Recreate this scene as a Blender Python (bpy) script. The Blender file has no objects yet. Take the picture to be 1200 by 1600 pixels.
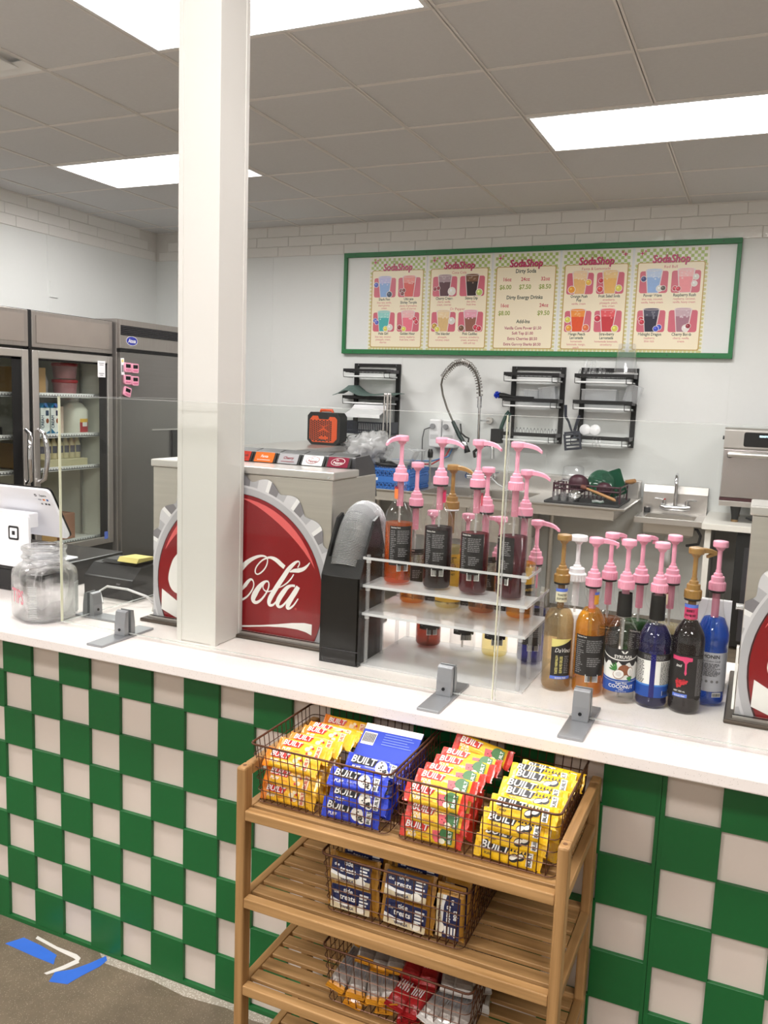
import bpy, math, random
from mathutils import Vector, Matrix
rnd = random.Random(7)
SC = bpy.context.scene
COL = SC.collection
PI = math.pi
R = math.radians

# ------------------------------------------------------------------ camera, world, exposure
def make_camera():
    yaw, pit, rol = R(23.94875), R(7.66804), R(2.104889)
    fwd = Vector((-math.sin(yaw), math.cos(yaw), 0)); right = Vector((math.cos(yaw), math.sin(yaw), 0)); up = Vector((0, 0, 1))
    w = fwd*math.cos(pit) - up*math.sin(pit); u = up*math.cos(pit) + fwd*math.sin(pit)
    r2 = right*math.cos(rol) + u*math.sin(rol); u2 = u*math.cos(rol) - right*math.sin(rol)
    cd = bpy.data.cameras.new('camera'); co = bpy.data.objects.new('camera', cd); COL.objects.link(co)
    m = Matrix((r2, u2, -w)).transposed().to_4x4(); m.translation = (0, 0, 1.5)
    co.matrix_world = m
    cd.sensor_width = 36; cd.sensor_fit = 'AUTO'; cd.lens = 1319.27/1600*36
    cd.clip_start = 0.02; cd.clip_end = 100
    SC.camera = co
make_camera()
W = bpy.data.worlds.new('world'); SC.world = W; W.use_nodes = True
W.node_tree.nodes['Background'].inputs[0].default_value = (0.9, 0.95, 1, 1)
W.node_tree.nodes['Background'].inputs[1].default_value = 0.3
SC.view_settings.view_transform = 'Standard'; SC.view_settings.look = 'None'
SC.view_settings.exposure = EXPOSURE = 1.6
SC.view_settings.gamma = 1.0; SC.view_settings.use_curve_mapping = False
LIGHT = 11.0            # strength of the ceiling lamps' lenses
cy = SC.cycles
cy.max_bounces = 10; cy.diffuse_bounces = 5; cy.glossy_bounces = 5; cy.transmission_bounces = 8
cy.transparent_max_bounces = 40; cy.caustics_reflective = False; cy.caustics_refractive = False
cy.sample_clamp_indirect = 6.0
cy.use_denoising = True

# ------------------------------------------------------------------ materials
def C(r, g, b):
    f = lambda c: (c/255/12.92) if c <= 10 else ((c/255+0.055)/1.055)**2.4
    return (f(r), f(g), f(b), 1)
MATS = {}
def M(name, col=(200, 200, 200), rough=.5, metal=0.0, noise=0.0, scale=20, bump=0.0, spec=.5, emit=0, coat=0.0, stretch=None):
    """principled material with procedural colour variation (noise) and relief (bump)"""
    if name in MATS: return MATS[name]
    m = bpy.data.materials.new(name); m.use_nodes = True; nt = m.node_tree; b = nt.nodes['Principled BSDF']
    c = C(*col); b.inputs['Base Color'].default_value = c; b.inputs['Roughness'].default_value = rough
    b.inputs['Metallic'].default_value = metal; b.inputs['Specular IOR Level'].default_value = spec
    b.inputs['Coat Weight'].default_value = coat
    if emit: b.inputs['Emission Color'].default_value = c; b.inputs['Emission Strength'].default_value = emit
    if noise or bump:
        tc = nt.nodes.new('ShaderNodeTexCoord'); mp = nt.nodes.new('ShaderNodeMapping'); nz = nt.nodes.new('ShaderNodeTexNoise')
        if stretch: mp.inputs['Scale'].default_value = stretch
        nz.inputs['Scale'].default_value = scale; nz.inputs['Detail'].default_value = 4
        nt.links.new(tc.outputs['Object'], mp.inputs[0]); nt.links.new(mp.outputs[0], nz.inputs['Vector'])
        if noise:
            mr = nt.nodes.new('ShaderNodeMix'); mr.data_type = 'RGBA'
            mr.inputs['A'].default_value = tuple(x*(1-noise) for x in c[:3])+(1,); mr.inputs['B'].default_value = tuple(min(1, x*(1+noise)) for x in c[:3])+(1,)
            nt.links.new(nz.outputs['Fac'], mr.inputs['Factor']); nt.links.new(mr.outputs['Result'], b.inputs['Base Color'])
        if bump:
            bp = nt.nodes.new('ShaderNodeBump'); bp.inputs['Strength'].default_value = bump; bp.inputs['Distance'].default_value = .01
            nt.links.new(nz.outputs['Fac'], bp.inputs['Height']); nt.links.new(bp.outputs[0], b.inputs['Normal'])
    MATS[name] = m
    return m
def clear(name, tint=(245, 245, 245), spec=1.0, rough=.03, milk=0.0, milkcol=(240, 240, 240)):
    """thin clear plastic or glass: tinted see-through, fresnel gloss on the outward side, optional milkiness"""
    if name in MATS: return MATS[name]
    m = bpy.data.materials.new(name); m.use_nodes = True; nt = m.node_tree; N = nt.nodes; N.clear()
    out = N.new('ShaderNodeOutputMaterial'); tr = N.new('ShaderNodeBsdfTransparent'); gl = N.new('ShaderNodeBsdfGlossy')
    tr.inputs[0].default_value = C(*tint); gl.inputs['Roughness'].default_value = rough
    fr = N.new('ShaderNodeFresnel'); fr.inputs[0].default_value = 1.5; ge = N.new('ShaderNodeNewGeometry')
    a = N.new('ShaderNodeMath'); a.operation = 'SUBTRACT'; a.inputs[0].default_value = 1
    b = N.new('ShaderNodeMath'); b.operation = 'MULTIPLY'; c = N.new('ShaderNodeMath'); c.operation = 'MULTIPLY'; c.inputs[1].default_value = spec
    L = nt.links
    L.new(ge.outputs['Backfacing'], a.inputs[1]); L.new(a.outputs[0], b.inputs[0]); L.new(fr.outputs[0], b.inputs[1]); L.new(b.outputs[0], c.inputs[0])
    src = tr
    if milk:
        df = N.new('ShaderNodeBsdfDiffuse'); df.inputs[0].default_value = C(*milkcol); mm = N.new('ShaderNodeMixShader'); mm.inputs[0].default_value = milk
        L.new(tr.outputs[0], mm.inputs[1]); L.new(df.outputs[0], mm.inputs[2]); src = mm
    mx = N.new('ShaderNodeMixShader'); L.new(c.outputs[0], mx.inputs[0]); L.new(src.outputs[0], mx.inputs[1]); L.new(gl.outputs[0], mx.inputs[2])
    L.new(mx.outputs[0], out.inputs[0])
    MATS[name] = m
    return m
def speckle(name, base, dots, rough, scale, thr, bump=0, patch=0.0):
    """stone-like base with small dots of another colour"""
    m = bpy.data.materials.new(name); m.use_nodes = True; nt = m.node_tree; N = nt.nodes; L = nt.links; b = N['Principled BSDF']
    tc = N.new('ShaderNodeTexCoord'); v = N.new('ShaderNodeTexVoronoi'); v.inputs['Scale'].default_value = scale
    cr = N.new('ShaderNodeValToRGB'); cr.color_ramp.elements[0].position = thr; cr.color_ramp.elements[1].position = thr+.12
    cr.color_ramp.elements[0].color = C(*dots); cr.color_ramp.elements[1].color = C(*base)
    L.new(tc.outputs['Object'], v.inputs['Vector']); L.new(v.outputs['Distance'], cr.inputs[0])
    last = cr.outputs[0]
    if patch:
        n2 = N.new('ShaderNodeTexNoise'); n2.inputs['Scale'].default_value = 3.0; n2.inputs['Detail'].default_value = 8; n2.inputs['Roughness'].default_value = .7
        L.new(tc.outputs['Object'], n2.inputs['Vector'])
        mr = N.new('ShaderNodeMapRange'); mr.inputs[1].default_value = .3; mr.inputs[2].default_value = .7; mr.inputs[3].default_value = 1-patch; mr.inputs[4].default_value = 1+patch
        L.new(n2.outputs['Fac'], mr.inputs[0])
        mx = N.new('ShaderNodeMix'); mx.data_type = 'RGBA'; mx.blend_type = 'MULTIPLY'; mx.inputs['Factor'].default_value = 1
        L.new(last, mx.inputs['A']); L.new(mr.outputs[0], mx.inputs['B']); last = mx.outputs['Result']
    L.new(last, b.inputs['Base Color']); b.inputs['Roughness'].default_value = rough
    if bump:
        bp = N.new('ShaderNodeBump'); bp.inputs['Strength'].default_value = bump; bp.inputs['Distance'].default_value = .002
        n3 = N.new('ShaderNodeTexNoise'); n3.inputs['Scale'].default_value = 60; L.new(tc.outputs['Object'], n3.inputs['Vector'])
        L.new(n3.outputs['Fac'], bp.inputs['Height']); L.new(bp.outputs[0], b.inputs['Normal'])
    MATS[name] = m
    return m
def wood(name, c1, c2, axis):
    m = bpy.data.materials.new(name); m.use_nodes = True; nt = m.node_tree; N = nt.nodes; L = nt.links; b = N['Principled BSDF']
    tc = N.new('ShaderNodeTexCoord'); mp = N.new('ShaderNodeMapping'); s = [60, 60, 60]; s[axis] = 3; mp.inputs['Scale'].default_value = s
    nz = N.new('ShaderNodeTexNoise'); nz.inputs['Scale'].default_value = 1.2; nz.inputs['Detail'].default_value = 5
    cr = N.new('ShaderNodeValToRGB'); cr.color_ramp.elements[0].position = .3; cr.color_ramp.elements[1].position = .7
    cr.color_ramp.elements[0].color = C(*c1); cr.color_ramp.elements[1].color = C(*c2)
    L.new(tc.outputs['Object'], mp.inputs[0]); L.new(mp.outputs[0], nz.inputs['Vector']); L.new(nz.outputs['Fac'], cr.inputs[0]); L.new(cr.outputs[0], b.inputs['Base Color'])
    b.inputs['Roughness'].default_value = .55
    MATS[name] = m
    return m
white_wall = M('wall_panel_white', (232, 234, 232), .35, bump=.015, scale=40, noise=.01)
tile_white = M('subway_tile_white', (240, 238, 234), .07, bump=.30, scale=16, noise=.02)
grout = M('grout', (222, 219, 214), .8, noise=.05)
ceil_mat = M('ceiling_tile_grey', (219, 219, 219), .9, noise=.04, scale=60, bump=.05)
tee_mat = M('ceiling_tee', (236, 232, 228), .6, noise=.02)
green = M('green_paint', (18, 99, 47), .38, noise=.05, scale=6)
offwhite = M('recess_white', (222, 208, 198), .55, noise=.03, scale=8)
quartz = speckle('quartz_white', (240, 232, 228), (205, 196, 190), .16, 220, .10)
concrete = speckle('concrete_floor', (116, 103, 86), (160, 147, 128), .45, 200, .15, bump=.4, patch=.42)
steel = M('brushed_steel', (208, 202, 194), .32, .9, noise=.12, scale=4, stretch=(1, 1, 30))
steel_dark = M('fridge_steel', (164, 158, 153), .36, .75, noise=.10, scale=5, stretch=(1, 12, 1))
steel_h = M('steel_sheet', (214, 210, 206), .3, .85, noise=.08, scale=6)
chrome = M('chrome', (225, 225, 228), .08, 1.0, noise=.02)
black = M('black_plastic', (7, 7, 9), .25, noise=.1)
black_m = M('black_matte', (9, 9, 10), .5, noise=.1)
dgrey = M('charcoal_plastic', (52, 50, 55), .4, noise=.06)
white_p = M('white_plastic', (236, 236, 238), .3, noise=.01)
pink = M('pink_plastic', (238, 164, 188), .35, noise=.02)
tan = M('tan_plastic', (156, 118, 62), .35, noise=.04)
alu = M('silver_aluminium', (150, 152, 155), .35, .55, noise=.03)
frame_green = M('frame_green', (34, 118, 66), .4, noise=.04)
col_white = M('column_white', (212, 209, 204), .3, noise=.015, scale=5)
acrylic = clear('acrylic_sheet', (252, 253, 252), .7)
acr_edge = M('acrylic_edge', (226, 226, 200), .3, noise=.03)
acr_shelf = clear('acrylic_shelf', (252, 252, 253), .9, .05, milk=.42)
acr_post = clear('acrylic_post', (250, 250, 251), 1.0, .05, milk=.15)
glass = clear('jar_glass', (249, 250, 250), 1.3, .02, milk=.06)
pet = clear('bottle_plastic', (252, 252, 252), 1.3, .03, milk=.01)
film = clear('clear_film', (250, 250, 252), 1.5, .12, milk=.34)
cupclear = clear('clear_cup_plastic', (249, 250, 251), 1.2, .08, milk=.10)
doorglass = clear('fridge_door_glass', (248, 250, 248), .8, .02)
bamboo_x = wood('bamboo_x', (146, 108, 62), (188, 146, 96), 0)
bamboo_y = wood('bamboo_y', (142, 104, 60), (184, 142, 92), 1)
bamboo_z = wood('bamboo_z', (142, 104, 60), (184, 142, 92), 2)
wire_m = M('copper_wire', (92, 58, 40), .35, .5, noise=.05)
ink_w = M('ink_white', (235, 232, 228), .45, noise=.01)
ink_k = M('ink_black', (22, 20, 22), .45, noise=.02)
ink_g = M('ink_grey', (128, 126, 128), .5, noise=.02)

def real_glass(name, share=.6):
    """solid glass: refraction mixed with plain see-through so that some light passes on"""
    m = bpy.data.materials.new(name); m.use_nodes = True; N = m.node_tree.nodes; L = m.node_tree.links; N.clear()
    o = N.new('ShaderNodeOutputMaterial'); g = N.new('ShaderNodeBsdfGlass'); t = N.new('ShaderNodeBsdfTransparent'); x = N.new('ShaderNodeMixShader')
    g.inputs['IOR'].default_value = 1.46; g.inputs['Roughness'].default_value = 0.0; x.inputs[0].default_value = share; t.inputs[0].default_value = C(250, 251, 251)
    L.new(t.outputs[0], x.inputs[1]); L.new(g.outputs[0], x.inputs[2]); L.new(x.outputs[0], o.inputs[0]); MATS[name] = m
    return m
# ------------------------------------------------------------------ glyphs (flat lettering)
GL = {}
def make_glyphs():
    chars = [chr(c) for c in range(33, 127)]
    tmp = []
    for style, off in (('r', 0.0), ('b', 0.022)):
        for ch in chars:
            for body in (ch, '|'+ch+'|'):
                cu = bpy.data.curves.new('glyph', 'FONT'); cu.body = body; cu.size = 1; cu.offset = 0.0 if ch in 'MWmw' else off; cu.resolution_u = 2; cu.fill_mode = 'BOTH'
                o = bpy.data.objects.new('glyph', cu); COL.objects.link(o); tmp.append((style, ch, body, o))
    cu = bpy.data.curves.new('glyph', 'FONT'); cu.body = '||'; cu.size = 1; ob = bpy.data.objects.new('glyph', cu); COL.objects.link(ob); tmp.append(('r', '', '||', ob))
    bpy.context.view_layer.update(); dg = bpy.context.evaluated_depsgraph_get()
    wid = {}; bar = 0
    for style, ch, body, o in tmp:
        me = o.evaluated_get(dg).to_mesh()
        vs = [(v.co.x, v.co.y) for v in me.vertices]
        if body == '||': bar = max(x for x, y in vs)
        elif len(body) == 3: wid[style, ch] = max(x for x, y in vs)
        else: GL[style, ch] = [vs, [tuple(p.vertices) for p in me.polygons], 0]
        o.evaluated_get(dg).to_mesh_clear()
    for k in GL: GL[k][2] = max(.1, wid[k]-bar+(0.0 if k[0] == 'r' else -.022))
    for style, ch, body, o in tmp:
        cu = o.data; bpy.data.objects.remove(o); bpy.data.curves.remove(cu)
    GL['r', ' '] = [[], [], .28]; GL['b', ' '] = [[], [], .28]
make_glyphs()

# ------------------------------------------------------------------ mesh builder
I4 = Matrix.Identity(4)
class MB:
    def __init__(s): s.v = []; s.f = []; s.m = []; s.sm = []; s.mats = []; s.T = I4.copy()
    def add(s, vs, fs, mat, smooth=False, T=None):
        o = len(s.v); T = s.T @ T if T is not None else s.T
        if mat not in s.mats: s.mats.append(mat)
        k = s.mats.index(mat)
        s.v += [T @ Vector(v) for v in vs]; s.f += [tuple(i+o for i in f) for f in fs]; s.m += [k]*len(fs); s.sm += [smooth]*len(fs)
        return s
    def box(s, x0, x1, y0, y1, z0, z1, mat, T=None):
        vs = [(x, y, z) for z in (z0, z1) for y in (y0, y1) for x in (x0, x1)]
        return s.add(vs, [(0, 2, 3, 1), (4, 5, 7, 6), (0, 1, 5, 4), (2, 6, 7, 3), (0, 4, 6, 2), (1, 3, 7, 5)], mat, False, T)
    def prism(s, poly, axis, a, b, mat, T=None, smooth=False):
        """2-D polygon swept along an axis; poly gives the other two coordinates in order"""
        def p(q, t): return {0: (t, q[0], q[1]), 1: (q[0], t, q[1]), 2: (q[0], q[1], t)}[axis]
        n = len(poly); vs = [p(q, a) for q in poly]+[p(q, b) for q in poly]
        fs = [(i, (i+1) % n, (i+1) % n+n, i+n) for i in range(n)]
        s.add(vs, fs, mat, smooth, T); s.add(vs, [tuple(range(n))[::-1], tuple(range(n, 2*n))], mat, False, T); return s
    def tube(s, path, r, mat, n=6, caps=True, T=None, closed=False):
        P = [Vector(p) for p in path]; k = len(P); rs = r if isinstance(r, (list, tuple)) else [r]*k
        vs = []; fs = []; up = None
        for i in range(k):
            d = (P[(i+1) % k]-P[i-1]) if closed else (P[min(i+1, k-1)]-P[max(i-1, 0)])
            d = d.normalized() if d.length > 1e-9 else Vector((0, 0, 1))
            if up is None: up = Vector((0, 0, 1)) if abs(d.z) < .9 else Vector((1, 0, 0))
            a = (up-d*up.dot(d)); a = a.normalized() if a.length > 1e-6 else d.orthogonal().normalized()
            b = d.cross(a); up = a
            vs += [P[i]+(a*math.cos(t)+b*math.sin(t))*rs[i] for t in (2*PI*j/n for j in range(n))]
        for i in range(k if closed else k-1):
            i2 = (i+1) % k
            fs += [(i*n+j, i*n+(j+1) % n, i2*n+(j+1) % n, i2*n+j) for j in range(n)]
        s.add(vs, fs, mat, n > 4, T)
        if caps and not closed: s.add(vs, [tuple(range(n))[::-1], tuple(range((k-1)*n, k*n))], mat, False, T)
        return s
    def lathe(s, prof, mat, n=20, c=(0, 0, 0), T=None, smooth=True, ang=(0, 2*PI), sq=0, phase=0, hard=False):
        """profile of (radius, z); sq>0 squares the plan"""
        if hard:
            for i in range(len(prof)-1):
                s.capb, s.capt = i == 0, i == len(prof)-2
                s.lathe(prof[i:i+2], mat, n, c, T, smooth, ang, sq, phase)
            s.capb = s.capt = True
            return s
        full = abs(ang[1]-ang[0]-2*PI) < 1e-6; m = n if full else n+1; vs = []; fs = []
        for r, z in prof:
            for j in range(m):
                t = ang[0]+(ang[1]-ang[0])*j/n
                k = 1.0
                if sq: ct, st = abs(math.cos(t)), abs(math.sin(t)); k = (ct**sq+st**sq)**(-1/sq)
                vs.append((c[0]+r*k*math.cos(t+phase), c[1]+r*k*math.sin(t+phase), c[2]+z))
        for i in range(len(prof)-1):
            for j in range(n):
                j2 = (j+1) % m
                fs.append((i*m+j, i*m+j2, (i+1)*m+j2, (i+1)*m+j))
        s.add(vs, fs, mat, smooth, T)
        if full:
            if prof[0][0] > 1e-5 and s.capb: s.add(vs, [tuple(range(n))[::-1]], mat, False, T)
            if prof[-1][0] > 1e-5 and s.capt: s.add(vs, [tuple(range((len(prof)-1)*m, (len(prof)-1)*m+n))], mat, False, T)
        return s
    capb = True; capt = True
    def open_lathe(s, *a, **k):
        s.capb = s.capt = False; s.lathe(*a, **k); s.capb = s.capt = True; return s
    def cyl(s, p0, p1, r, mat, n=12, T=None):
        return s.tube([p0, p1], r, mat, n, True, T)
    def ngon(s, pts, mat, T=None):
        return s.add([(p[0], p[1], 0) for p in pts], [tuple(range(len(pts)))], mat, False, T)
    def rrect(s, x0, x1, y0, y1, r, mat, T=None, z=0):
        return s.add([(p[0], p[1], z) for p in rr(x0, x1, y0, y1, r)], [tuple(range(20))], mat, False, T)
    def disc(s, x, y, rx, ry, mat, T=None, z=0, n=14, rot=0):
        c, q = math.cos(rot), math.sin(rot)
        return s.add([(x+rx*math.cos(t)*c-ry*math.sin(t)*q, y+rx*math.cos(t)*q+ry*math.sin(t)*c, z) for t in (2*PI*i/n for i in range(n))], [tuple(range(n))], mat, False, T)
    def text(s, st, size, x, y, mat, T=None, bold=False, align='C', shear=0.0, z=0.0, warp=None, sx=1.0, arc=0):
        k = 'b' if bold else 'r'; w = sum(GL[k, c][2] for c in st if (k, c) in GL)*size*sx
        px = x-(w/2 if align == 'C' else w if align == 'R' else 0)
        for c in st:
            if (k, c) not in GL: continue
            vs, fs, ad = GL[k, c]
            if vs:
                q = [(px+a*size*sx+shear*b*size, y+b*size, z) for a, b in vs]
                if warp: q = [warp(*p) for p in q]
                s.add(q, fs, mat, False, T)
            px += ad*size*sx
        return s
    def stroke(s, pts, mat, T=None, z=0, close=False):
        """flat ribbon of varying width along (x, y, w)"""
        P = [Vector((p[0], p[1])) for p in pts]
        Q = []; Wd = []
        k = len(P)                                   # Catmull-Rom smoothing
        for i in range(k-1):
            a, b, c, d = P[max(i-1, 0)], P[i], P[i+1], P[min(i+2, k-1)]
            for j in range(4):
                t = j/4
                Q.append(.5*((2*b)+(c-a)*t+(2*a-5*b+4*c-d)*t*t+(3*b-a-3*c+d)*t**3)); Wd.append(pts[i][2]*(1-t)+pts[i+1][2]*t)
        Q.append(P[-1]); Wd.append(pts[-1][2]); vs = []
        for i in range(len(Q)):
            d = Q[min(i+1, len(Q)-1)]-Q[max(i-1, 0)]; d = d.normalized() if d.length > 1e-9 else Vector((1, 0))
            nrm = Vector((-d.y, d.x))*Wd[i]/2
            a, b = Q[i]+nrm, Q[i]-nrm; zz = z+.0003*i/len(Q); vs += [(a.x, a.y, zz), (b.x, b.y, zz)]
        return s.add(vs, [(2*i, 2*i+1, 2*i+3, 2*i+2) for i in range(len(Q)-1)], mat, False, T)
    def build(s, name, parent=None, label=None, cat=None, group=None, kind=None, bev=0, seg=2, world=True, auto=True):
        me = bpy.data.meshes.new(name); off = Vector((0, 0, 0))
        if parent is not None:
            if world: off = wloc(parent)
        elif cat:
            xs = [v.x for v in s.v]; ys = [v.y for v in s.v]; zs = [v.z for v in s.v]
            off = Vector(((min(xs)+max(xs))/2, (min(ys)+max(ys))/2, min(zs)))
        me.from_pydata([tuple(v-off) for v in s.v], [], s.f)
        for m in s.mats: me.materials.append(m)
        me.polygons.foreach_set('material_index', s.m); me.polygons.foreach_set('use_smooth', s.sm)
        me.update()
        o = bpy.data.objects.new(name, me); COL.objects.link(o)
        if parent is not None: o.parent = parent
        else: o.location = off
        if label: o['label'] = label
        if cat: o['category'] = cat
        if group: o['group'] = group
        if kind: o['kind'] = kind
        if bev:
            b = o.modifiers.new('bevel', 'BEVEL'); b.width = bev; b.segments = seg; b.limit_method = 'ANGLE'; b.angle_limit = R(40)
        return o
def rr(x0, x1, y0, y1, r, k=4):
    pts = []
    for cx, cy_, a in ((x1-r, y1-r, 0), (x0+r, y1-r, 90), (x0+r, y0+r, 180), (x1-r, y0+r, 270)):
        pts += [(cx+r*math.cos(R(a+90*i/k)), cy_+r*math.sin(R(a+90*i/k))) for i in range(k+1)]
    return pts
def wloc(o):
    l = Vector((0, 0, 0))
    while o is not None: l = l+o.location; o = o.parent
    return l
def thing(name, label, cat, loc=(0, 0, 0), rotz=0, group=None):
    o = bpy.data.objects.new(name, None); COL.objects.link(o); o.location = loc; o.rotation_euler = (0, 0, rotz); o.empty_display_size = .05
    o['label'] = label; o['category'] = cat
    if group: o['group'] = group
    return o
def struct(mb, name, parent=None, **k):
    return mb.build(name, parent, kind=None if parent is not None else 'structure', **k)
def dup(root, loc, rot=(0, 0, 0), label=None, group=None):
    def cp(o, par):
        c = o.copy(); COL.objects.link(c); c.parent = par
        for ch in o.children: cp(ch, c)
        return c
    r = cp(root, None); r.location = loc; r.rotation_euler = rot
    if label: r['label'] = label
    if group: r['group'] = group
    return r
def clip_x(poly, lo, hi):
    for s, lim in ((1, lo), (-1, -hi)):
        out = []
        for i in range(len(poly)):
            a, b = poly[i-1], poly[i]; ia, ib = s*a[0] >= lim, s*b[0] >= lim
            if ia != ib: t = (s*lim-a[0])/(b[0]-a[0]); out.append((s*lim, a[1]+t*(b[1]-a[1])))
            if ib: out.append(b)
        poly = out
        if not poly: return []
    return poly
def wrap_poly(m, pts, warp, mat, step=.003):
    """flat polygon laid on a curved surface in narrow strips"""
    lo, hi = min(p[0] for p in pts), max(p[0] for p in pts); n = max(1, math.ceil((hi-lo)/step))
    for i in range(n):
        p = clip_x(list(pts), lo+(hi-lo)*i/n, lo+(hi-lo)*(i+1)/n)
        if len(p) > 2: m.add([warp(x, z, 0) for x, z in p], [tuple(range(len(p)))], mat)
def XZ(y): return Matrix(((1, 0, 0, 0), (0, 0, -1, y), (0, 1, 0, 0), (0, 0, 0, 1)))   # flat print facing -Y at depth y
def YZ(x): return Matrix(((0, 0, 1, x), (1, 0, 0, 0), (0, 1, 0, 0), (0, 0, 0, 1)))    # flat print facing +X; local x runs along +Y
def B(*a): return MB().box(*a)

# ================================================================== the setting
XL, XR, YF, YB, ZC = -5.12, 3.6, -4.4, 6.283, 2.878
struct(B(XL-.1, XR+.1, YF-.1, YB+.1, -.1, 0, concrete), 'floor')
wb = struct(B(XL-.1, XR+.1, YB, YB+.1, 0, ZC+.1, white_wall), 'wall_back')
wl = struct(B(XL-.1, XL, YF, YB, 0, ZC+.1, white_wall), 'wall_left')
struct(B(XR, XR+.1, YF, YB, 0, ZC+.1, white_wall), 'wall_right')
struct(B(XL-.1, XR+.1, YF-.1, YF, 0, ZC+.1, white_wall), 'wall_front')
for x in (-3.903, -2.689, -1.484, -.257):
    B(x-.012, x+.012, YB-.003, YB, 0, 2.642, white_wall).build('seam_strip', wb)
for y in (5.013, 3.79):
    B(XL, XL+.003, y-.012, y+.012, 0, 2.642, white_wall).build('seam_strip', wl)
B(XL, .62, YB-.004, YB, 2.642, ZC, grout).build('grout_bed', wb)
B(XL, XL+.004, 2.8, YB, 2.642, ZC, grout).build('grout_bed', wl)
def tile_mesh():
    return B(-.1535, .1535, -.004, .004, .0012, .0772, tile_white).build('tile', wb, bev=.0025, seg=1, world=False)
t0 = tile_mesh(); first = True
for row in range(3):
    z = 2.642+row*.0787; o = (.0, .10, .205)[row]
    for k in range(19):
        x = -4.93+o+.31*k-.0
        if x-.155 < XL: continue
        t = t0 if first else t0.copy()
        if not first: COL.objects.link(t); t.parent = wb
        first = False; t.location = (x, YB-.007, z)
    for k in range(11):
        y = 6.10-o-.31*k
        if y < 2.95: continue
        t = t0.copy(); COL.objects.link(t); t.parent = wl; t.location = (XL+.007, y, z); t.rotation_euler = (0, 0, PI/2)
# ceiling grid of 0.61 m: tiles are parts of the ceiling
ceil = struct(B(XL-.1, XR+.1, YF-.1, YB+.1, ZC+.16, ZC+.2, ceil_mat), 'ceiling')
G = .61; GX = -1.2016; GY = 4.196
fixtures = [(GX, GY), (GX-5*G, GY), (GX-2*G, GY-3*G), (GX+3*G, GY-3*G), (GX, GY-6*G), (GX-5*G, GY-6*G), (GX-2*G, GY-9*G), (GX+3*G, GY-9*G), (GX-5*G, GY-12*G), (GX, GY-12*G)]
vent_at = (GX-4*G, GY-3*G)
vent_cell = (-4, -3)
taken = {vent_cell}
for fx, fy in fixtures:
    i, j = round((fx-GX)/G), round((fy-GY)/G); taken |= {(i, j), (i+1, j)}
ct = None
xs = [GX+G*i for i in range(-7, 9)]; ys = [GY+G*j for j in range(-15, 5)]
tiles = []
for i in range(-7, 8):
    for j in range(-15, 4):
        if (i, j) in taken: continue
        x0, x1 = max(XL, GX+G*i), min(XR, GX+G*(i+1)); y0, y1 = max(YF, GY+G*j), min(YB, GY+G*(j+1))
        if x1-x0 < .03 or y1-y0 < .03: continue
        whole = abs(x1-x0-G) < .01 and abs(y1-y0-G) < .01
        if whole and ct is not None:
            t = ct.copy(); COL.objects.link(t); t.parent = ceil; t.location = ((x0+x1)/2, (y0+y1)/2, ZC)
        else:
            hx, hy = (x1-x0)/2-.008, (y1-y0)/2-.008
            t = B(-hx, hx, -hy, hy, .004, .018, ceil_mat).build('ceiling_tile', ceil, world=False); t.location = ((x0+x1)/2, (y0+y1)/2, ZC)
            if whole: ct = t
def runs(lo, hi, cuts):
    out = []; a = lo
    for c0, c1 in sorted(cuts):
        if c0 > a: out.append((a, min(c0, hi)))
        a = max(a, c1)
    if a < hi: out.append((a, hi))
    return [(p, q) for p, q in out if q-p > .02]
for i, x in enumerate(xs):
    if XL < x < XR:
        for p, q in runs(YF, YB, [(fy, fy+G) for fx, fy in fixtures if abs(fx+G-x) < .01]):
            B(x-.012, x+.012, p, q, ZC, ZC+.003, tee_mat).box(x-.0015, x+.0015, p, q, ZC, ZC+.03, tee_mat).build('tee_bar', ceil)
for y in ys:
    if YF < y < YB: B(XL, XR, y-.012, y+.012, ZC+.0005, ZC+.0035, tee_mat).box(XL, XR, y-.0015, y+.0015, ZC, ZC+.03, tee_mat).build('tee_bar', ceil)
B(XL, XR, YB-.022, YB, ZC-.003, ZC+.003, tee_mat).build('wall_angle', ceil)
B(XL, XL+.022, YF, YB, ZC-.003, ZC+.003, tee_mat).build('wall_angle', ceil)
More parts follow.
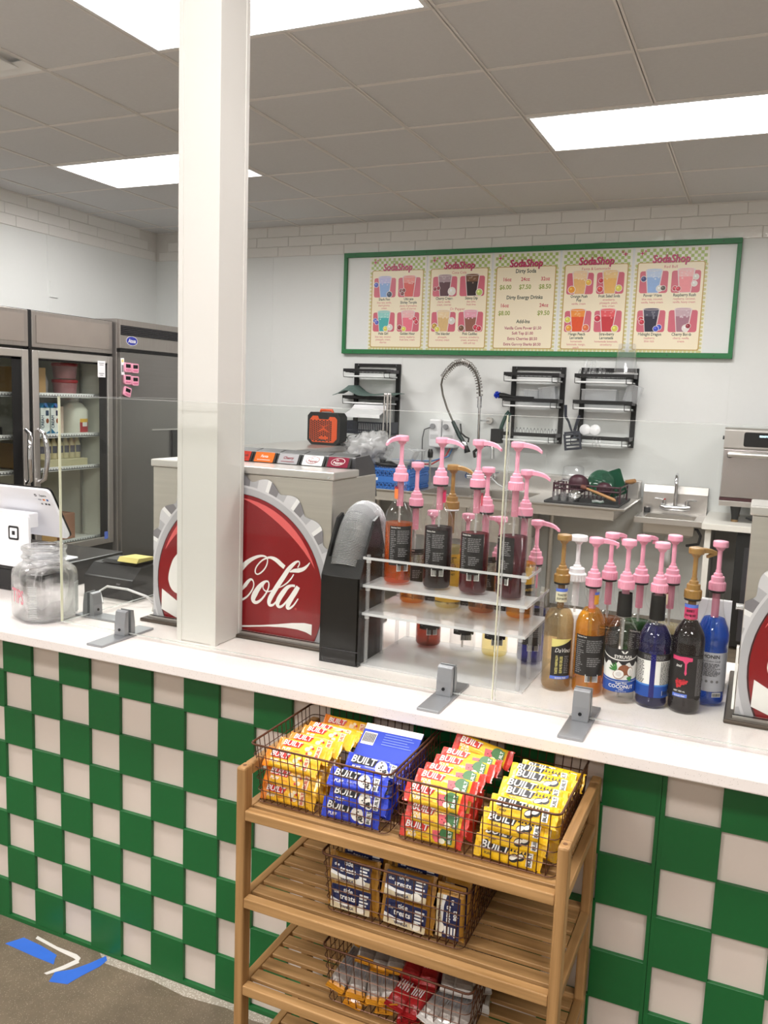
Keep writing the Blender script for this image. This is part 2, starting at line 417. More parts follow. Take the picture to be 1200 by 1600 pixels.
# troffer lamps
lens_mat = M('lamp_lens', (255, 252, 250), .4, emit=LIGHT, noise=.001)
lampwhite = M('lamp_white', (240, 240, 240), .5, noise=.005)
FL = ['white recessed ceiling lamp at the right, above the menu board', 'white recessed ceiling lamp at the back left, behind the column', 'white recessed ceiling lamp nearest, cut by the top edge and the column']
for n, (fx, fy) in enumerate(fixtures):
    lab = FL[n] if n < 3 else ['over the counter to the right', 'above the camera and the rack', 'in front of the counter, far left', 'behind the camera, left one', 'behind the camera, right one', 'by the shop front, left one', 'by the shop front, right one'][n-3]
    if n > 2: lab = 'white recessed ceiling lamp '+lab+', out of the picture'
    t = thing('ceiling_lamp', lab, 'lamp', (fx+G, fy+G/2, ZC), 0, 'ceiling lamps')
    a, b = G, G/2; f = MB()
    for x0, x1, y0, y1 in ((-a+.012, a-.012, -b+.012, -b+.027), (-a+.012, a-.012, b-.027, b-.012), (-a+.012, -a+.027, -b+.027, b-.027), (a-.027, a-.012, -b+.027, b-.027)):
        f.box(x0, x1, y0, y1, -.004, .02, lampwhite)
    f.build('frame', t, world=False)
    o, i = (-a+.027, a-.027, -b+.027, b-.027), (-a+.10, a-.10, -b+.10, b-.10)
    vs = [(o[0], o[2], 0), (o[1], o[2], 0), (o[1], o[3], 0), (o[0], o[3], 0), (i[0], i[2], .06), (i[1], i[2], .06), (i[1], i[3], .06), (i[0], i[3], .06)]
    MB().add(vs, [(0, 1, 5, 4), (1, 2, 6, 5), (2, 3, 7, 6), (3, 0, 4, 7)], M('lamp_reflector', (255, 254, 252), .6, emit=LIGHT*.05, noise=.001)).build('reflector', t, world=False)
    MB().add([(i[0], i[2], .058), (i[1], i[2], .058), (i[1], i[3], .058), (i[0], i[3], .058)], [(0, 3, 2, 1)], lens_mat).build('lens', t, world=False)
t = B(XL+.001, XL+.010, 5.02, 5.10, 2.18, 2.30, white_wall).build('wall_plate', None, 'small white blank plate on the left wall above the fridge', 'wall plate', bev=.002)
t = B(-1.225, -1.145, 6.262, 6.271, 2.652, 2.715, tile_white).build('wall_plate', None, 'small white blank plate on the tile band above the menu board', 'wall plate', bev=.002)
# air diffuser
vx, vy = GX+G*(vent_cell[0]+.5), GY+G*(vent_cell[1]+.5)
t = thing('air_vent', 'grey square air diffuser in the ceiling at the left edge', 'vent', (vx, vy, ZC))
for k, (s1, s2, z1, z2) in enumerate(((.295, .245, 0, .03), (.225, .18, -.006, .024), (.16, .115, -.008, .022), (.095, .03, -.008, .02))):
    m = MB(); vs = [(sx*s1, sy*s1, z1) for sx, sy in ((-1, -1), (1, -1), (1, 1), (-1, 1))]+[(sx*s2, sy*s2, z2) for sx, sy in ((-1, -1), (1, -1), (1, 1), (-1, 1))]
    vs += [(x, y, z+.003) for x, y, z in vs]
    q = [(i, (i+1) % 4, (i+1) % 4+4, i+4) for i in range(4)]
    m.add(vs, q+[tuple(v+8 for v in f)[::-1] for f in q]+[(i, i+8, (i+1) % 4+8, (i+1) % 4) for i in range(4)]+[(i+4, (i+1) % 4+4, (i+1) % 4+12, i+12) for i in range(4)], M('vent_grey', (238, 238, 236), .5, noise=.02))
    m.build('vane' if k else 'frame', t, world=False)
B(-.296, .296, -.296, .296, .05, .06, M('vent_grey')).build('duct', t, world=False)

# ================================================================== white column on the counter
t = thing('column', 'square white column standing on the counter up to the ceiling', 'column', (-1.2415, 1.7315, .88))
B(-1.298, -1.185, 1.675, 1.788, .88, ZC, col_white).build('shaft', t, bev=.004)
for x, y in ((-1.298, 1.675), (-1.185, 1.675), (-1.185, 1.788), (-1.298, 1.788)):
    sx = 1 if x > -1.24 else -1; sy = 1 if y > 1.73 else -1
    m = MB(); m.box(min(x, x-sx*.012), max(x, x-sx*.012), min(y, y+sy*.0015), max(y, y+sy*.0015), .88, ZC, col_white); m.box(min(x, x+sx*.0015), max(x, x+sx*.0015), min(y+sy*.0015, y-sy*.012), max(y+sy*.0015, y-sy*.012), .88, ZC, col_white)
    m.build('corner_guard', t)

# ================================================================== counter with checkered front
ct_ = thing('service_counter', 'long counter with white stone top and green and white checkered front', 'counter', (-1.2, 1.9, 0))
CX0, CX1 = -3.2, 1.4; ZT = .88
B(CX0, CX1, 1.51, 2.22, .854, ZT, quartz).build('worktop', ct_, bev=.003)
B(CX0+.02, CX1-.02, 1.624, 2.16, .0, .854, M('carcass_white', (205, 196, 188), .6, noise=.02)).build('carcass', ct_)
P = .1004; RZ = .1022; x00 = -1.732
gsq = wsq = None
for row in range(8):
    z0 = .012+row*RZ; z1 = min(z0+RZ, .853)
    for col in range(-7, 31):
        x0 = x00+col*P; x1 = x0+P
        if col >= 16: x0 = -.109+(col-16)*P; x1 = x0+P
        isw = ((col % 2 == 0) == (row % 2 == 1))
        name, mat, y0 = ('white_square', offwhite, 1.6215) if isw else ('green_square', green, 1.612)
        m = B(x0+(.0 if isw else -.0012), x1+(0 if isw else .0012), y0, 1.624, z0-(0 if isw else .0012), z1+(0 if isw else .0012 if row < 7 else 0), mat)
        m.build(name, ct_, bev=0 if isw else .0008, seg=1)
for z in (0.0,):
    B(CX0+.7, CX1+.0, 1.612, 1.624, .0, .0108, green).build('bottom_rail', ct_)
B(CX0+.02, x00-7*P-.002, 1.612, 1.624, 0, .853, green).build('end_panel', ct_)
B(-.1255, -.1182, 1.612, 1.624, .012, .853, green).build('seam_strip', ct_)
B(-.1172, -.1092, 1.6121, 1.624, .012, .853, green).build('seam_strip', ct_)
B(-.1182, -.1172, 1.6150, 1.6235, .012, .853, M('seam_dark_green', (10, 50, 26), .6, noise=.05)).build('seam', ct_)

# tape and paint marks on the floor
tape = M('blue_tape', (52, 110, 214), .6, noise=.06, scale=30)
def floorpatch(name, pts, mat, label, cat, h=.0008):
    MB().prism(pts, 2, .0, h, mat).build(name, None, label, cat)
floorpatch('masking_tape', [(-1.752, 1.525), (-1.728, 1.566), (-1.66, 1.562), (-1.594, 1.552), (-1.588, 1.54), (-1.574, 1.521), (-1.64, 1.521)], tape, 'strip of blue masking tape on the floor, farther left', 'tape')
floorpatch('masking_tape', [(-1.535, 1.467), (-1.548, 1.50), (-1.515, 1.53), (-1.495, 1.565), (-1.477, 1.608), (-1.462, 1.596), (-1.462, 1.57), (-1.478, 1.52), (-1.487, 1.481)], tape, 'strip of blue masking tape on the floor, nearer the counter foot', 'tape')
wp = M('white_paint', (226, 222, 216), .7, noise=.08, scale=40)
floorpatch('paint_mark', [(-1.70, 1.588), (-1.697, 1.578), (-1.60, 1.567), (-1.545, 1.563), (-1.525, 1.558), (-1.53, 1.572), (-1.55, 1.578), (-1.62, 1.578)], wp, 'white paint line on the floor between the blue tapes, along the counter', 'paint mark')
floorpatch('paint_mark', [(-1.57, 1.485), (-1.56, 1.484), (-1.535, 1.52), (-1.52, 1.556), (-1.535, 1.566), (-1.548, 1.53)], wp, 'white paint line on the floor between the blue tapes, pointing away from the counter', 'paint mark', .0006)
floorpatch('paint_mark', [(-1.02, 1.47), (-1.012, 1.47), (-.96, 1.585), (-.968, 1.588)], wp, 'thin white paint line on the floor beside the wooden rack', 'paint mark')
floorpatch('floor_edge_scuff', [(-1.50, 1.610), (-1.46, 1.585), (-1.3, 1.588), (-1.2, 1.578), (-1.08, 1.592), (-1.0, 1.585), (-.95, 1.592), (-.95, 1.611)], speckle('scuff', (170, 160, 146), (205, 198, 186), .8, 200, .3), 'pale scuffed strip of concrete at the foot of the counter', 'scuff', .0005)

# ================================================================== acrylic shields and clamps
def shield(label, x0, x1, el=1, y0=1.629, y1=1.637, z0=.890, z1=1.475):
    t = thing('acrylic_shield', label, 'shield', ((x0+x1)/2, (y0+y1)/2, z0))
    B(x0, x1, y0, y1, z0, z1, acrylic).build('sheet', t)
    e = .0003; w = MB()
    if x1-x0 > y1-y0:
        w.box(x0-.0014, x0-e, y0, y1, z0, z1, acr_edge if el else clear('acrylic_edge_clear', (240, 242, 238), .6, .1, milk=.35)).box(x1+e, x1+.0014, y0, y1, z0, z1, acr_edge)
        w.box(x0, x1, y0, y1, z1+e, z1+.001, clear('acrylic_edge_clear', (240, 242, 238), .6, .1, milk=.35))
        w.box(x0, x1, y0, y1, z0-.001, z0-e, clear('acrylic_edge_clear'))
    else:
        w.box(x0, x1, y1+e, y1+.0014, z0, z1, acr_edge).box(x0, x1, y0, y1, z1+e, z1+.001, clear('acrylic_edge_clear'))
        w.box(x0, x1, y0, y1, z0-.001, z0-e, clear('acrylic_edge_clear'))
    w.build('polished_edge', t)
shield('clear acrylic shield along the counter, left of the seam between two shields', -1.638, -.466)
shield('clear acrylic shield along the counter, right of the seam between two shields', -.4585, .62, 0)
shield('clear acrylic side shield running back from the counter beside the jar', -1.6375, -1.6295, 1, 1.642, 2.12)
def clamp(label, x, y, rot, back=.082):
    t = thing('shield_clamp', label, 'clamp', (x, y, ZT), rot, 'aluminium clamps of the shields')
    B(-.024, .024, -.108, back, 0, .006, alu).build('base_plate', t, bev=.001, world=False)
    for s in (-1, 1):
        a, b = s*.0045, s*.020
        m = MB().prism([(a, .006), (b, .006), (b*.95, .035), (b*.72, .066), (a+s*.002, .069), (a, .069)], 0, -.016, .016, alu)
        m.build('jaw', t, bev=.0012, world=False)
    MB().cyl((0, -.0195, .021), (0, -.0215, .021), .0035, black).build('set_screw', t, world=False)
    MB().box(-.016, .016, -.0045, .0045, .006, .0095, black_m).build('liner', t, world=False)
    return t
clamp('aluminium shield clamp on the counter between the jar and the column, nearer the front edge', -1.43, 1.633, 0)
clamp('aluminium shield clamp behind the other one beside the jar, holding the side shield', -1.6335, 1.738, PI/2, .040)
clamp('aluminium shield clamp in front of the acrylic bottle stand', -.566, 1.633, 0)
clamp('aluminium shield clamp in front of the standing syrup bottles', -.281, 1.633, 0)

# ================================================================== soda dispensers
red = M('cola_red', (132, 12, 22), .18, noise=.03, coat=.3)
LOGO = {
'C1': [(0.0141, -0.0007, 0.0008), (0.0201, 0.0089, 0.0063), (0.0272, 0.0182, 0.0101), (0.0355, 0.0287, 0.0084), (0.0439, 0.0354, 0.0054), (0.0504, 0.0316, 0.0038), (0.0526, 0.0214, 0.0033), (0.048, 0.0083, 0.0036), (0.0362, -0.008, 0.0042), (0.0218, -0.0193, 0.0055), (0.0071, -0.024, 0.0072), (-0.0101, -0.0246, 0.0093), (-0.0251, -0.0181, 0.0128), (-0.0302, -0.0038, 0.017), (-0.0231, 0.0162, 0.0186), (-0.0086, 0.037, 0.0177), (0.0107, 0.0572, 0.0151), (0.0322, 0.0784, 0.0116), (0.0536, 0.0923, 0.0083), (0.0726, 0.0993, 0.0058), (0.0868, 0.0988, 0.0041), (0.0922, 0.0924, 0.0031), (0.0908, 0.0799, 0.0033), (0.0839, 0.0668, 0.0035), (0.0735, 0.0562, 0.0037), (0.064, 0.0509, 0.0035), (0.0575, 0.0533, 0.0035), (0.0566, 0.0615, 0.0035), (0.0617, 0.0725, 0.0035), (0.0729, 0.0851, 0.0037), (0.0846, 0.0932, 0.0041), (0.0987, 0.0981, 0.0061), (0.1116, 0.0963, 0.0098), (0.1223, 0.0913, 0.0114), (0.1317, 0.0846, 0.0114), (0.1423, 0.0781, 0.0106)],
'o': [(0.0946, 0.0105, 0.0033), (0.0868, 0.0107, 0.0033), (0.0802, 0.0176, 0.0031), (0.0824, 0.0272, 0.0029), (0.0917, 0.0367, 0.0035), (0.0972, 0.0322, 0.0033), (0.0968, 0.0207, 0.0037), (0.09, 0.0053, 0.0042), (0.0772, -0.012, 0.0054), (0.0642, -0.0221, 0.0075), (0.0546, -0.0223, 0.0096), (0.0513, -0.0144, 0.013), (0.0566, -0.0011, 0.0151), (0.0671, 0.0159, 0.0129), (0.0788, 0.0288, 0.0091), (0.0893, 0.0357, 0.005), (0.0953, 0.035, 0.0033)],
'oc': [(0.0923, 0.0093, 0.0033), (0.1017, 0.0114, 0.0029), (0.1075, 0.0148, 0.0021)],
'l': [(0.1798, 0.0816, 0.0026), (0.1846, 0.0907, 0.0028), (0.1833, 0.097, 0.0034), (0.1765, 0.0958, 0.0053), (0.1664, 0.0876, 0.0089), (0.1529, 0.0728, 0.0114), (0.1395, 0.0528, 0.0123), (0.1259, 0.0326, 0.0127), (0.1123, 0.0113, 0.0128), (0.1021, -0.0066, 0.0129), (0.0988, -0.0185, 0.0104), (0.1025, -0.0247, 0.0075), (0.1119, -0.022, 0.0054), (0.1199, -0.0126, 0.0029)],
'lt': [(0.1688, 0.0633, 0.0028), (0.1626, 0.0525, 0.0033), (0.1514, 0.0399, 0.0035), (0.1377, 0.0296, 0.0029), (0.1227, 0.0215, 0.0012)],
'a1': [(0.1735, 0.0341, 0.0061), (0.1631, 0.0336, 0.0061), (0.1517, 0.0276, 0.0094), (0.1404, 0.0139, 0.0127), (0.1291, -0.0031, 0.0132), (0.1236, -0.0173, 0.0116), (0.1285, -0.0253, 0.0074), (0.1389, -0.021, 0.0058), (0.1525, -0.0051, 0.0041), (0.1659, 0.0151, 0.0033), (0.1747, 0.0295, 0.0024)],
'a2': [(0.1827, 0.0332, 0.011), (0.1739, 0.0182, 0.0131), (0.1628, 0.0003, 0.0131), (0.1551, -0.0151, 0.0123), (0.153, -0.0247, 0.0082), (0.1599, -0.0248, 0.0058), (0.1713, -0.015, 0.0041), (0.1835, 0.0031, 0.0029)],
'rib': [(0.1572, 0.0676, 0.0016), (0.169, 0.0722, 0.0089), (0.1827, 0.0747, 0.0113), (0.1963, 0.0799, 0.0089), (0.2073, 0.0893, 0.0052), (0.2143, 0.0985, 0.0012)],
'C0': [(-.118, .056, .010), (-.135, .070, .014), (-.155, .074, .018), (-0.172, 0.0732, 0.022), (-0.1885, 0.0551, 0.0272), (-0.1986, 0.0266, 0.03), (-0.2008, 0.0045, 0.0329), (-0.1951, -0.014, 0.0274), (-0.1803, -0.023, 0.0192), (-0.1574, -0.0201, 0.0136), (-.137, -.008, .006)]}
SW = [(-.16, -.0637), (-.12, -.078), (-.08, -.0885), (-.03, -.0925), (0.007, -0.0904), (0.0376, -0.0864), (0.0738, -0.0807), (0.1213, -0.0717), (0.1493, -0.0656), (0.1678, -0.0618), (0.2023, -0.0569), (0.2239, -0.0578), (0.2236, -0.0856), (0.2075, -0.0798), (0.1821, -0.0763), (0.1449, -0.0766), (0.0977, -0.081), (0.0376, -0.0906), (0.007, -0.0951), (-.04, -.1005), (-.10, -.105), (-.16, -.1030)]
SWL = [(-0.2384, -0.0244), (-0.191, -0.0505), (-0.16, -0.0637), (-0.16, -0.1030), (-0.1931, -0.0976), (-0.24, -0.0806)]
def clip_y(poly, lo):
    q = clip_x([(y, x) for x, y in poly], lo, 9); return [(y, x) for x, y in q]
def dispenser(label):
    cx = -1.207; cz = .994; yf = 1.80
    t = thing('soda_dispenser', label, 'soda dispenser', (cx, 1.93, ZT), 0, 'soda dispensers on the counter')
    B(cx-.288, cx+.288, 1.765, 2.12, ZT, ZT+.009, M('base_bronze', (84, 74, 66), .3, .6, noise=.05)).build('base_frame', t, bev=.003)
    MB().box(cx-.272, cx+.272, 1.781, 1.797, ZT+.009, ZT+.014, steel_h).box(cx-.272, cx+.272, 1.785, 1.792, ZT+.014, ZT+.0145, black).build('base_trim', t)
    B(cx-.27, cx+.27, yf, 2.05, ZT+.009, 1.298, steel).build('cabinet', t, bev=.002)
    B(cx-.275, cx+.275, yf-.005, 1.935, 1.299, 1.318, steel_h).build('lid', t, bev=.003)
    MB().cyl((cx+.262, yf-.005, 1.305), (cx+.262, yf-.009, 1.305), .003, chrome).build('rivet', t)
    MB().prism([(1.936, 1.236), (1.936, 1.346), (2.02, 1.35), (2.055, 1.32), (2.075, 1.236)], 0, cx-.192, cx+.262, dgrey).build('valve_hood', t, bev=.006)
    # flavour labels on the hood front, sloping up
    tags = [((196, 48, 38), 'k', 'Coke'), ((206, 60, 44), 'k', 'Coca-Cola'), ((236, 112, 36), 'w', 'Fanta'), ((170, 168, 172), 'r', 'Cherry'), ((238, 236, 236), 'p', 'Dr Pepper'), ((124, 16, 48), 'w', 'Dr Pepper')]
    for i, (cl, kind, tx) in enumerate(tags):
        xa = cx-.184+.0738*i; xb = xa+.064
        b = MB().prism([(1.921, 1.319), (1.936, 1.345), (1.985, 1.353), (1.985, 1.319)], 0, xa-.003, xb+.003, black_m)
        lab = b.build('flavour_button', t, bev=.002)
        m = MB(); mt = M('tag_%d' % i, cl, .6, noise=.02, spec=.15)
        ax = Vector((0, .5, .866)); ay = Vector((0, -.866, .5))
        Tm = Matrix(((1, 0, 0, (xa+xb)/2), (0, .5, -.866, 1.9285-.0011), (0, .866, .5, 1.332+.0007), (0, 0, 0, 1)))
        w = .0295
        m.rrect(-w, w, -.0145, .0145, .002, mt, Tm)
        inkc = {'w': ink_w, 'k': M('tag_ink', (60, 12, 16), .4, noise=.02), 'r': M('tag_ink_red', (140, 22, 40), .4, noise=.02), 'p': M('tag_ink_red')}[kind] if kind in 'wkr' or 'tag_ink_red' in MATS else ink_w
        if 'Dr' in tx:
            m.disc(0, .001, .020, .0105, ink_w if kind == 'w' else M('tag_ink_red'), Tm, .0006, 18, .15); m.disc(0, .001, .0185, .0092, mt, Tm, .0010, 18, .15)
            m.text('Dr', .007, -.002, .003, inkc, Tm, True, z=.0014, shear=.2); m.text('Pepper', .0095, 0, -.005, inkc, Tm, True, z=.0014, shear=.2)
        else:
            m.text(tx, .0105, 0, -.001, inkc, Tm, True, z=.0008, shear=.25); m.box(-.02, .02, -.009, -.0075, .0003, .0008, inkc, Tm)
        m.build('print', lab)
    # bottle-cap decal on the cabinet front
    d = MB(); F = XZ(yf-.0012); Tz = F @ Matrix.Translation((cx, cz, 0))
    lo, hi, zlo = -.2685, .2685, .893-cz
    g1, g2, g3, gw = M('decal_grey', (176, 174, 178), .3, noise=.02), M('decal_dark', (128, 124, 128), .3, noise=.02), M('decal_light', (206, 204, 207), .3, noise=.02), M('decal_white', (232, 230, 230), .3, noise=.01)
    nt = 21
    def ring(r0f, r1f, a0, a1, mat, z, n=6):
        pts = [((r1f(a) if callable(r1f) else r1f)*math.sin(a), (r1f(a) if callable(r1f) else r1f)*math.cos(a)) for a in (a0+(a1-a0)*i/n for i in range(n+1))]
        pts += [((r0f)*math.sin(a), (r0f)*math.cos(a)) for a in (a1+(a0-a1)*i/n for i in range(n+1))]
        p = clip_y(clip_x(pts, lo, hi), zlo)
        if len(p) > 2: d.add([(x, y, z) for x, y in p][::-1], [tuple(range(len(p)))], mat, False, Tz)
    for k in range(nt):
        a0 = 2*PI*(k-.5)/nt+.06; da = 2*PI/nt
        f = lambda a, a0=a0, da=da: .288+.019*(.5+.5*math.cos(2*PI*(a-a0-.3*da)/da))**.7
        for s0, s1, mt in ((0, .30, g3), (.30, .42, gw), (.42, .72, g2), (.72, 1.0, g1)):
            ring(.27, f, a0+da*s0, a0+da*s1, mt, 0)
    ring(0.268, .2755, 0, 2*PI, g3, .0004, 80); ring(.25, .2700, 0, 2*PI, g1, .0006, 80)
    def circ(cx_, cy_, r, z, mat, n=72):
        p = clip_y(clip_x([(cx_+r*math.sin(a), cy_+r*math.cos(a)) for a in (2*PI*i/n for i in range(n))], lo, hi), zlo)
        d.add([(x, y, z) for x, y in p][::-1], [tuple(range(len(p)))], mat, False, Tz)
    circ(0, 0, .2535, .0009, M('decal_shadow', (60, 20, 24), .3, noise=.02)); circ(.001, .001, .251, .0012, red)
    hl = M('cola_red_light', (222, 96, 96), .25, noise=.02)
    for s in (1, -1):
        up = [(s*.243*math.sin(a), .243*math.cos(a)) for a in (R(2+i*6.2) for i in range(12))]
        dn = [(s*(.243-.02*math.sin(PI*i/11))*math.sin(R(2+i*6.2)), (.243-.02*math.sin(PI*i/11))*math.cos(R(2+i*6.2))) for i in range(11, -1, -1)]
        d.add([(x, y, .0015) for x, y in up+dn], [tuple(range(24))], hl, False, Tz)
    for k, v in LOGO.items(): d.stroke(v, ink_w, Tz, .0018)
    mid = Matrix.Translation((-.205, .005, 0))                       # the letters o c a between, in the same hand
    for k, dx in (('o', -.195), ('oc', -.195)): d.stroke([(x+dx, y+.0, w) for x, y, w in LOGO[k]], ink_w, Tz, .0018)
    d.stroke([(-.070, .030, .004), (-.078, .036, .006), (-.092, .028, .011), (-.104, .006, .013), (-.104, -.016, .011), (-.092, -.022, .006), (-.078, -.010, .003)], ink_w, Tz, .0018)
    for k in ('a1', 'a2'): d.stroke([(-.052+(x-.155)*.8, y, w*.85) for x, y, w in LOGO[k]], ink_w, Tz, .0018)
    d.add([(x, y, .0018) for x, y in SW], [tuple(range(len(SW)))], ink_w, False, Tz)
    d.add([(x, y, .0018) for x, y in SWL], [tuple(range(len(SWL)))], ink_w, False, Tz)
    for r_, m_ in ((.003, hl), (.0023, red)): d.disc(.1766, -.0245, r_, r_, m_, Tz, .0018 if m_ is hl else .0021)
    d.text('R', .0034, .1766, -.0257, hl, Tz, True, z=.0023)
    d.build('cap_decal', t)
    # side bracket and knob on the left flank
    MB().prism([(1.80, .90), (1.825, .90), (1.86, 1.02), (1.845, 1.02)], 0, cx-.276, cx-.271, steel_h).build('side_bracket', t, bev=.001)
    MB().cyl((cx-.270, 1.86, 1.10), (cx-.285, 1.86, 1.10), .007, chrome).build('key_lock', t)
    return t
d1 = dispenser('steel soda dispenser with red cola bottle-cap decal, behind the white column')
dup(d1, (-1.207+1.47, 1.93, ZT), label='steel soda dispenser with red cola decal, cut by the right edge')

# ================================================================== clear lid tower dispenser
t = thing('lid_dispenser', 'tall black acrylic dispenser holding a stack of clear lids', 'lid dispenser', (-.86, 1.78, ZT))
side = [(1.706, ZT), (1.706, 1.089), (1.775, 1.215), (1.80, 1.225), (1.845, 1.13), (1.845, ZT)]
for x in (-.910, -.8155):
    MB().prism(side, 0, x-.0015, x+.0045, black).build('side_panel', t, bev=.0015)
B(-.9055, -.8115, 1.706, 1.711, ZT, 1.089, black).build('front_panel', t, bev=.001)
B(-.9055, -.8115, 1.7045, 1.706, ZT+.034, ZT+.036, dgrey).build('front_seam', t)
vs = [(-.9055, 1.706, 1.089), (-.8115, 1.706, 1.089), (-.8115, 1.728, 1.129), (-.9055, 1.728, 1.129)]
MB().add(vs+[(x, y+.005, z-.003) for x, y, z in vs], [(0, 1, 2, 3), (7, 6, 5, 4), (0, 4, 5, 1), (2, 6, 7, 3), (1, 5, 6, 2), (0, 3, 7, 4)], black).build('slope_panel', t)
B(-.9055, -.8115, 1.838, 1.843, ZT, 1.12, black).build('back_panel', t)
t = thing('lid_stack', 'stack of clear plastic cup lids leaning in the black dispenser', 'lids', (-.863, 1.80, 1.0))
lidm = clear('lid_plastic', (248, 248, 250), 1.3, .10, milk=.28)
path = [(1.718, 1.115), (1.729, 1.14), (1.742, 1.165), (1.756, 1.188), (1.771, 1.208), (1.788, 1.224), (1.807, 1.236), (1.827, 1.241), (1.848, 1.238), (1.868, 1.226), (1.884, 1.205), (1.895, 1.18), (1.900, 1.15), (1.902, 1.12)]
fine = []
for i in range(len(path)-1):
    for j in range(8): fine.append(tuple(path[i][q]*(1-j/8)+path[i+1][q]*j/8 for q in (0, 1)))
l0 = None
for i, (y, z) in enumerate(fine):
    y2, z2 = fine[min(i+1, len(fine)-1)]; y1, z1 = fine[max(i-1, 0)]
    ang = math.atan2(z2-z1, y2-y1)
    if l0 is None:
        l0 = MB().open_lathe([(.010, .0008), (.0385, .0006), (.040, -.0008), (.0425, -.0008), (.0435, 0), (.0425, .0012)], lidm, 22).build('lid', t, world=False); o = l0
    else: o = l0.copy(); COL.objects.link(o); o.parent = t
    yy, zz = y+.030*math.sin(ang)*1.0, z-.030*math.cos(ang)*1.0
    o.location = Vector((-.863, yy, zz))-t.location; o.rotation_euler = (ang-PI/2, 0, 0)

# ================================================================== jar, tablet, boxes
t = thing('tip_jar', 'clear square glass jar with pink lettering at the left counter end', 'jar', (-1.728, 1.662, ZT), R(-20))
prof = [(.0, .004), (.064, .003), (.074, .006), (.0790, .014), (.0795, .115), (.0785, .128), (.0745, .139), (.067, .148), (.060, .154), (.0565, .158), (.056, .163), (.061, .167), (.061, .172), (.0565, .176), (.0565, .184), (.061, .188), (.061, .195), (.0570, .198)]
def jarpts(ins):
    n = 48; rows = []
    for i, (r, z) in enumerate(prof):
        k = max(0, min(1, (r-.062)/.014)); row = []
        for j in range(n):
            a = 2*PI*j/n; c, s = abs(math.cos(a)), abs(math.sin(a)); q = (c**5+s**5)**(-1/5); f = 1+(min(q, 1.11)-1)*k
            rr_ = max(0, r*.95-ins)*f; row.append((rr_*math.cos(a), rr_*math.sin(a), z+(ins*1.6 if z < .01 else 0)))
        rows.append(row)
    return rows
n = 48; ro = jarpts(0); ri = jarpts(.0045)[::-1]; rows = ro+ri; vs = sum(rows, [])
fs = [(i*n+j, i*n+(j+1) % n, (i+1)*n+(j+1) % n, (i+1)*n+j) for i in range(len(rows)-1) for j in range(n)]
MB().add(vs, fs, real_glass('jar_glass_solid', .45), True).build('glass_wall', t, world=False)
m = MB(); tp = M('tips_pink', (214, 128, 142), .5, noise=.03); Tt = Matrix.Translation((0, -.0764, 0)) @ XZ(0)
m.text('TIPS', .052, .010, .054, tp, Tt, True, sx=.72)
m.build('lettering', t, world=False)
for sx, sy, rz in ((.0597, -.0597, PI/4), (.0597, .0597, 3*PI/4)):
    m = MB(); Tm = Matrix.Translation((sx, sy, 0)) @ Matrix.Rotation(rz, 4, 'Z') @ XZ(0)
    for k in range(18): m.box(-.012, .012, .022+k*.0046, .0240+k*.0046, -.001, .0012, clear('jar_rib', (225, 228, 228), 1, .05, milk=.45), Tm)
    m.build('grip_ribs', t, kind='stuff', world=False)
tw = M('tablet_white', (232, 232, 236), .3, noise=.01)
t = thing('cash_drawer', 'low black drawer box under the tablet, at the left end of the counter', 'cash drawer', (-2.2, 2.02, ZT))
B(-2.45, -1.93, 1.83, 2.2, ZT, ZT+.078, black).build('body', t, bev=.004)
B(-2.44, -1.94, 1.826, 1.830, ZT+.01, ZT+.066, black_m).build('drawer_front', t, bev=.002)
t = thing('tablet_stand', 'white tablet on its white stand, showing its back at the left edge', 'tablet', (-2.08, 1.93, ZT+.078))
Tb = Matrix.Translation((-2.05, 1.90, 1.118)) @ Matrix.Rotation(R(28), 4, 'X')
MB().prism(rr(-.14, .14, -.088, .088, .016), 1, -.004, .004, tw, Tb).build('tablet_back', t, bev=.002)
MB().prism(rr(-.141, .141, -.089, .089, .016), 1, .0042, .010, black, Tb).build('screen', t)
m = MB(); Tq = Tb @ XZ(-.0045)
m.text('Square', .010, .122, .064, ink_k, Tq, True, align='R'); m.rrect(.075, .0835, .0628, .0713, .002, ink_k, Tq); m.rrect(.0775, .081, .0653, .0688, .0005, tw, Tq, .0003)
m.text('VISA', .0065, .090, .050, M('visa_ink', (40, 50, 90), .5, noise=.02), Tq, True); m.disc(.1045, .0525, .0032, .0032, M('card_red', (200, 50, 40), .5, noise=.02), Tq); m.disc(.1085, .0525, .0032, .0032, M('card_amber', (226, 140, 50), .5, noise=.02), Tq, .0003)
m.rrect(.116, .124, .0485, .0555, .0008, M('card_blue', (50, 90, 160), .5, noise=.02), Tq)
for x in (.088, .104, .116): m.rrect(x, x+.008, .034, .040, .0008, ink_k if x > .09 else ink_g, Tq)
m.build('print', t)
m = MB(); vs = []
m.prism(rr(-2.16, -1.955, ZT+.085, ZT+.245, .02), 1, 1.822, 1.83, tw, Matrix.Translation((0, 0, 0))).build('stand_leg', t, bev=.002)
B(-2.14, -1.98, 1.83, 1.885, 1.075, 1.12, tw).build('stand_arm', t, bev=.004)
B(-2.16, -1.955, 1.82, 2.02, ZT+.0785, ZT+.086, tw).build('stand_foot', t, bev=.003)
m = MB(); Ts = XZ(1.8212); lx, lz = -2.015, 1.062
m.rrect(lx-.021, lx+.021, lz-.021, lz+.021, .006, ink_k, Ts); m.rrect(lx-.015, lx+.015, lz-.015, lz+.015, .003, tw, Ts, .0003); m.rrect(lx-.006, lx+.006, lz-.006, lz+.006, .0008, ink_k, Ts, .0006)
m.build('square_mark', t)
pr = M('printer_grey', (26, 26, 28), .4, noise=.08, scale=10)
t = thing('receipt_printer', 'charcoal receipt printer on the counter left of the soda dispenser', 'printer', (-1.74, 2.0, ZT))
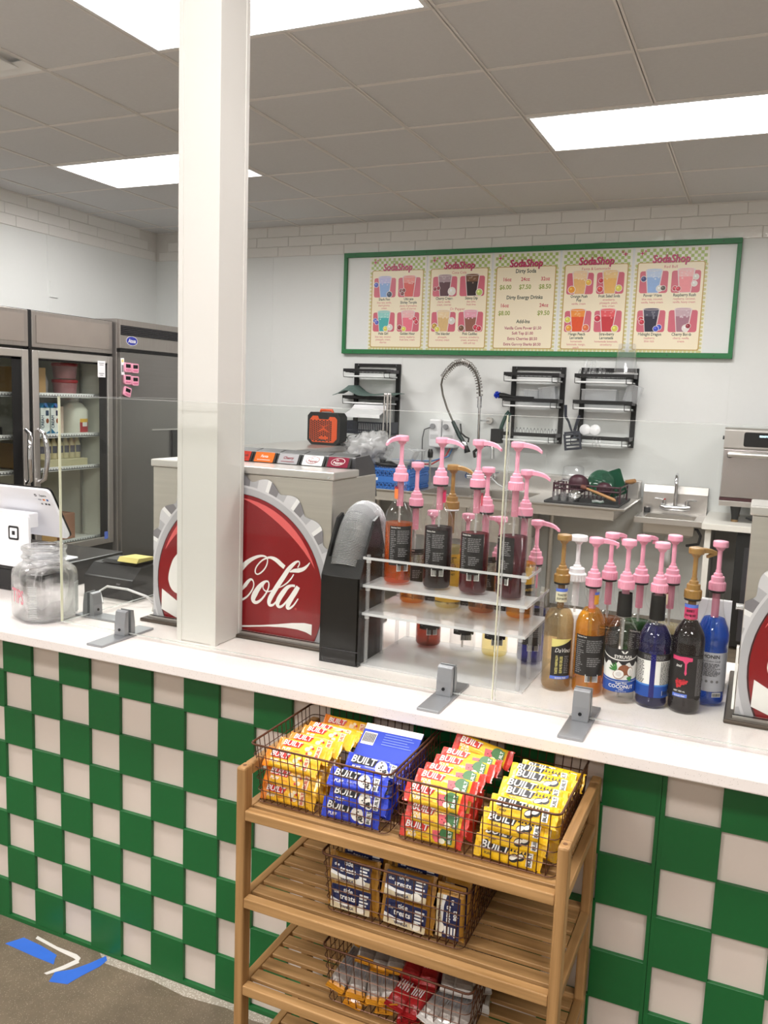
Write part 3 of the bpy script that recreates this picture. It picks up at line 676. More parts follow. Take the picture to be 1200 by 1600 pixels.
MB().prism([(1.914, ZT), (1.914, ZT+.062), (1.955, ZT+.095), (2.05, ZT+.098), (2.07, ZT+.07), (2.07, ZT)], 0, -1.83, -1.647, pr).build('body', t, bev=.005)
MB().prism([(1.952, ZT+.0985), (1.97, ZT+.106), (2.03, ZT+.106), (2.045, ZT+.0985)], 0, -1.80, -1.67, black_m).build('cover', t, bev=.002)
MB().text('star', .010, -1.70, ZT+.045, ink_g, XZ(1.9132), True, shear=.2).build('print', t)
t = MB().prism([(1.95, ZT+.107), (1.96, ZT+.120), (2.03, ZT+.116), (2.03, ZT+.1075)], 0, -1.735, -1.662, M('yellow_card', (206, 190, 110), .6, noise=.05)).build('yellow_card', None, 'folded yellow card lying on the charcoal printer', 'card')
cab = M('white_cable', (214, 212, 212), .4, noise=.02)
MB().tube([(-1.70, 1.85, ZT+.004), (-1.735, 1.875, ZT+.03), (-1.72, 1.89, ZT+.043), (-1.64, 1.885, ZT+.045), (-1.58, 1.895, ZT+.03), (-1.565, 1.915, ZT+.01), (-1.59, 1.93, ZT+.004)], .0035, cab, 6).build('cable', None, 'white cable looped on the counter in front of the printer', 'cable')
MB().tube([(-1.91, 1.80, ZT+.003), (-1.905, 1.79, ZT+.04), (-1.885, 1.785, ZT+.085), (-1.85, 1.79, ZT+.105), (-1.82, 1.81, ZT+.10)], .003, cab, 6).build('cable', None, 'white cable hanging in an arc left of the glass jar', 'cable')

# ================================================================== acrylic bottle stand
SX0, SX1, SY0 = -.812, -.426, 1.722
FX = [-.753, -.655, -.568, -.481]; MX = [-.749, -.658, -.573, -.481]; RX = [-.731, -.640, -.557, -.468]
FY, MY, RY = 1.784, 1.876, 1.950
st = thing('bottle_stand', 'clear stepped acrylic stand holding three rows of syrup bottles', 'bottle stand', (-.619, 1.85, ZT))
def holed(x0, x1, y0, y1, z0, z1, holes, mat, name):
    """plate with round holes: each hole gets its own rectangular cell"""
    m = MB(); n = 24; hs = sorted(holes); xs = [x0]+[(hs[i][0]+hs[i+1][0])/2 for i in range(len(hs)-1)]+[x1]
    for i, (cx, cy_, r) in enumerate(hs):
        a0, a1 = xs[i], xs[i+1]; vs = []
        for j in range(n):
            t = 2*PI*(j+.5)/n; c, s = math.cos(t), math.sin(t)
            k = min(((a1-cx) if c > 0 else (a0-cx))/c if abs(c) > 1e-6 else 9, ((y1-cy_) if s > 0 else (y0-cy_))/s if abs(s) > 1e-6 else 9)
            px, py = cx+k*c, cy_+k*s
            for z in (z0, z1): vs += [(px, py, z), (cx+r*c, cy_+r*s, z)]
        # snap the cell corners
        for X, Y in ((a0, y0), (a1, y0), (a1, y1), (a0, y1)):
            best = min(range(n), key=lambda j: (vs[4*j][0]-X)**2+(vs[4*j][1]-Y)**2)
            for q in (0, 2): vs[4*best+q] = (X, Y, vs[4*best+q][2])
        fs = []
        for j in range(n):
            b, c = 4*j, 4*((j+1) % n)
            fs += [(b+2, c+2, c+3, b+3), (b, b+1, c+1, c), (b+1, b+3, c+3, c+1)]
            mx, my = (vs[b][0]+vs[c][0])/2, (vs[b][1]+vs[c][1])/2
            if abs(my-y0) < 1e-4 or abs(my-y1) < 1e-4 or abs(mx-x0) < 1e-4 or abs(mx-x1) < 1e-4: fs.append((b, c, c+2, b+2))
        m.add(vs, fs, mat)
    return m.build(name, st)
zg, z2, z3 = 1.139, 1.074, 1.008
holed(SX0, SX1, SY0, 1.828, zg-.006, zg, [(x, FY, .0362) for x in FX], acrylic, 'guard_shelf')
m = MB().box(SX0, SX1, SY0, MY-.055, z2-.006, z2, acr_shelf); m.build('front_shelf', st)
holed(SX0, SX1, MY-.0545, MY+.045, z2-.006, z2, [(x, MY, .0362) for x in MX], acrylic, 'middle_guard')
m = MB().box(SX0, SX1, SY0, RY-.036, z3-.006, z3, acr_shelf); m.build('middle_shelf', st)
holed(SX0, SX1, RY-.0355, RY+.045, z3-.006, z3, [(x, RY, .0352) for x in RX], acrylic, 'rear_guard')
m = MB().box(SX0, SX1, SY0, RY+.045, ZT+.0003, ZT+.005, acr_shelf); m.build('base_plate', st)
edge = clear('acrylic_bright_edge', (248, 248, 250), .8, .1, milk=.5)
for z, y1 in ((zg, 1.828), (z2, MY+.045), (z3, RY+.045)):
    MB().box(SX0, SX1, SY0-.0009, SY0-.0002, z-.006, z, edge).box(SX1+.0002, SX1+.0009, SY0, y1, z-.006, z, edge).box(SX0-.0009, SX0-.0002, SY0, y1, z-.006, z, edge).build('shelf_edge', st)
for x in (SX0+.010, SX1-.012):
    for y, top in ((SY0+.008, zg), (1.820, zg), (MY+.037, z2), (RY+.037, z3)):
        m = MB().cyl((x, y, ZT+.005), (x, y, top+.004), .0048, acr_post, 10)
        m.build('post', st)
        for z in (zg, z2, z3):
            if z > top+.01: continue
            MB().cyl((x, y, z-.008), (x, y, z-.0145), .0058, edge, 10).build('spacer', st)

# ================================================================== syrup bottles with pumps
Rb = .0325
PROF = {
 'tall': [(.0, .004), (.024, .002), (.030, .003), (.0325, .010), (.0325, .146), (.0318, .158), (.0285, .170), (.0225, .181), (.0165, .190), (.0138, .198), (.0130, .206), (.0130, .228), (.0150, .2295), (.0150, .232), (.0135, .233), (.0135, .243)],
 'syr': [(.0, .004), (.025, .002), (.031, .004), (.0330, .012), (.0315, .030), (.0330, .045), (.0330, .122), (.0320, .129), (.0335, .136), (.0335, .146), (.028, .160), (.0205, .174), (.0165, .181), (.0150, .190), (.0135, .235), (.0150, .237), (.0150, .240), (.0135, .241), (.0135, .247)],
 'facet': [(.0, .004), (.024, .002), (.030, .004), (.0320, .012), (.0312, .040), (.0325, .055), (.0325, .120), (.0305, .128), (.0335, .140), (.0335, .153), (.0305, .166), (.0250, .180), (.0190, .195), (.0155, .215), (.0145, .235), (.0150, .238), (.0150, .241), (.0135, .242), (.0135, .250)],
 'wide': [(.0, .004), (.026, .002), (.032, .004), (.0340, .012), (.0340, .150), (.032, .168), (.027, .183), (.0215, .192), (.0205, .196), (.0205, .228)],
}
LIQ = {}
def liquid(name, tint, milk=.0, mcol=(200, 200, 200)):
    return clear('liquid_'+name, tint, .35, .1, milk=milk, milkcol=mcol)
def inset(prof, d): return [(max(0, r-d), z+(d if i < 3 else 0)) for i, (r, z) in enumerate(prof)]
def cutprof(prof, zt):
    out = []
    for i, (r, z) in enumerate(prof):
        if z <= zt: out.append((r, z))
        else:
            r0, z0 = prof[i-1]; k = (zt-z0)/(z-z0); out.append((r0+(r-r0)*k, zt)); break
    return out
def pump(par, z0, mat, ang, big=1.0, spout=.056, ring=None):
    """collar, stem, head with spout, dip tube; z0 is the collar's foot"""
    m = MB(); m.lathe([(.0165*big, z0-.004), (.0168*big, z0+.012), (.0150*big, z0+.0145)], mat, 24, hard=True).lathe([(.0136*big, z0+.0145), (.0134*big, z0+.024), (.0122*big, z0+.0255)], mat, 20, hard=True).lathe([(.0095, z0+.0255), (.0088, z0+.031), (.0062, z0+.033), (.0058, z0+.038)], mat, 16, hard=True)
    for k in range(20):
        a = 2*PI*k/20; m.box(.0166*big, .0174*big, -.0008, .0008, z0-.003, z0+.012, mat, Matrix.Rotation(a, 4, 'Z'))
    col = m.build('pump_collar', par)
    MB().cyl((0, 0, z0+.038), (0, 0, z0+.088), .0047, mat, 12).build('pump_stem', par)
    m = MB().lathe([(.0062, z0+.080), (.0100, z0+.086), (.0105, z0+.0875)], mat, 16)
    hz = z0+.0875
    m.lathe([(.0148*big, hz), (.0155*big, hz+.002), (.0155*big, hz+.010), (.0145*big, hz+.0125), (.010*big, hz+.0135)], mat, 24, hard=True)
    if spout:
        c, s = math.cos(ang), math.sin(ang); pth = []; sec = []
        prof = [(.006, .0072, .0062, .0052), (.022, .0070, .0050, .0050), (.036, .0048, .0040, .0045), (.047, .0010, .0034, .0040), (spout, -.0055, .0030, .0032)]
        vs = []; fs = []
        for d, dz, hw, hh in prof:
            for u, v in ((-1, -1), (1, -1), (1, .7), (.5, 1), (-.5, 1), (-1, .7)):
                vs.append((c*d-s*hw*u, s*d+c*hw*u, hz+dz+hh*v-.0005))
        n = 6
        for i in range(len(prof)-1): fs += [(i*n+j, i*n+(j+1) % n, (i+1)*n+(j+1) % n, (i+1)*n+j) for j in range(n)]
        fs += [tuple(range(n))[::-1], tuple(range((len(prof)-1)*n, len(prof)*n))]
        m.add(vs, fs, mat, False)
    m.build('pump_head', par)
    if ring:
        MB().lathe([(.0152, z0-.0085), (.0166, z0-.008), (.0166, z0-.0045), (.0150, z0-.004)], ring, 18).build('neck_ring', par)
def cylwarp(r, a0):
    return lambda x, y, z: ((r+z)*math.cos(a0+x/r), (r+z)*math.sin(a0+x/r), y)
def patch(m, r, a0, w, z0, z1, mat, n=None, dz=0.0):
    """label patch wrapped on a cylinder of radius r, centred at angle a0, w wide along the arc"""
    n = n or max(3, int(w/.006)); vs = []
    for i in range(n+1):
        a = a0+(i/n-.5)*w/r
        for z in (z0, z1): vs.append(((r+dz)*math.cos(a), (r+dz)*math.sin(a), z))
    m.add(vs, [(2*i, 2*i+2, 2*i+3, 2*i+1) for i in range(n)], mat, True)
LR = Rb+.0006
blk_label = M('label_black', (30, 27, 28), .4, noise=.05)
def fine_print(m, r, a, x0, x1, z0, z1, mat, lh=.0028, seed=1, ragged=.25, dz=.0005):
    q = random.Random(seed); z = z1-lh; W_ = cylwarp(r+dz, a)
    while z > z0:
        x = x0
        e = x1-(x1-x0)*q.random()*ragged
        while x < e:
            w = q.uniform(.0025, .008); w = min(w, e-x)
            if w > .001:
                c = [W_(xx, zz, 0) for xx, zz in ((x, z), (x+w, z), (x+w, z+lh*.5), (x, z+lh*.5))]; m.add(c, [(0, 1, 2, 3)], mat)
            x += w+.0012
        z -= lh
def barcode(m, r, a, x0, x1, z0, z1, seed=3):
    W_ = cylwarp(r, a); m.add([W_(x, z, .0005) for x, z in ((x0, z0), (x1, z0), (x1, z1), (x0, z1))], [(0, 1, 2, 3)], ink_w)
    q = random.Random(seed); x = x0+.0015
    while x < x1-.002:
        w = q.choice((.0005, .0008, .0012)); m.add([W_(xx, zz, .0009) for xx, zz in ((x, z0+.002), (x+w, z0+.002), (x+w, z1-.0015), (x, z1-.0015))], [(0, 1, 2, 3)], ink_k); x += w+q.choice((.0006, .001))
def back_label(par, a, seed=1, nut=True, z0=.047, z1=.138, w=.056):
    """black back label: nutrition column, paragraphs, barcode below"""
    m = MB(); patch(m, LR, a, w, z0, z1, blk_label)
    x0 = -w/2+.003; W_ = cylwarp(LR+.0005, a)
    fine_print(m, LR, a, x0, -.012 if nut else 0, z0+.005, z1-.008, ink_g, .0044, seed, .5)
    fine_print(m, LR, a, -.009, w/2-.006, z0+.05, z1-.008, ink_g, .0040, seed+5, .2)
    fine_print(m, LR, a, -.006, w/2-.008, z0+.018, z0+.042, ink_g, .0042, seed+9, .4)
    m.text('Nutrition Facts', .0045, x0+.0115, z1-.005, ink_w, None, True, warp=W_, sx=.8)
    barcode(m, LR, a, -.008, .020, z0-.014, z0+.003, seed)
    m.build('back_label', par)
def bottle(label, x, y, z, kind='tall', liq=None, fill=.150, pumpmat=pink, ang=0.0, ring=None, group='syrup bottles', big=1.0, spout=.056, shell=pet, collar=None, tube=None, labels=None):
    t = thing('syrup_bottle', label, 'syrup bottle', (0, 0, 0), 0, group)
    pf = PROF[kind]
    MB().open_lathe(pf, shell, 28).build('bottle_shell', t)
    if liq is not None:
        lp = cutprof(inset(pf, .0016), fill)
        MB().lathe(lp+[(0, fill)], liq, 28).build('syrup', t)
    zc = pf[-1][1]-.004+.004
    pump(t, zc, pumpmat, ang, big, spout, ring)
    tm = tube or pumpmat
    nk = pf[-1][1]
    MB().cyl((0, 0, nk-.062), (0, 0, nk), .0078, clear('dip_pink', (246, 200, 214), .3, .3, milk=.5, milkcol=(236, 166, 188)) if tm is pink else tm, 12).cyl((0, 0, .008), (0, 0, nk-.060), .0027, clear('straw_clear', (225, 220, 215), .5, .2, milk=.35), 8).build('dip_tube', t)
    if labels: labels(t, math.atan2(-y, -x))
    t.location = (x, y, z)
    return t
L_orange = liquid('orange', (246, 158, 48), .14, (226, 112, 18)); L_amber = liquid('amber', (246, 196, 96), .10, (216, 136, 30))
L_dark = liquid('dark', (110, 40, 54), .25, (40, 10, 18)); L_cherry = liquid('cherry', (176, 40, 68), .25, (120, 12, 38))
L_plum = liquid('plum', (160, 40, 74), .25, (104, 14, 48)); L_pale = liquid('pale', (250, 242, 204), .06, (236, 220, 160))
L_clear = liquid('water', (250, 250, 250)); L_brown = liquid('brown', (190, 110, 70), .15, (110, 52, 32))
L_gold = liquid('gold', (248, 204, 76), .20, (226, 160, 30)); L_smoke = liquid('smoke', (226, 208, 174), .22, (186, 164, 124))
L_navy = liquid('navy', (60, 66, 176), .3, (22, 26, 110)); L_blue = liquid('blue', (80, 150, 232), .35, (24, 100, 204)); L_green = liquid('green', (84, 150, 84), .3, (24, 92, 34))
L_rust = liquid('rust', (232, 182, 120), .12, (176, 104, 44)); L_cream = liquid('cream', (248, 242, 214), .25, (238, 228, 196))
L_black = liquid('blackberry', (90, 24, 44), .35, (30, 8, 18))
def lab_back(seed, off=0.0, nut=True, neck=None):
    def f(t, a):
        back_label(t, a+off, seed, nut)
        if neck:
            m = MB(); cl, da = neck; patch(m, .0136, a+da, .014, .198, .226, M('neck_tag_%d_%d_%d' % cl, cl, .4, noise=.02)); patch(m, .0138, a+da, .014, .2215, .2265, M('neck_tag_top', (150, 30, 60), .4, noise=.02)); m.build('neck_label', t)
    return f
def lab_yellow(t, a):
    m = MB(); yl = M('label_yellow', (226, 178, 62), .4, noise=.03); patch(m, LR, a, .075, .02, .135, yl)
    W_ = cylwarp(LR+.0005, a); m.text('MONIN', .013, 0, .095, ink_k, None, True, warp=W_); m.text('GOURMET', .006, 0, .085, ink_k, None, True, warp=W_)
    fine_print(m, LR, a, -.02, .02, .105, .13, ink_k, .004, 4, .3); m.build('front_label', t)
def lab_patchyellow(t, a):
    m = MB(); patch(m, LR, a+.5, .05, .04, .125, blk_label); patch(m, LR, a+.55, .034, .085, .125, M('label_yellow', (226, 178, 62), .4), dz=.0004)
    W_ = cylwarp(LR+.0005, a+.5); m.text('TOASTED', .008, 0, .07, M('label_gold_ink', (214, 178, 90), .4, noise=.02), None, True, warp=W_); fine_print(m, LR, a+.5, -.02, .02, .045, .066, ink_g, .003, 5); m.build('front_label', t)
RT = R(-8)
F_G = 'syrup bottles on the acrylic stand'
bottle('orange syrup bottle at the left end of the stand\'s front row', FX[0], FY, z2, 'tall', L_orange, .143, ang=R(-105), group=F_G, labels=lab_back(11, .18, neck=((240, 128, 60), -.9)))
bottle('dark syrup bottle, second from left in the stand\'s front row', FX[1], FY, z2, 'tall', L_dark, .142, ang=R(-12), ring=black_m, group=F_G, labels=lab_back(12, -.15, neck=((214, 40, 96), 1.0)))
bottle('dark red syrup bottle, third from left in the stand\'s front row', FX[2], FY, z2, 'tall', L_cherry, .136, ang=R(-14), ring=black_m, group=F_G, labels=lab_back(13, -.2, neck=((226, 90, 110), 1.2)))
bottle('plum red syrup bottle at the right end of the stand\'s front row', FX[3], FY, z2, 'tall', L_plum, .138, ang=R(-10), group=F_G, labels=lab_back(14, -.75))
bottle('amber syrup bottle at the left end of the stand\'s middle row', MX[0], MY, z3, 'tall', L_amber, .120, ang=R(110), ring=black_m, group=F_G, labels=lab_back(15, .1))
bottle('yellow-labelled pale syrup bottle with a tan pump in the stand\'s middle row', MX[1], MY, z3, 'tall', L_pale, .150, pumpmat=tan, ang=R(-14), ring=white_p, group=F_G, tube=clear('dip_tan', (190, 160, 120), .3, .3, milk=.5, milkcol=(170, 130, 80)), labels=lab_yellow)
bottle('rust brown syrup bottle, third from left in the stand\'s middle row', MX[2], MY, z3, 'tall', L_rust, .100, ang=R(105), ring=black_m, group=F_G, labels=lab_back(17, .1))
bottle('golden syrup bottle at the right end of the stand\'s middle row', MX[3], MY, z3, 'tall', L_gold, .130, ang=R(-10), ring=black_m, group=F_G, labels=lab_patchyellow)
bottle('brown syrup bottle at the left end of the stand\'s rear row', RX[0], RY, ZT+.0055, 'tall', L_brown, .130, ang=R(110), ring=black_m, group=F_G, labels=lab_back(19, .1))
bottle('clear syrup bottle, second from left in the stand\'s rear row', RX[1], RY, ZT+.0055, 'tall', L_clear, .11, ang=R(108), ring=black_m, group=F_G, labels=lab_back(20, .1))
bottle('pale straw syrup bottle, third from left in the stand\'s rear row', RX[2], RY, ZT+.0055, 'tall', L_pale, .12, ang=R(160), ring=black_m, group=F_G, labels=lab_back(21, .0))
bottle('navy syrup bottle at the right end of the stand\'s rear row', RX[3], RY, ZT+.0055, 'tall', L_navy, .13, ang=R(-12), ring=black_m, group=F_G, labels=lab_back(22, .0))
# ---- ten bottles standing on the counter
G_G = 'syrup bottles standing on the counter'
def lab_toasted(t, a):
    m = MB(); a += .30; patch(m, LR, a, .046, .036, .118, blk_label); W_ = cylwarp(LR+.0004, a)
    pts = [(-.023, .118), (-.023, .102), (-.012, .103), (0, .106), (.012, .112), (.023, .118)]; n = 8
    vs = []; 
    for i in range(9):
        x = -.023+.046*i/8; lo = .101+.017*(i/8)**1.6; vs += [W_(x, lo, 0), W_(x, .119, 0)]
    m.add(vs, [(2*i, 2*i+2, 2*i+3, 2*i+1) for i in range(8)], M('label_straw', (226, 212, 130), .4, noise=.02), True)
    W2 = cylwarp(LR+.0009, a); Y = M('label_straw')
    m.text('DaVinci', .0135, .002, .090, ink_w, None, False, warp=W2, shear=.25, sx=.85)
    rot = lambda f: (lambda x, y, z: f(-y, x, z))
    m.text('TOASTED MARSHMALLOW', .0078, .0625, .008, Y, None, True, warp=rot(W2), sx=.44)
    m.text('GUIMAUVES GRILLEES', .0085, .0625, -.002, Y, None, True, warp=rot(W2), sx=.46)
    fine_print(m, LR+.0006, a, .006, .017, .042, .084, ink_g, .004, 8, .2)
    patch(m, LR, a, .046, .030, .037, M('label_periwinkle', (92, 120, 214), .4, noise=.02), dz=.0004); m.text('SUGAR FREE', .0045, 0, .0315, ink_w, None, True, warp=W2)
    m.build('front_label', t)
    m = MB(); an = a-.05; patch(m, .0136, an, .032, .196, .226, M('neck_cream', (232, 226, 196), .5, noise=.02)); patch(m, .0139, an, .032, .219, .226, M('label_periwinkle'))
    W3 = cylwarp(.0141, an); m.text('TOASTED', .0068, 0, .2095, ink_k, None, True, warp=W3, sx=.75); m.text('GUIMAUVES', .0068, 0, .2015, ink_k, None, True, warp=W3, sx=.7); m.build('neck_label', t)
bottle('smoky beige syrup bottle with a tan pump, leftmost of those on the counter', -.373, 1.806, ZT, 'tall', L_smoke, .178, pumpmat=tan, ang=R(101), ring=black_m, group=G_G, tube=clear('dip_tan'), labels=lab_toasted)
def lab_gold(t, a):
    back_label(t, a+.1, 31, True, .048, .136, .070)
    m = MB(); patch(m, .0136, a+.9, .016, .200, .226, M('neck_gold', (226, 160, 40), .4, noise=.02)); patch(m, .0139, a+.9, .016, .221, .227, M('label_periwinkle')); m.build('neck_label', t)
bottle('golden syrup bottle with a black back label and pink pump, front row on the counter', -.305, 1.806, ZT, 'tall', L_gold, .190, spout=.042, ang=R(12), ring=black_m, group=G_G, labels=lab_gold)
def lab_coconut(t, a):
    m = MB(); a += .05; w = .094; r = LR+.0006
    patch(m, r, a, w, .028, .120, M('label_white', (236, 234, 230), .4, noise=.01))
    W_ = cylwarp(r+.0006, a); K = M('label_ink_soft', (40, 38, 40), .4, noise=.02); Bl = M('label_royal', (24, 74, 160), .4, noise=.03)
    def band(lo, hi, mat, dz): 
        vs = []; f = cylwarp(r+dz, a)
        for i in range(17):
            x = -w/2+w*i/16; vs += [f(x, lo(x), 0), f(x, hi(x), 0)]
        m.add(vs, [(2*i, 2*i+2, 2*i+3, 2*i+1) for i in range(16)], mat, True)
    band(lambda x: .098+5*x*x, lambda x: .1205, K, .0004); band(lambda x: .0955+5*x*x, lambda x: .0975+5*x*x, ink_w, .0005)
    band(lambda x: .0885-.0055*math.sin(x*300), lambda x: .096+5*x*x, K, .0003)
    band(lambda x: .0275, lambda x: .0545+2*x*x, Bl, .0004); band(lambda x: .050+2*x*x, lambda x: .0508+2*x*x, ink_w, .0006)
    m.text('SYRUVIA', .0098, .004, .1005, ink_w, None, True, warp=W_)
    for s in (-1, 1): m.add([W_(.006+s*x, z, .0003) for x, z in ((.0003, .111), (.003, .1115), (.006, .115), (.0068, .1175), (.003, .1165), (.0008, .114))], [tuple(range(6))], ink_w)
    def blob(x, z, rx, rz, mat, dz, rot=0):
        wrap_poly(m, [(x+rx*math.cos(q)*math.cos(rot)-rz*math.sin(q)*math.sin(rot), z+rx*math.cos(q)*math.sin(rot)+rz*math.sin(q)*math.cos(rot)) for q in (2*PI*i/18 for i in range(18))], cylwarp(r+dz, a), mat)
    br = M('coconut_brown', (140, 82, 52), .5, noise=.2, scale=200); lf = M('leaf_green', (60, 128, 60), .5, noise=.1); lg = M('coconut_grey', (214, 208, 206), .4, noise=.03)
    for q in (2.2, 2.6, 3.0, 1.8): blob(-.008+.010*math.cos(q), .074+.010*math.sin(q), .008, .002, lf, .0009, q)
    for q in (-.3, .1, -.7): blob(.012+.008*math.cos(q), .060+.006*math.sin(q), .006, .002, lf, .0009, q)
    blob(.007, .076, .0125, .0115, br, .0010); blob(.0195, .073, .0075, .0105, br, .0012); blob(.0205, .073, .006, .009, ink_w, .0014); blob(.0205, .072, .0035, .006, lg, .0016)
    blob(-.004, .0665, .0118, .0098, br, .0016, .2); blob(-.004, .067, .0108, .0090, ink_w, .0018, .2); blob(-.004, .0675, .0062, .0050, lg, .0020, .2)
    m.text('Sugar Free', .0055, .003, .0455, ink_w, None, True, warp=W_); m.text('COCONUT', .0105, .003, .0365, ink_w, None, True, warp=W_); m.text('SYRUP', .0035, .003, .0325, ink_w, None, True, warp=W_); m.text('750 ml (25.4 fl oz)', .003, .003, .029, ink_w, None, False, warp=W_)
    m.build('front_label', t)
    m = MB(); m.open_lathe([(.0160, .185), (.0146, .234)], black_m, 24); m.build('neck_sleeve', t)
bottle('clear syrup bottle with a coconut picture label and black neck sleeve', -.236, 1.797, ZT, 'syr', L_clear, .168, ang=R(97), group=G_G, labels=lab_coconut, tube=pink)
def lab_blueback(t, a):
    m = MB(); r = LR+.0006; w = .098; patch(m, r, a, w, .026, .118, M('label_white')); W_ = cylwarp(r+.0008, a)
    patch(m, r, a, w, .104, .1185, M('label_ink_soft', (40, 38, 40), .4), dz=.0003); patch(m, r, a, w, .026, .050, M('label_royal'), dz=.0003); patch(m, r, a, w, .050, .0535, M('label_sky', (70, 130, 204), .4, noise=.02), dz=.0003)
    fine_print(m, r, a, -.044, -.016, .054, .103, ink_k, .0032, 41, .2); fine_print(m, r, a, .016, .044, .054, .103, ink_k, .0027, 42, .2); fine_print(m, r, a, -.02, .03, .106, .116, ink_g, .003, 43, .2)
    patch(m, r, a, .010, .026, .118, L_navy_solid, dz=.0005)
    barcode(m, r, a, .022, .042, .030, .041, 6); m.build('back_label', t)
    m = MB(); m.open_lathe([(.0160, .185), (.0146, .238)], black_m, 24); m.build('neck_sleeve', t)
L_navy_solid = M('navy_gap', (22, 24, 104), .2, noise=.03)
bottle('navy blue syrup bottle with white back label and black neck sleeve', -.170, 1.803, ZT, 'syr', L_navy, .172, ang=R(95), group=G_G, labels=lab_blueback)
def lab_rasp(t, a):
    m = MB(); r = LR+.0004; a -= .15; patch(m, r, a, .086, .036, .125, M('label_black')); W_ = cylwarp(r+.0006, a); pk = M('label_pink', (214, 66, 112), .4, noise=.03)
    vs = []
    top = [(-.026, .122), (-.01, .1215), (.004, .1225), (.016, .121), (.016, .114), (.009, .113), (.0055, .108), (.0055, .094), (.0065, .088), (.004, .083), (.0015, .088), (.0022, .096), (.0015, .108), (-.003, .113), (-.026, .114)]
    wrap_poly(m, top, W_, pk)
    wrap_poly(m, [(-.010+.0085*math.cos(q), .103+.0085*math.sin(q)) for q in (2*PI*i/20 for i in range(20))], cylwarp(r+.0010, a), M('label_black')); m.text('inci', .008, -.010, .1005, ink_w, None, True, warp=lambda x, y, z: W_(x, y, .0010), shear=.2)
    rb = M('raspberry', (196, 40, 52), .4, noise=.15, scale=150); rd = M('raspberry_dark', (150, 24, 40), .4, noise=.1)
    for cx, cz_ in ((-.008, .062), (-.001, .068), (-.010, .070), (.003, .070)):
        for k in range(9):
            q = k*2.4; rr_ = .0012*k**.7
            m.add([W_(cx+rr_*math.cos(q)+.0022*math.cos(s), cz_+rr_*math.sin(q)+.0022*math.sin(s), .0004+k*.00003) for s in (2*PI*i/8 for i in range(8))], [tuple(range(8))], rb if k % 3 else rd)
    m.text('NET 750 mL', .0045, -.006, .048, ink_w, None, True, warp=W_); patch(m, r, a-.15, .030, .037, .044, M('label_periwinkle'), dz=.0004); m.text('SUGAR FREE', .0038, -.005, .0385, ink_w, None, True, warp=W_)
    fine_print(m, r+.0002, a, .026, .042, .04, .12, ink_g, .0027, 51, .2); m.build('front_label', t)
    m = MB(); patch(m, .0136, a, .036, .196, .226, pk); patch(m, .0139, a, .036, .220, .227, M('label_periwinkle')); W3 = cylwarp(.0141, a); m.text('BERRY', .0075, 0, .211, ink_k, None, True, warp=W3, sx=.8); m.text('FRAMBOISE', .0065, 0, .202, ink_k, None, True, warp=W3, sx=.7); m.build('neck_label', t)
bottle('dark raspberry syrup bottle with a tan pump and pink drip label', -.104, 1.804, ZT, 'tall', L_black, .192, pumpmat=tan, ang=R(40), ring=black_m, group=G_G, tube=clear('dip_tan'), spout=.026, labels=lab_rasp)
def lab_bluewhite(t, a):
    m = MB(); a += .12; r = LR+.0002; patch(m, r, a, .072, .034, .118, M('label_grey_white', (196, 196, 204), .4, noise=.02)); W_ = cylwarp(r+.0006, a)
    m.text('MONIN', .0105, -.003, .106, ink_k, None, True, warp=W_); m.text('Blue Cotton Candy', .0062, -.003, .098, ink_k, None, False, warp=W_, shear=.25, sx=.8)
    fine_print(m, r, a, -.022, .02, .066, .096, ink_k, .0026, 61, .3); fine_print(m, r, a, -.034, -.026, .04, .115, ink_k, .0026, 62, .1)
    for k in range(4): m.add([W_(-.02+.011*k+.003*math.cos(q), .056+.003*math.sin(q), 0) for q in (2*PI*i/10 for i in range(10))], [tuple(range(10))], ink_g)
    barcode(m, r, a, .004, .024, .022, .032, 9); m.build('back_label', t)
bottle('bright blue syrup bottle with a white label, rightmost of those on the counter', -.062, 1.880, ZT, 'facet', L_blue, .186, ang=R(92), ring=black_m, group=G_G, labels=lab_bluewhite)
milkm = M('milky_syrup', (238, 234, 228), .4, noise=.02)
bottle('milky white syrup bottle with a big white pump', -.362, 1.912, ZT, 'wide', milkm, .150, pumpmat=white_p, ang=R(95), group=G_G, big=1.28, spout=.020, tube=white_p)
bottle('brown syrup bottle with pink pump behind the coconut bottle', -.287, 1.900, ZT, 'tall', L_rust, .150, ang=R(60), ring=black_m, group=G_G, spout=.035, labels=lab_back(71, .3))
bottle('green syrup bottle with pink pump behind the navy bottle', -.220, 1.905, ZT, 'tall', L_green, .150, ang=R(60), ring=black_m, group=G_G, spout=.035, labels=lab_back(72, .3))
bottle('pale cream syrup bottle with pink pump behind the raspberry bottle', -.155, 1.905, ZT, 'facet', L_cream, .150, ang=R(85), ring=black_m, group=G_G, spout=.035, labels=lab_back(73, .3, neck=((232, 224, 190), -.9)))
# white lid holder between the blue bottle and the right dispenser
t = thing('napkin_holder', 'white plastic holder between the blue bottle and the right dispenser', 'holder', (-.075, 2.02, ZT))
MB().prism([(1.985, ZT), (2.0, ZT+.20), (2.01, ZT+.20), (2.06, ZT)], 0, -.105, -.032, white_p).build('body', t, bev=.003)
B(-.096, -.041, 1.9835, 1.987, ZT+.03, ZT+.12, M('holder_grey', (206, 206, 208), .4, noise=.02)).build('front_plate', t, bev=.001)

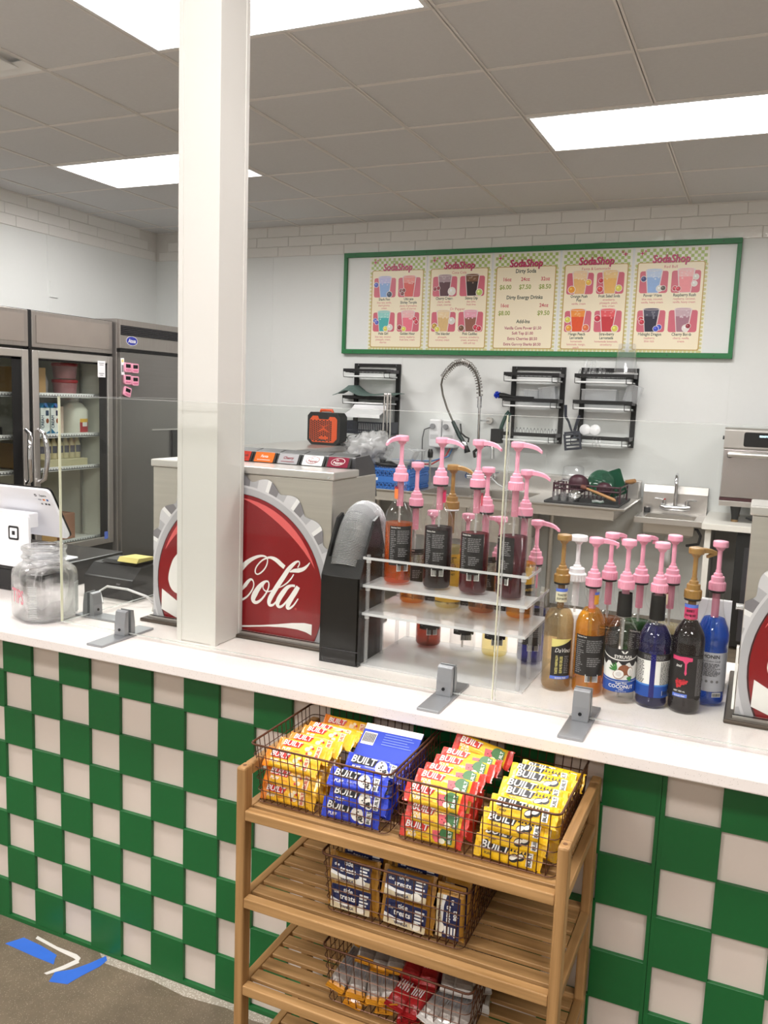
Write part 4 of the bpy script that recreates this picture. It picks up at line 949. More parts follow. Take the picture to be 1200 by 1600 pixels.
# ================================================================== glass door fridge and steel freezer along the left wall
ivory = M('fridge_liner', (232, 232, 222), .5, noise=.02)
fx, fy0, fy1, fz = -4.35, 3.42, 4.86, 1.98
t = thing('display_fridge', 'tall steel fridge with two glass doors against the left wall', 'fridge', (-4.72, 4.14, 0))
m = MB(); m.box(-5.10, fx-.05, fy0, fy0+.04, .12, fz, steel_dark).box(-5.10, fx-.05, fy1-.04, fy1, .12, fz, steel_dark).box(-5.10, fx-.05, fy0, fy1, fz-.25, fz, steel_dark).box(-5.10, fx-.05, fy0, fy1, .12, .36, steel_dark).box(-5.10, -5.06, fy0, fy1, .12, fz, ivory)
m.box(-5.06, fx-.06, fy0+.04, fy0+.045, .36, fz-.25, ivory).box(-5.06, fx-.06, fy1-.045, fy1-.04, .36, fz-.25, ivory).box(-5.06, fx-.06, fy0+.04, fy1-.04, .36, .365, ivory).box(-5.06, fx-.06, fy0+.04, fy1-.04, fz-.256, fz-.25, ivory)
m.build('cabinet', t)
B(fx-.05, fx-.012, fy0, fy1, 1.735, fz, black_m).build('header', t)
B(fx-.05, fx-.02, fy0, fy1, .12, .36, black_m).build('kick_grille', t)
for a, b in ((fy0+.008, 4.083), (4.112, fy1-.008)):
    p = B(fx-.012, fx, a, b, 1.745, fz-.004, steel_dark).build('header_panel', t, bev=.003)
    MB().box(fx, fx+.0025, a+.035, b-.035, 1.775, fz-.03, M('fridge_panel', (172, 163, 156), .4, .7, noise=.08, scale=5)).build('inset', p)
B(fx-.05, fx-.012, 4.083, 4.112, .36, 1.735, black_m).build('centre_post', t)
B(fx-.02, fx-.002, 4.086, 4.109, 1.735, fz, black_m).build('header_gap', t)
for a, b, hy in ((fy0+.006, 4.083, 4.045), (4.114, fy1-.006, 4.150)):
    d = MB(); z0, z1 = .365, 1.727; w = .052
    d.box(fx-.03, fx, a, a+w, z0, z1, steel_h).box(fx-.03, fx, b-w, b, z0, z1, steel_h).box(fx-.03, fx, a+w, b-w, z1-w, z1, steel_h).box(fx-.03, fx, a+w, b-w, z0, z0+w, steel_h)
    dr = d.build('door', t, bev=.005)
    B(fx-.022, fx-.014, a+w, b-w, z0+w, z1-w, doorglass).build('pane', dr)
    m = MB(); g = .075
    m.box(fx-.013, fx-.0125, a+w, a+w+.012, z0+w, z1-w, black_m).box(fx-.013, fx-.0125, b-w-g, b-w, z0+w, z1-w, black_m).box(fx-.013, fx-.0125, a+w, b-w, z1-w-.012, z1-w, black_m)
    m.build('gasket', dr)
    s = 1 if hy > 4.1 else -1
    m = MB().tube([(fx+.002, hy, 1.215), (fx+.045, hy+s*.006, 1.19), (fx+.055, hy+s*.018, 1.10), (fx+.058, hy+s*.022, 1.04), (fx+.055, hy+s*.018, .98), (fx+.045, hy+s*.006, .89), (fx+.002, hy, .865)], [.012, .016, .017, .018, .017, .016, .012], chrome, 8)
    m.build('handle', dr)
    for z in (1.44, 1.165, .935, .415):
        m = MB().box(-5.05, fx-.075, a+.05, b-.03, z-.012, z-.006, M('shelf_white', (226, 226, 222), .4, noise=.01)).box(fx-.083, fx-.075, a+.05, b-.03, z-.016, z+.014, white_p)
        for k in range(24): m.box(fx-.0749, fx-.0742, a+.06+k*.0245, a+.068+k*.0245, z-.006, z+.004, ink_g)
        m.build('shelf', t)
for y, x in ((4.12, -5.04), (4.80, -5.04), (4.80, -4.6), (4.05, -4.6), (3.5, -5.04)):
    MB().box(x-.008, x+.008, y-.012, y+.0, .42, 1.70, M('shelf_rail', (176, 176, 172), .4, .6, noise=.03)).build('shelf_standard', t)
for y in (fy0+.08, fy1-.08):
    for x in (-5.0, -4.5): MB().cyl((x, y, 0), (x, y, .12), .03, black_m).build('castor', t)
# stickers
t2 = thing('notice_card', 'small white notice card stuck on the upper corner of the fridge door', 'card', (fx+.001, 4.735, 1.58))
m = MB(); m.box(fx+.0005, fx+.0015, 4.70, 4.775, 1.575, 1.69, white_p).build('sheet', t2)
m = MB(); Ty = YZ(fx+.0018); 
for k, w in ((0, .05), (1, .04), (6, .05), (7, .03)): MB().box(4.7375-w/2, 4.7375+w/2, 1.672-k*.012, 1.676-k*.012, 0, .0002, ink_g, Ty).build('print_line', t2)
t2 = B(fx+.0005, fx+.0015, 4.755, 4.79, .40, .455, M('label_periwinkle')).build('energy_sticker', None, 'small blue sticker low on the fridge door frame', 'sticker')
# contents of the fridge
def shelf_box(name, x0, x1, y0, y1, z0, z1, mat, label, cat='box', group=None, flap=True):
    tt = thing(name, label, cat, ((x0+x1)/2, (y0+y1)/2, z0), 0, group)
    B(x0, x1, y0, y1, z0, z1, mat).build('carton_body', tt, bev=.003)
    if flap: MB().box(x0+.002, x1-.002, (y0+y1)/2-.002, (y0+y1)/2+.002, z1, z1+.001, M('tape_tan', (196, 168, 120), .4, noise=.03)).build('tape_seam', tt)
    return tt
card = M('cardboard', (176, 140, 92), .75, noise=.08, scale=12)
shelf_box('cardboard_box', -4.75, -4.46, 4.19, 4.33, 1.44, 1.62, card, 'tan cardboard box on the top shelf of the fridge')
for k, y in enumerate((4.300, 4.390)):
    tt = thing('cream_carton', ('left' if k == 0 else 'right')+' one of two blue and white cream cartons on the second fridge shelf', 'carton', (-4.48, y, 1.166), 0, 'cream cartons')
    MB().box(-4.52, -4.44, y-.038, y+.038, 1.166, 1.352, M('carton_white', (226, 232, 230), .4, noise=.02)).prism([(y-.038, 1.352), (y-.004, 1.385), (y+.004, 1.385), (y+.038, 1.352)], 0, -4.52, -4.44, M('carton_blue', (40, 112, 150), .4, noise=.04)).build('carton_body', tt)
    MB().cyl((-4.452, y, 1.365), (-4.432, y, 1.372), .014, M('carton_cap', (40, 90, 150), .4, noise=.02)).build('cap', tt)
    m = MB(); Tc = YZ(-4.4392)
    m.add([(y-.038, 1.166, 0), (y+.038, 1.166, 0), (y+.038, 1.20, 0), (y, 1.18, 0), (y-.038, 1.215, 0)], [(0, 1, 2, 3, 4)], M('carton_blue'), False, Tc)
    m.text('CREAM', .034, 1.215, -(y-.012), M('carton_ink', (30, 60, 90), .4, noise=.02), Tc, True, align='L', warp=lambda a, b, z: (-b, a, z+.0006), sx=.8)
    m.box(y+.004, y+.03, 1.30, 1.335, 0, .0006, M('carton_ink'), Tc); m.disc(y+.018, 1.265, .013, .017, M('coconut_brown'), Tc, .0006)
    m.build('print', tt)
redp = M('red_pack', (170, 44, 52), .4, noise=.15, scale=30)
for k in range(2):
    tt = thing('red_tub', ('lower' if k == 0 else 'upper')+' red and clear tub on the top fridge shelf', 'tub', (-4.55, 4.59, 1.441+k*.115), 0, 'red tubs')
    MB().lathe([(.075, 0), (.085, .085)], M('tub_clear', (170, 120, 124), .3, noise=.2, scale=40), 20).build('tub_body', tt, world=False); MB().lathe([(.088, .085), (.09, .09), (.09, .105), (.08, .108)], redp, 20).build('lid', tt, world=False)
for k in range(3): MB().lathe([(.03, 0), (.034, .03), (.034, .10), (.02, .13), (.012, .15)], M('clear_bag', (150, 148, 150), .3, noise=.15, scale=30), 12, (-4.66-.001*k, 4.36+k*.0-.0, 1.441)) if False else MB().lathe([(.022, 0), (.024, .03), (.024, .09), (.014, .12), (.008, .135)], M('clear_bag', (150, 148, 150), .3, noise=.15, scale=30), 12, (-4.60, 4.352+k*.051, 1.441)).build('wrapped_pack', None, ['left', 'middle', 'right'][k]+' one of three grey wrapped packs beside the red tubs', 'pack', 'wrapped packs')
shelf_box('paper_sack', -4.80, -4.50, 4.445, 4.525, 1.166, 1.36, M('sack_pink', (206, 186, 172), .6, noise=.05), 'pinkish carton beside the cream cartons in the fridge', flap=False)
tt = thing('juice_jug', 'clear jug with a red and yellow label on the second fridge shelf', 'jug', (-4.55, 4.675, 1.166))
MB().lathe([(.09, 0), (.095, .02), (.095, .17), (.06, .215), (.03, .23)], M('jug_body', (206, 204, 194), .3, noise=.04), 24).build('jug_body', tt, world=False); MB().lathe([(.033, .23), (.033, .25), (.0, .251)], white_p, 16).build('cap', tt, world=False)
m = MB(); patch(m, .0958, .1, .09, .015, .085, redp); patch(m, .0961, .1, .09, .085, .11, M('label_yellow')); patch(m, .0962, .1, .05, .055, .085, ink_w); m.build('label', tt, world=False)
shelf_box('cardboard_box', -4.80, -4.47, 4.18, 4.26, .935, 1.10, card, 'narrow cardboard box left on the third fridge shelf')
tray = shelf_box('bottle_tray', -4.62, -4.45, 4.32, 4.70, .935, .995, M('tray_print', (190, 182, 150), .6, noise=.1, scale=20), 'printed cardboard tray of small bottles on the third fridge shelf', 'tray', flap=False)
b0 = None
for k in range(7):
    y = 4.345+.055*k
    if b0 is None:
        b0 = thing('juice_bottle', '', 'bottle', (0, 0, 0), 0, 'small bottles in the fridge tray')
        MB().lathe([(.024, 0), (.026, .01), (.026, .10), (.012, .135), (.011, .15)], M('juice_cream', (216, 206, 170), .3, noise=.05), 14).build('bottle_body', b0); MB().lathe([(.014, .148), (.014, .165), (0, .166)], M('juice_cap', (206, 176, 80), .4, noise=.03), 12).build('cap', b0)
        m = MB(); patch(m, .0264, 0, .05, .04, .09, M('juice_label', (104, 104, 120), .5, noise=.2, scale=60)); m.build('label', b0)
        b0.location = (-4.53, y, .9965); b = b0
    else: b = dup(b0, (-4.53, y, .9965))
    b['label'] = ['first', 'second', 'third', 'fourth', 'fifth', 'sixth', 'seventh'][k]+' cream coloured bottle from the left in the fridge tray'
shelf_box('cardboard_box', -4.9, -4.50, 4.22, 4.45, .415, .62, card, 'large cardboard box on the bottom fridge shelf, left')
shelf_box('cardboard_box', -4.85, -4.5, 4.47, 4.62, .415, .60, M('box_rust', (164, 116, 92), .7, noise=.06), 'reddish cardboard box on the bottom fridge shelf')
for k, (z, h) in enumerate(((1.166, .06), (.935, .12), (.935+.121, .10))):
    shelf_box('black_pack', -4.75, -4.48, 3.82, 3.98-.03*k, z+.0005, z+h, black_m, ['flat', 'lower', 'upper'][k]+' black pack behind the left fridge door', 'pack', 'black packs in the fridge', False)
# ---- freezer
gx, gy0, gy1, gz = -4.30, 4.872, 5.61, 2.0
t = thing('freezer', 'solid door steel freezer with pink timers, right of the glass fridge', 'freezer', (-4.7, 5.24, 0))
B(-5.10, gx-.03, gy0, gy1, .12, gz, steel_dark).build('cabinet', t, bev=.003)
B(gx-.03, gx, gy0+.002, gy1-.002, 1.79, gz-.003, steel_dark).build('top_panel', t, bev=.003)
g = MB().box(gx, gx+.002, gy0+.01, gy1-.01, 1.885, 1.955, black)
for k in range(5): g.box(gx+.002, gx+.006, gy0+.01, gy1-.01, 1.892+k*.013, 1.897+k*.013, dgrey)
g.build('grille', t)
d = B(gx-.03, gx+.004, gy0+.004, gy1-.004, .20, 1.765, M('freezer_door', (140, 137, 134), .3, .8, noise=.06, scale=4, stretch=(1, 1, 20))).build('door', t, bev=.006)
B(gx-.03, gx+.001, gy0, gy1, 1.766, 1.789, black_m).build('door_gap', t)
MB().prism([(gy1-.16, .86), (gy1-.16, 1.19), (gy1-.055, 1.19), (gy1-.055, .86)], 0, gx+.0041, gx+.022, black).build('handle', d, bev=.006)
B(gx+.0041, gx+.016, gy1-.40, gy1-.06, 1.19, 1.20, steel_h).build('handle_lip', d)
B(gx-.04, gx-.02, gy0, gy1, .10, .20, black_m).build('kick_plate', t)
for y in (gy0+.08, gy1-.08): MB().cyl((gx-.12, y, 0), (gx-.12, y, .12), .03, black_m).cyl((-5.0, y, 0), (-5.0, y, .12), .03, black_m).build('castor', t)
m = MB(); Tg = YZ(gx+.0012); m.disc(5.0, 1.849, .062, .034, white_p, Tg, 0, 28); m.disc(5.0, 1.849, .058, .031, M('badge_blue', (44, 52, 150), .3, noise=.03), Tg, .0004, 28); m.text('Atosa', .040, 5.0, 1.836, ink_w, Tg, True, shear=.2, z=.0008, sx=.85); m.build('badge', t)
tm0 = None
TM = [(4.94, 1.655, 0, 'upper left'), (5.018, 1.652, 0, 'upper right'), (4.938, 1.567, 0, 'middle left'), (5.018, 1.56, 0, 'middle right'), (4.935, 1.478, -.25, 'lowest, tilted')]
for y, z, a, nm in TM:
    if tm0 is None:
        tm0 = thing('kitchen_timer', '', 'timer', (0, 0, 0), 0, 'pink timers on the freezer'); 
        MB().prism(rr(-.035, .035, -.034, .034, .01), 0, 0, .014, pink).build('case', tm0, bev=.003); MB().prism(rr(-.025, .025, -.002, .024, .002), 0, .0141, .0152, black).build('display', tm0)
        m = MB(); 
        for q in (-.018, 0, .018): m.box(.0141, .0165, q-.006, q+.006, -.022, -.013, M('pink_dark', (214, 110, 150), .4, noise=.02))
        m.build('button', tm0); tt = tm0
    else: tt = dup(tm0, (0, 0, 0))
    tt.location = (gx+.0045, y, z); tt.rotation_euler = (a, 0, 0); tt['label'] = 'pink kitchen timer on the freezer door, '+nm+' of five'
t = thing('price_card', 'narrow white card beside the pink timers on the freezer', 'card', (gx+.005, 4.892, 1.60))
MB().box(gx+.0045, gx+.006, 4.878, 4.912, 1.60, 1.72, white_p, Matrix.Translation((0, 4.9, 1.66)) @ Matrix.Rotation(.06, 4, 'X') @ Matrix.Translation((0, -4.9, -1.66))).build('sheet', t)
MB().box(gx+.0061, gx+.0063, 4.884, 4.904, 1.69, 1.71, M('label_straw'), None).box(gx+.0061, gx+.0063, 4.884, 4.904, 1.62, 1.67, ink_g).build('print', t)
# ---- stainless cabinet whose top edge shows behind the dispenser
t = thing('steel_cabinet', 'low stainless cabinet with a flat top behind the soda dispenser', 'cabinet', (-3.2, 5.4, 0))
B(-3.42, -2.93, 4.78, 6.20, .10, 1.09, steel).build('cabinet_body', t, bev=.004); B(-3.44, -2.905, 4.76, 6.21, 1.09, 1.13, steel_h).build('top', t, bev=.005)
for x in (-3.36, -3.0):
    for y in (4.85, 6.1): MB().cyl((x, y, 0), (x, y, .10), .022, chrome).build('leg', t)
for y in (5.15, 5.83): B(-2.929, -2.912, y-.33, y+.33, .18, 1.05, steel_h).build('door', t, bev=.004)

# ================================================================== menu board
t = thing('menu_board', 'wide green framed menu board on the back wall', 'menu board', (-1.72, 6.27, 1.85))
x0, x1, z0, z1 = -3.205, -.243, 1.850, 2.643; w = .036
B(x0+.01, x1-.01, 6.262, 6.279, z0+.01, z1-.01, M('board_white', (232, 234, 232), .35, noise=.01)).build('backing', t)
B(x0, x1, 6.240, 6.2825, z1-w, z1, frame_green).build('frame_rail', t, bev=.002); B(x0, x1, 6.240, 6.2825, z0, z0+w, frame_green).build('frame_rail', t, bev=.002)
B(x0, x0+w*.8, 6.2405, 6.2825, z0+w, z1-w, frame_green).build('frame_stile', t, bev=.002); B(x1-w*.8, x1, 6.2405, 6.2825, z0+w, z1-w, frame_green).build('frame_stile', t, bev=.002)
for k in range(10):
    x = x0+.1+k*.305
    MB().cyl((x, 6.2405, z1-w/2), (x, 6.239, z1-w/2), .004, dgrey, 8).cyl((x, 6.2405, z0+w/2), (x, 6.239, z0+w/2), .004, dgrey, 8).build('screw', t)
cream = M('poster_cream', (250, 238, 210), .35, noise=.01); chk = M('poster_check', (176, 196, 112), .35, noise=.02); pwhite = M('poster_white', (240, 238, 226), .35, noise=.01)
goldl = M('poster_gold', (196, 164, 96), .35, noise=.02); rose = M('poster_rose', (214, 106, 124), .35, noise=.04); hot = M('poster_pink', (206, 60, 110), .35, noise=.02); hotd = M('poster_wine', (130, 30, 60), .35, noise=.02)
ptxt = M('poster_green_ink', (56, 74, 58), .4, noise=.02); ppink = M('poster_red_ink', (206, 86, 96), .4, noise=.02); olive = M('poster_olive', (150, 164, 66), .4, noise=.02)
def pm(r, g, b): return M('poster_%d_%d_%d' % (r, g, b), (r, g, b), .35, noise=.08, scale=60)
def poster(label, xa, xb, title, cells, sub2=None, prices=False):
    t = thing('menu_poster', label, 'poster', ((xa+xb)/2, 6.26, 1.876), 0, 'posters in the menu board'); Z1, Z0 = 2.604, 1.876
    B(xa, xb, 6.2585, 6.2615, Z0, Z1, pwhite).build('sheet', t); m = MB(); W_, H_ = xb-xa, Z1-Z0; T = XZ(6.2583)
    X = lambda u: xa+u*W_; Z = lambda v: Z1-v*H_
    n = 22; c = W_*.94/n
    for i in range(n):
        for j in range(7):
            if (i+j) % 2: m.box(X(.03)+i*c, X(.03)+(i+1)*c, Z(.015)-(j+1)*c, Z(.015)-j*c, 0, .0003, chk, T)
    for v0 in [k/26 for k in range(4, 26)]:
        for u in (.035, .965): m.disc(X(u), Z(v0+.015), .012, .0105, M('poster_scallop', (214, 208, 150), .35, noise=.02), T, .0001, 8)
    for k in range(17): m.disc(X(.06+k*.055), Z(.972), .0125, .010, M('poster_scallop'), T, .0002+.00001*k, 8)
    m.rrect(X(.045), X(.955), Z(.965), Z(.14), .014, goldl, T, .0004); m.rrect(X(.06), X(.94), Z(.955), Z(.148), .011, cream, T, .0007)
    m.text('SodaShop', .073, X(.5), Z(.146), hotd, T, True, shear=.12, z=.0009, sx=.86); m.text('SodaShop', .073, X(.5)-.003, Z(.142), hot, T, True, shear=.12, z=.0013, sx=.86)
    m.text('The', .032, X(.45), Z(.078), olive, T, True, shear=.3, z=.001)
    for u, v, s in ((.10, .055, .020), (.145, .035, .012)) if cells is None or len(title) < 12 else ((.90, .055, .020), (.86, .035, .012)):
        pts = [(X(u)+s*(1 if k % 2 == 0 else .3)*math.cos(k*PI/4), Z(v)+s*(1 if k % 2 == 0 else .3)*math.sin(k*PI/4)) for k in range(8)]; m.add([(a, b, .001) for a, b in pts], [tuple(range(8))], hot, False, T)
    if title: m.text(title, .027, X(.5), Z(.196), ppink if not prices else ptxt, T, prices, z=.0009)
    if prices:
        L = [(.205, 'Dirty Soda', .036, ptxt, .5), (.285, '16oz', .034, ppink, .22), (.285, '24oz', .034, ppink, .5), (.285, '32oz', .034, ppink, .80), (.365, '$6.00', .041, olive, .20), (.365, '$7.50', .041, olive, .5), (.365, '$8.50', .041, olive, .80), (.465, 'Dirty Energy Drinks', .034, ptxt, .5), (.545, '16oz', .034, ppink, .20), (.545, '24oz', .034, ppink, .80), (.625, '$8.00', .041, olive, .20), (.625, '$9.50', .041, olive, .80), (.705, 'Add-Ins', .033, ptxt, .5), (.768, 'Vanilla Core Power $1.50', .027, M('poster_rose_ink', (170, 70, 96), .4, noise=.02), .5), (.820, 'Soft Top $1.00', .027, M('poster_rose_ink'), .5), (.875, 'Extra Cherries $0.50', .027, M('poster_rose_ink'), .5), (.930, 'Extra Gummy Sharks $0.50', .026, M('poster_rose_ink'), .5)]
        for v, tx, s, mt, u in L: m.text(tx, s*1.1, X(u), Z(v), mt, T, True, z=.001, sx=.9)
    else:
        if sub2: m.text(sub2, .028, X(.5), Z(.570), ppink, T, False, z=.0009)
        for q, (name, desc, body, fruits, top) in enumerate(cells):
            u0 = .09+.43*(q % 2); v0 = .222 if q < 2 else .588
            m.rrect(X(u0), X(u0+.385), Z(v0+.205), Z(v0), .016, rose, T, .001)
            cu = u0+.19; tp, bt = v0-.012, v0+.205
            def trap(k, mat, z, a=0, b=1):
                w0, w1 = .052-.018*a, .052-.018*b
                w0 *= k; w1 *= k
                m.add([(X(cu)-w1, Z(tp+(bt-tp)*b), z), (X(cu)+w1, Z(tp+(bt-tp)*b), z), (X(cu)+w0, Z(tp+(bt-tp)*a), z), (X(cu)-w0, Z(tp+(bt-tp)*a), z)], [(0, 1, 2, 3)], mat, False, T)
            trap(1.14, pm(236, 222, 220), .0013); trap(1.0, pm(*body), .0016, .03, .98); trap(1.0, pm(*top), .0019, .03, .32)
            q2 = random.Random(str(name)); 
            for k in range(7): m.rrect(X(cu)-.034+q2.random()*.055, X(cu)-.026+q2.random()*.06, Z(tp+.03+.05*q2.random()+.012), Z(tp+.03+.05*q2.random()), .0005, pm(*[min(255, int(c_*.7+76)) for c_ in top]), T, .0021+k*.00005) if False else m.disc(X(cu)+(q2.random()-.5)*.075, Z(tp+.015+.07*q2.random()), .007, .006, pm(*[min(255, int(c_*.7+76)) for c_ in top]), T, .0021+k*.00005, 6)
            m.disc(X(cu), Z(tp), .057, .008, pm(236, 226, 222), T, .0025, 18); m.disc(X(cu), Z(tp), .050, .0055, pm(*top), T, .0027, 18)
            for fi, (fu, fv, fr, fc) in enumerate(fruits):
                TT = T @ Matrix.Translation((0, 0, .0006*fi))
                m.disc(X(u0+fu*.385), Z(v0+fv*.205), fr*1.18, fr*1.18, pm(244, 236, 232), TT, .0029, 14); m.disc(X(u0+fu*.385), Z(v0+fv*.205), fr, fr, pm(*fc), TT, .0031, 14); m.disc(X(u0+fu*.385)-fr*.25, Z(v0+fv*.205)+fr*.25, fr*.35, fr*.35, pm(*[min(255, c_+50) for c_ in fc]), TT, .0033, 8)
            v = v0+.238
            for ln in name: m.text(ln, .0285, X(u0+.19), Z(v), ptxt, T, True, z=.001, sx=.82); v += .036
            for ln in desc: m.text(ln, .0215, X(u0+.19), Z(v-.004), ppink, T, False, z=.001, sx=.86); v += .030
    m.build('print', t)
BLU, CHR, LEM, COC, BER, PCH = (90, 100, 190), (150, 40, 56), (224, 214, 90), (226, 222, 214), (200, 50, 70), (238, 160, 60)
poster('menu poster with Shark Finn and Hula Girl drinks, first from left', -2.980, -2.494, '', [
 (['Shark Finn'], ['blue razz, vanilla,', 'shark gummy,', 'cream'], (140, 176, 226), [(.1, .35, .019, BLU), (.72, .85, .022, (60, 70, 96))], (196, 196, 236)),
 (['Ultimate', 'Shirley Temple'], ['plenty of grenadine,', 'plenty of cherries'], (224, 92, 84), [(.14, .68, .015, (120, 50, 50)), (.26, .66, .015, (120, 50, 50)), (.2, .82, .015, (120, 50, 50))], (240, 150, 140)),
 (['Hula Girl'], ['blue razz, coconut,', 'pineapple, cream,', 'cherries'], (70, 180, 180), [(.1, .42, .017, BLU), (.18, .52, .017, BLU), (.6, .85, .019, LEM), (.8, .78, .022, COC)], (150, 214, 206)),
 (['Golden Hour'], ['cherry, raspberry,', 'fresh lime, cream'], (240, 120, 140), [(.12, .78, .018, CHR), (.32, .86, .018, LEM), (.8, .35, .016, BER), (.88, .5, .016, BER)], (244, 190, 190))])
poster('menu poster with Cherry Cream and Skinny Dip drinks, second from left', -2.482, -1.970, 'Coca Cola', [
 (['Cherry Cream'], ['cherry, vanilla,', 'cream, cherries'], (92, 52, 60), [(.1, .62, .014, CHR), (.24, .58, .014, CHR), (.8, .75, .028, (240, 236, 226))], (176, 150, 156)),
 (['Skinny Dip'], ['diet coke,', 'fresh lime'], (44, 22, 18), [(.8, .82, .024, (190, 206, 110))], (120, 80, 50)),
 (['The Islander'], ['pineapple,', 'coconut, cream'], (226, 190, 130), [(.14, .72, .022, (190, 150, 60)), (.26, .88, .02, LEM), (.85, .45, .024, COC)], (240, 214, 170)),
 (['Pink Cadillac'], ['coconut, strawberry,', 'cream, strawberry', 'milk soft top'], (150, 96, 80), [(.14, .82, .022, (120, 84, 60)), (.72, .78, .019, BER), (.86, .84, .019, BER)], (240, 170, 190))], 'Dr Pepper')
poster('menu poster with the price list only, middle of the five', -1.955, -1.458, '', None, None, True)
poster('menu poster with Fanta and lemonade drinks, fourth from left', -1.443, -.947, 'Fanta & Lemonade', [
 (['Orange Push', 'Pop'], ['vanilla, cream'], (240, 190, 120), [(.2, .78, .024, (240, 160, 50)), (.82, .45, .02, (244, 190, 80))], (246, 214, 170)),
 (['Fruit Salad Soda'], ['strawberry,', 'pineapple, peach,', 'lime, cream'], (240, 186, 104), [(.16, .38, .016, BER), (.14, .78, .02, (214, 70, 70)), (.82, .75, .022, LEM)], (240, 204, 140)),
 (['Mango Peach', 'Lemonade'], ['homemade', 'lemonade, mango,', 'peach'], (232, 84, 34), [(.12, .42, .02, LEM), (.18, .82, .022, PCH), (.82, .8, .022, (226, 110, 60))], (244, 150, 60)),
 (['Strawberry', 'Lemonade'], ['homemade lemonade,', 'strawberry'], (206, 50, 60), [(.12, .36, .022, BER), (.78, .84, .022, LEM)], (236, 90, 96))])
poster('menu poster with Midnight Dragon and Cherry Bomb drinks, fifth from left', -.932, -.440, 'Red Bull', [
 (['Power Wave'], ['blue razz, coconut,', 'vanilla, heavy cream'], (150, 184, 232), [(.14, .35, .018, (60, 64, 120)), (.72, .8, .02, COC), (.85, .78, .016, (90, 80, 70))], (196, 214, 240)),
 (['Raspberry Rush'], ['raspberry, coconut,', 'vanilla, heavy cream'], (244, 150, 156), [(.14, .8, .016, BER), (.26, .82, .016, BER), (.84, .3, .018, COC), (.8, .6, .018, (230, 226, 220))], (246, 190, 190)),
 (['Midnight Dragon'], ['raspberry,', 'blue razz'], (24, 20, 50), [(.14, .4, .017, BER), (.18, .54, .017, BER), (.8, .78, .018, (60, 80, 200)), (.7, .85, .018, (60, 80, 200))], (70, 70, 90)),
 (['Cherry Bomb'], ['cherry, vanilla,', 'cream'], (170, 120, 136), [(.62, .82, .022, (240, 232, 226)), (.7, .72, .016, CHR)], (206, 176, 186))])

# ================================================================== wall dish racks
RW = M('rack_tray_white', (234, 236, 236), .35, noise=.01)
def dish_rack(label, x0, shelves=(1.70, 1.515, 1.265), loops=(2,)):
    x1 = x0+.405; zt, zb = 1.773, 1.212
    t = thing('dish_rack', label, 'dish rack', ((x0+x1)/2, 6.27, zb), 0, 'black dish racks on the wall')
    for x in (x0, x1-.034): B(x, x+.034, 6.258, 6.2825, zb, zt, black_m).build('upright', t, bev=.002)
    B(x0+.034, x1-.034, 6.262, 6.2825, zt-.026, zt, black_m).build('top_bar', t, bev=.002)
    for x in (x0+.03, x1-.03): MB().cyl((x, 6.262, zt-.012), (x, 6.259, zt-.012), .008, ink_g, 10).build('screw', t)
    for k, z in enumerate(shelves):
        xa, xb = x0-.010, x1-.005
        B(xa, xb, 6.075, 6.083, z, z+.024, black_m).build('front_bar', t, bev=.001)
        B(xb-.05, xb, 6.083, 6.255, z-.004, z+.022, dgrey).build('side_bracket', t, bev=.001)
        B(xa, xa+.004, 6.083, 6.255, z, z+.02, black_m).build('side_bracket', t)
        B(xa+.012, xb-.012, 6.085, 6.25, z-.040, z-.028, RW).build('drip_tray', t, bev=.003)
        m = MB()
        for q in (xa+.004, xb-.05, xb-.006): m.tube([(q, 6.077, z), (q, 6.072, z-.02), (q, 6.08, z-.042), (q, 6.25, z-.042)], .0022, black_m, 4)
        for i in range(12): m.tube([(xa+.02+i*.033, 6.08, z-.002), (xa+.02+i*.033, 6.25, z-.002)], .0015, black_m, 4)
        for y in (6.12, 6.19, 6.25): m.tube([(xa, y, z-.003), (xb, y, z-.003)], .0018, black_m, 4)
        if k in loops:
            for i in range(15):
                x = xa+.02+i*.0265; m.tube([(x, 6.13, z), (x, 6.13, z+.04), (x+.004, 6.145, z+.058), (x+.008, 6.16, z+.04), (x+.008, 6.16, z)], .0016, dgrey, 4)
        m.build('wire_shelf', t, kind='stuff')
    return t
dish_rack('black wall dish rack at the left with a grey-green mat draped on it', -3.09, (1.70, 1.49), ())
dish_rack('black wall dish rack in the middle with the blue brush on its shelf', -1.77)
dish_rack('black wall dish rack at the right with clear funnels and cup on top', -1.252, loops=(0,))
MB().box(-2.72, -2.66, 6.0705, 6.0745, 1.702, 1.722, dgrey).build('clip', None, 'grey clip on the top shelf of the left dish rack', 'clip')
# left rack: mat, tilted tray, dark basket, tongs
m = MB(); n = 16; vs = []; fs = []
for i in range(n+1):
    u = i/n; x = -3.17+.54*u; zz = 1.528+.045*math.exp(-((u-.22)/.14)**2)+.012*math.exp(-((u-.85)/.18)**2)-.012*(1-u)
    for y, dz in ((6.04, -.012), (6.12, .0), (6.24, .004)): vs.append((x, y, zz+dz+(.03*math.exp(-((u-.22)/.14)**2) if y > 6.1 else 0)))
nv = len(vs); vs += [(x, y, z+.004) for x, y, z in vs]
for i in range(n):
    for j in range(2): a = i*3+j; fs += [(a, a+1, a+4, a+3), (a+nv, a+3+nv, a+4+nv, a+1+nv)]
    for j in (0, 2): a = i*3+j; fs.append((a, a+3, a+3+nv, a+nv))
for i in (0, n):
    for j in range(2): a = i*3+j; fs.append((a, a+1, a+1+nv, a+nv))
m.add(vs, fs, M('mat_sage', (96, 116, 110), .7, noise=.2, scale=120, bump=.3), False).build('drying_mat', None, 'grey-green ribbed drying mat draped over the left dish rack', 'mat')
t = thing('white_tray', 'white plastic tray with a bent front edge, below the left dish rack mat', 'tray', (-2.85, 6.04, 1.34))
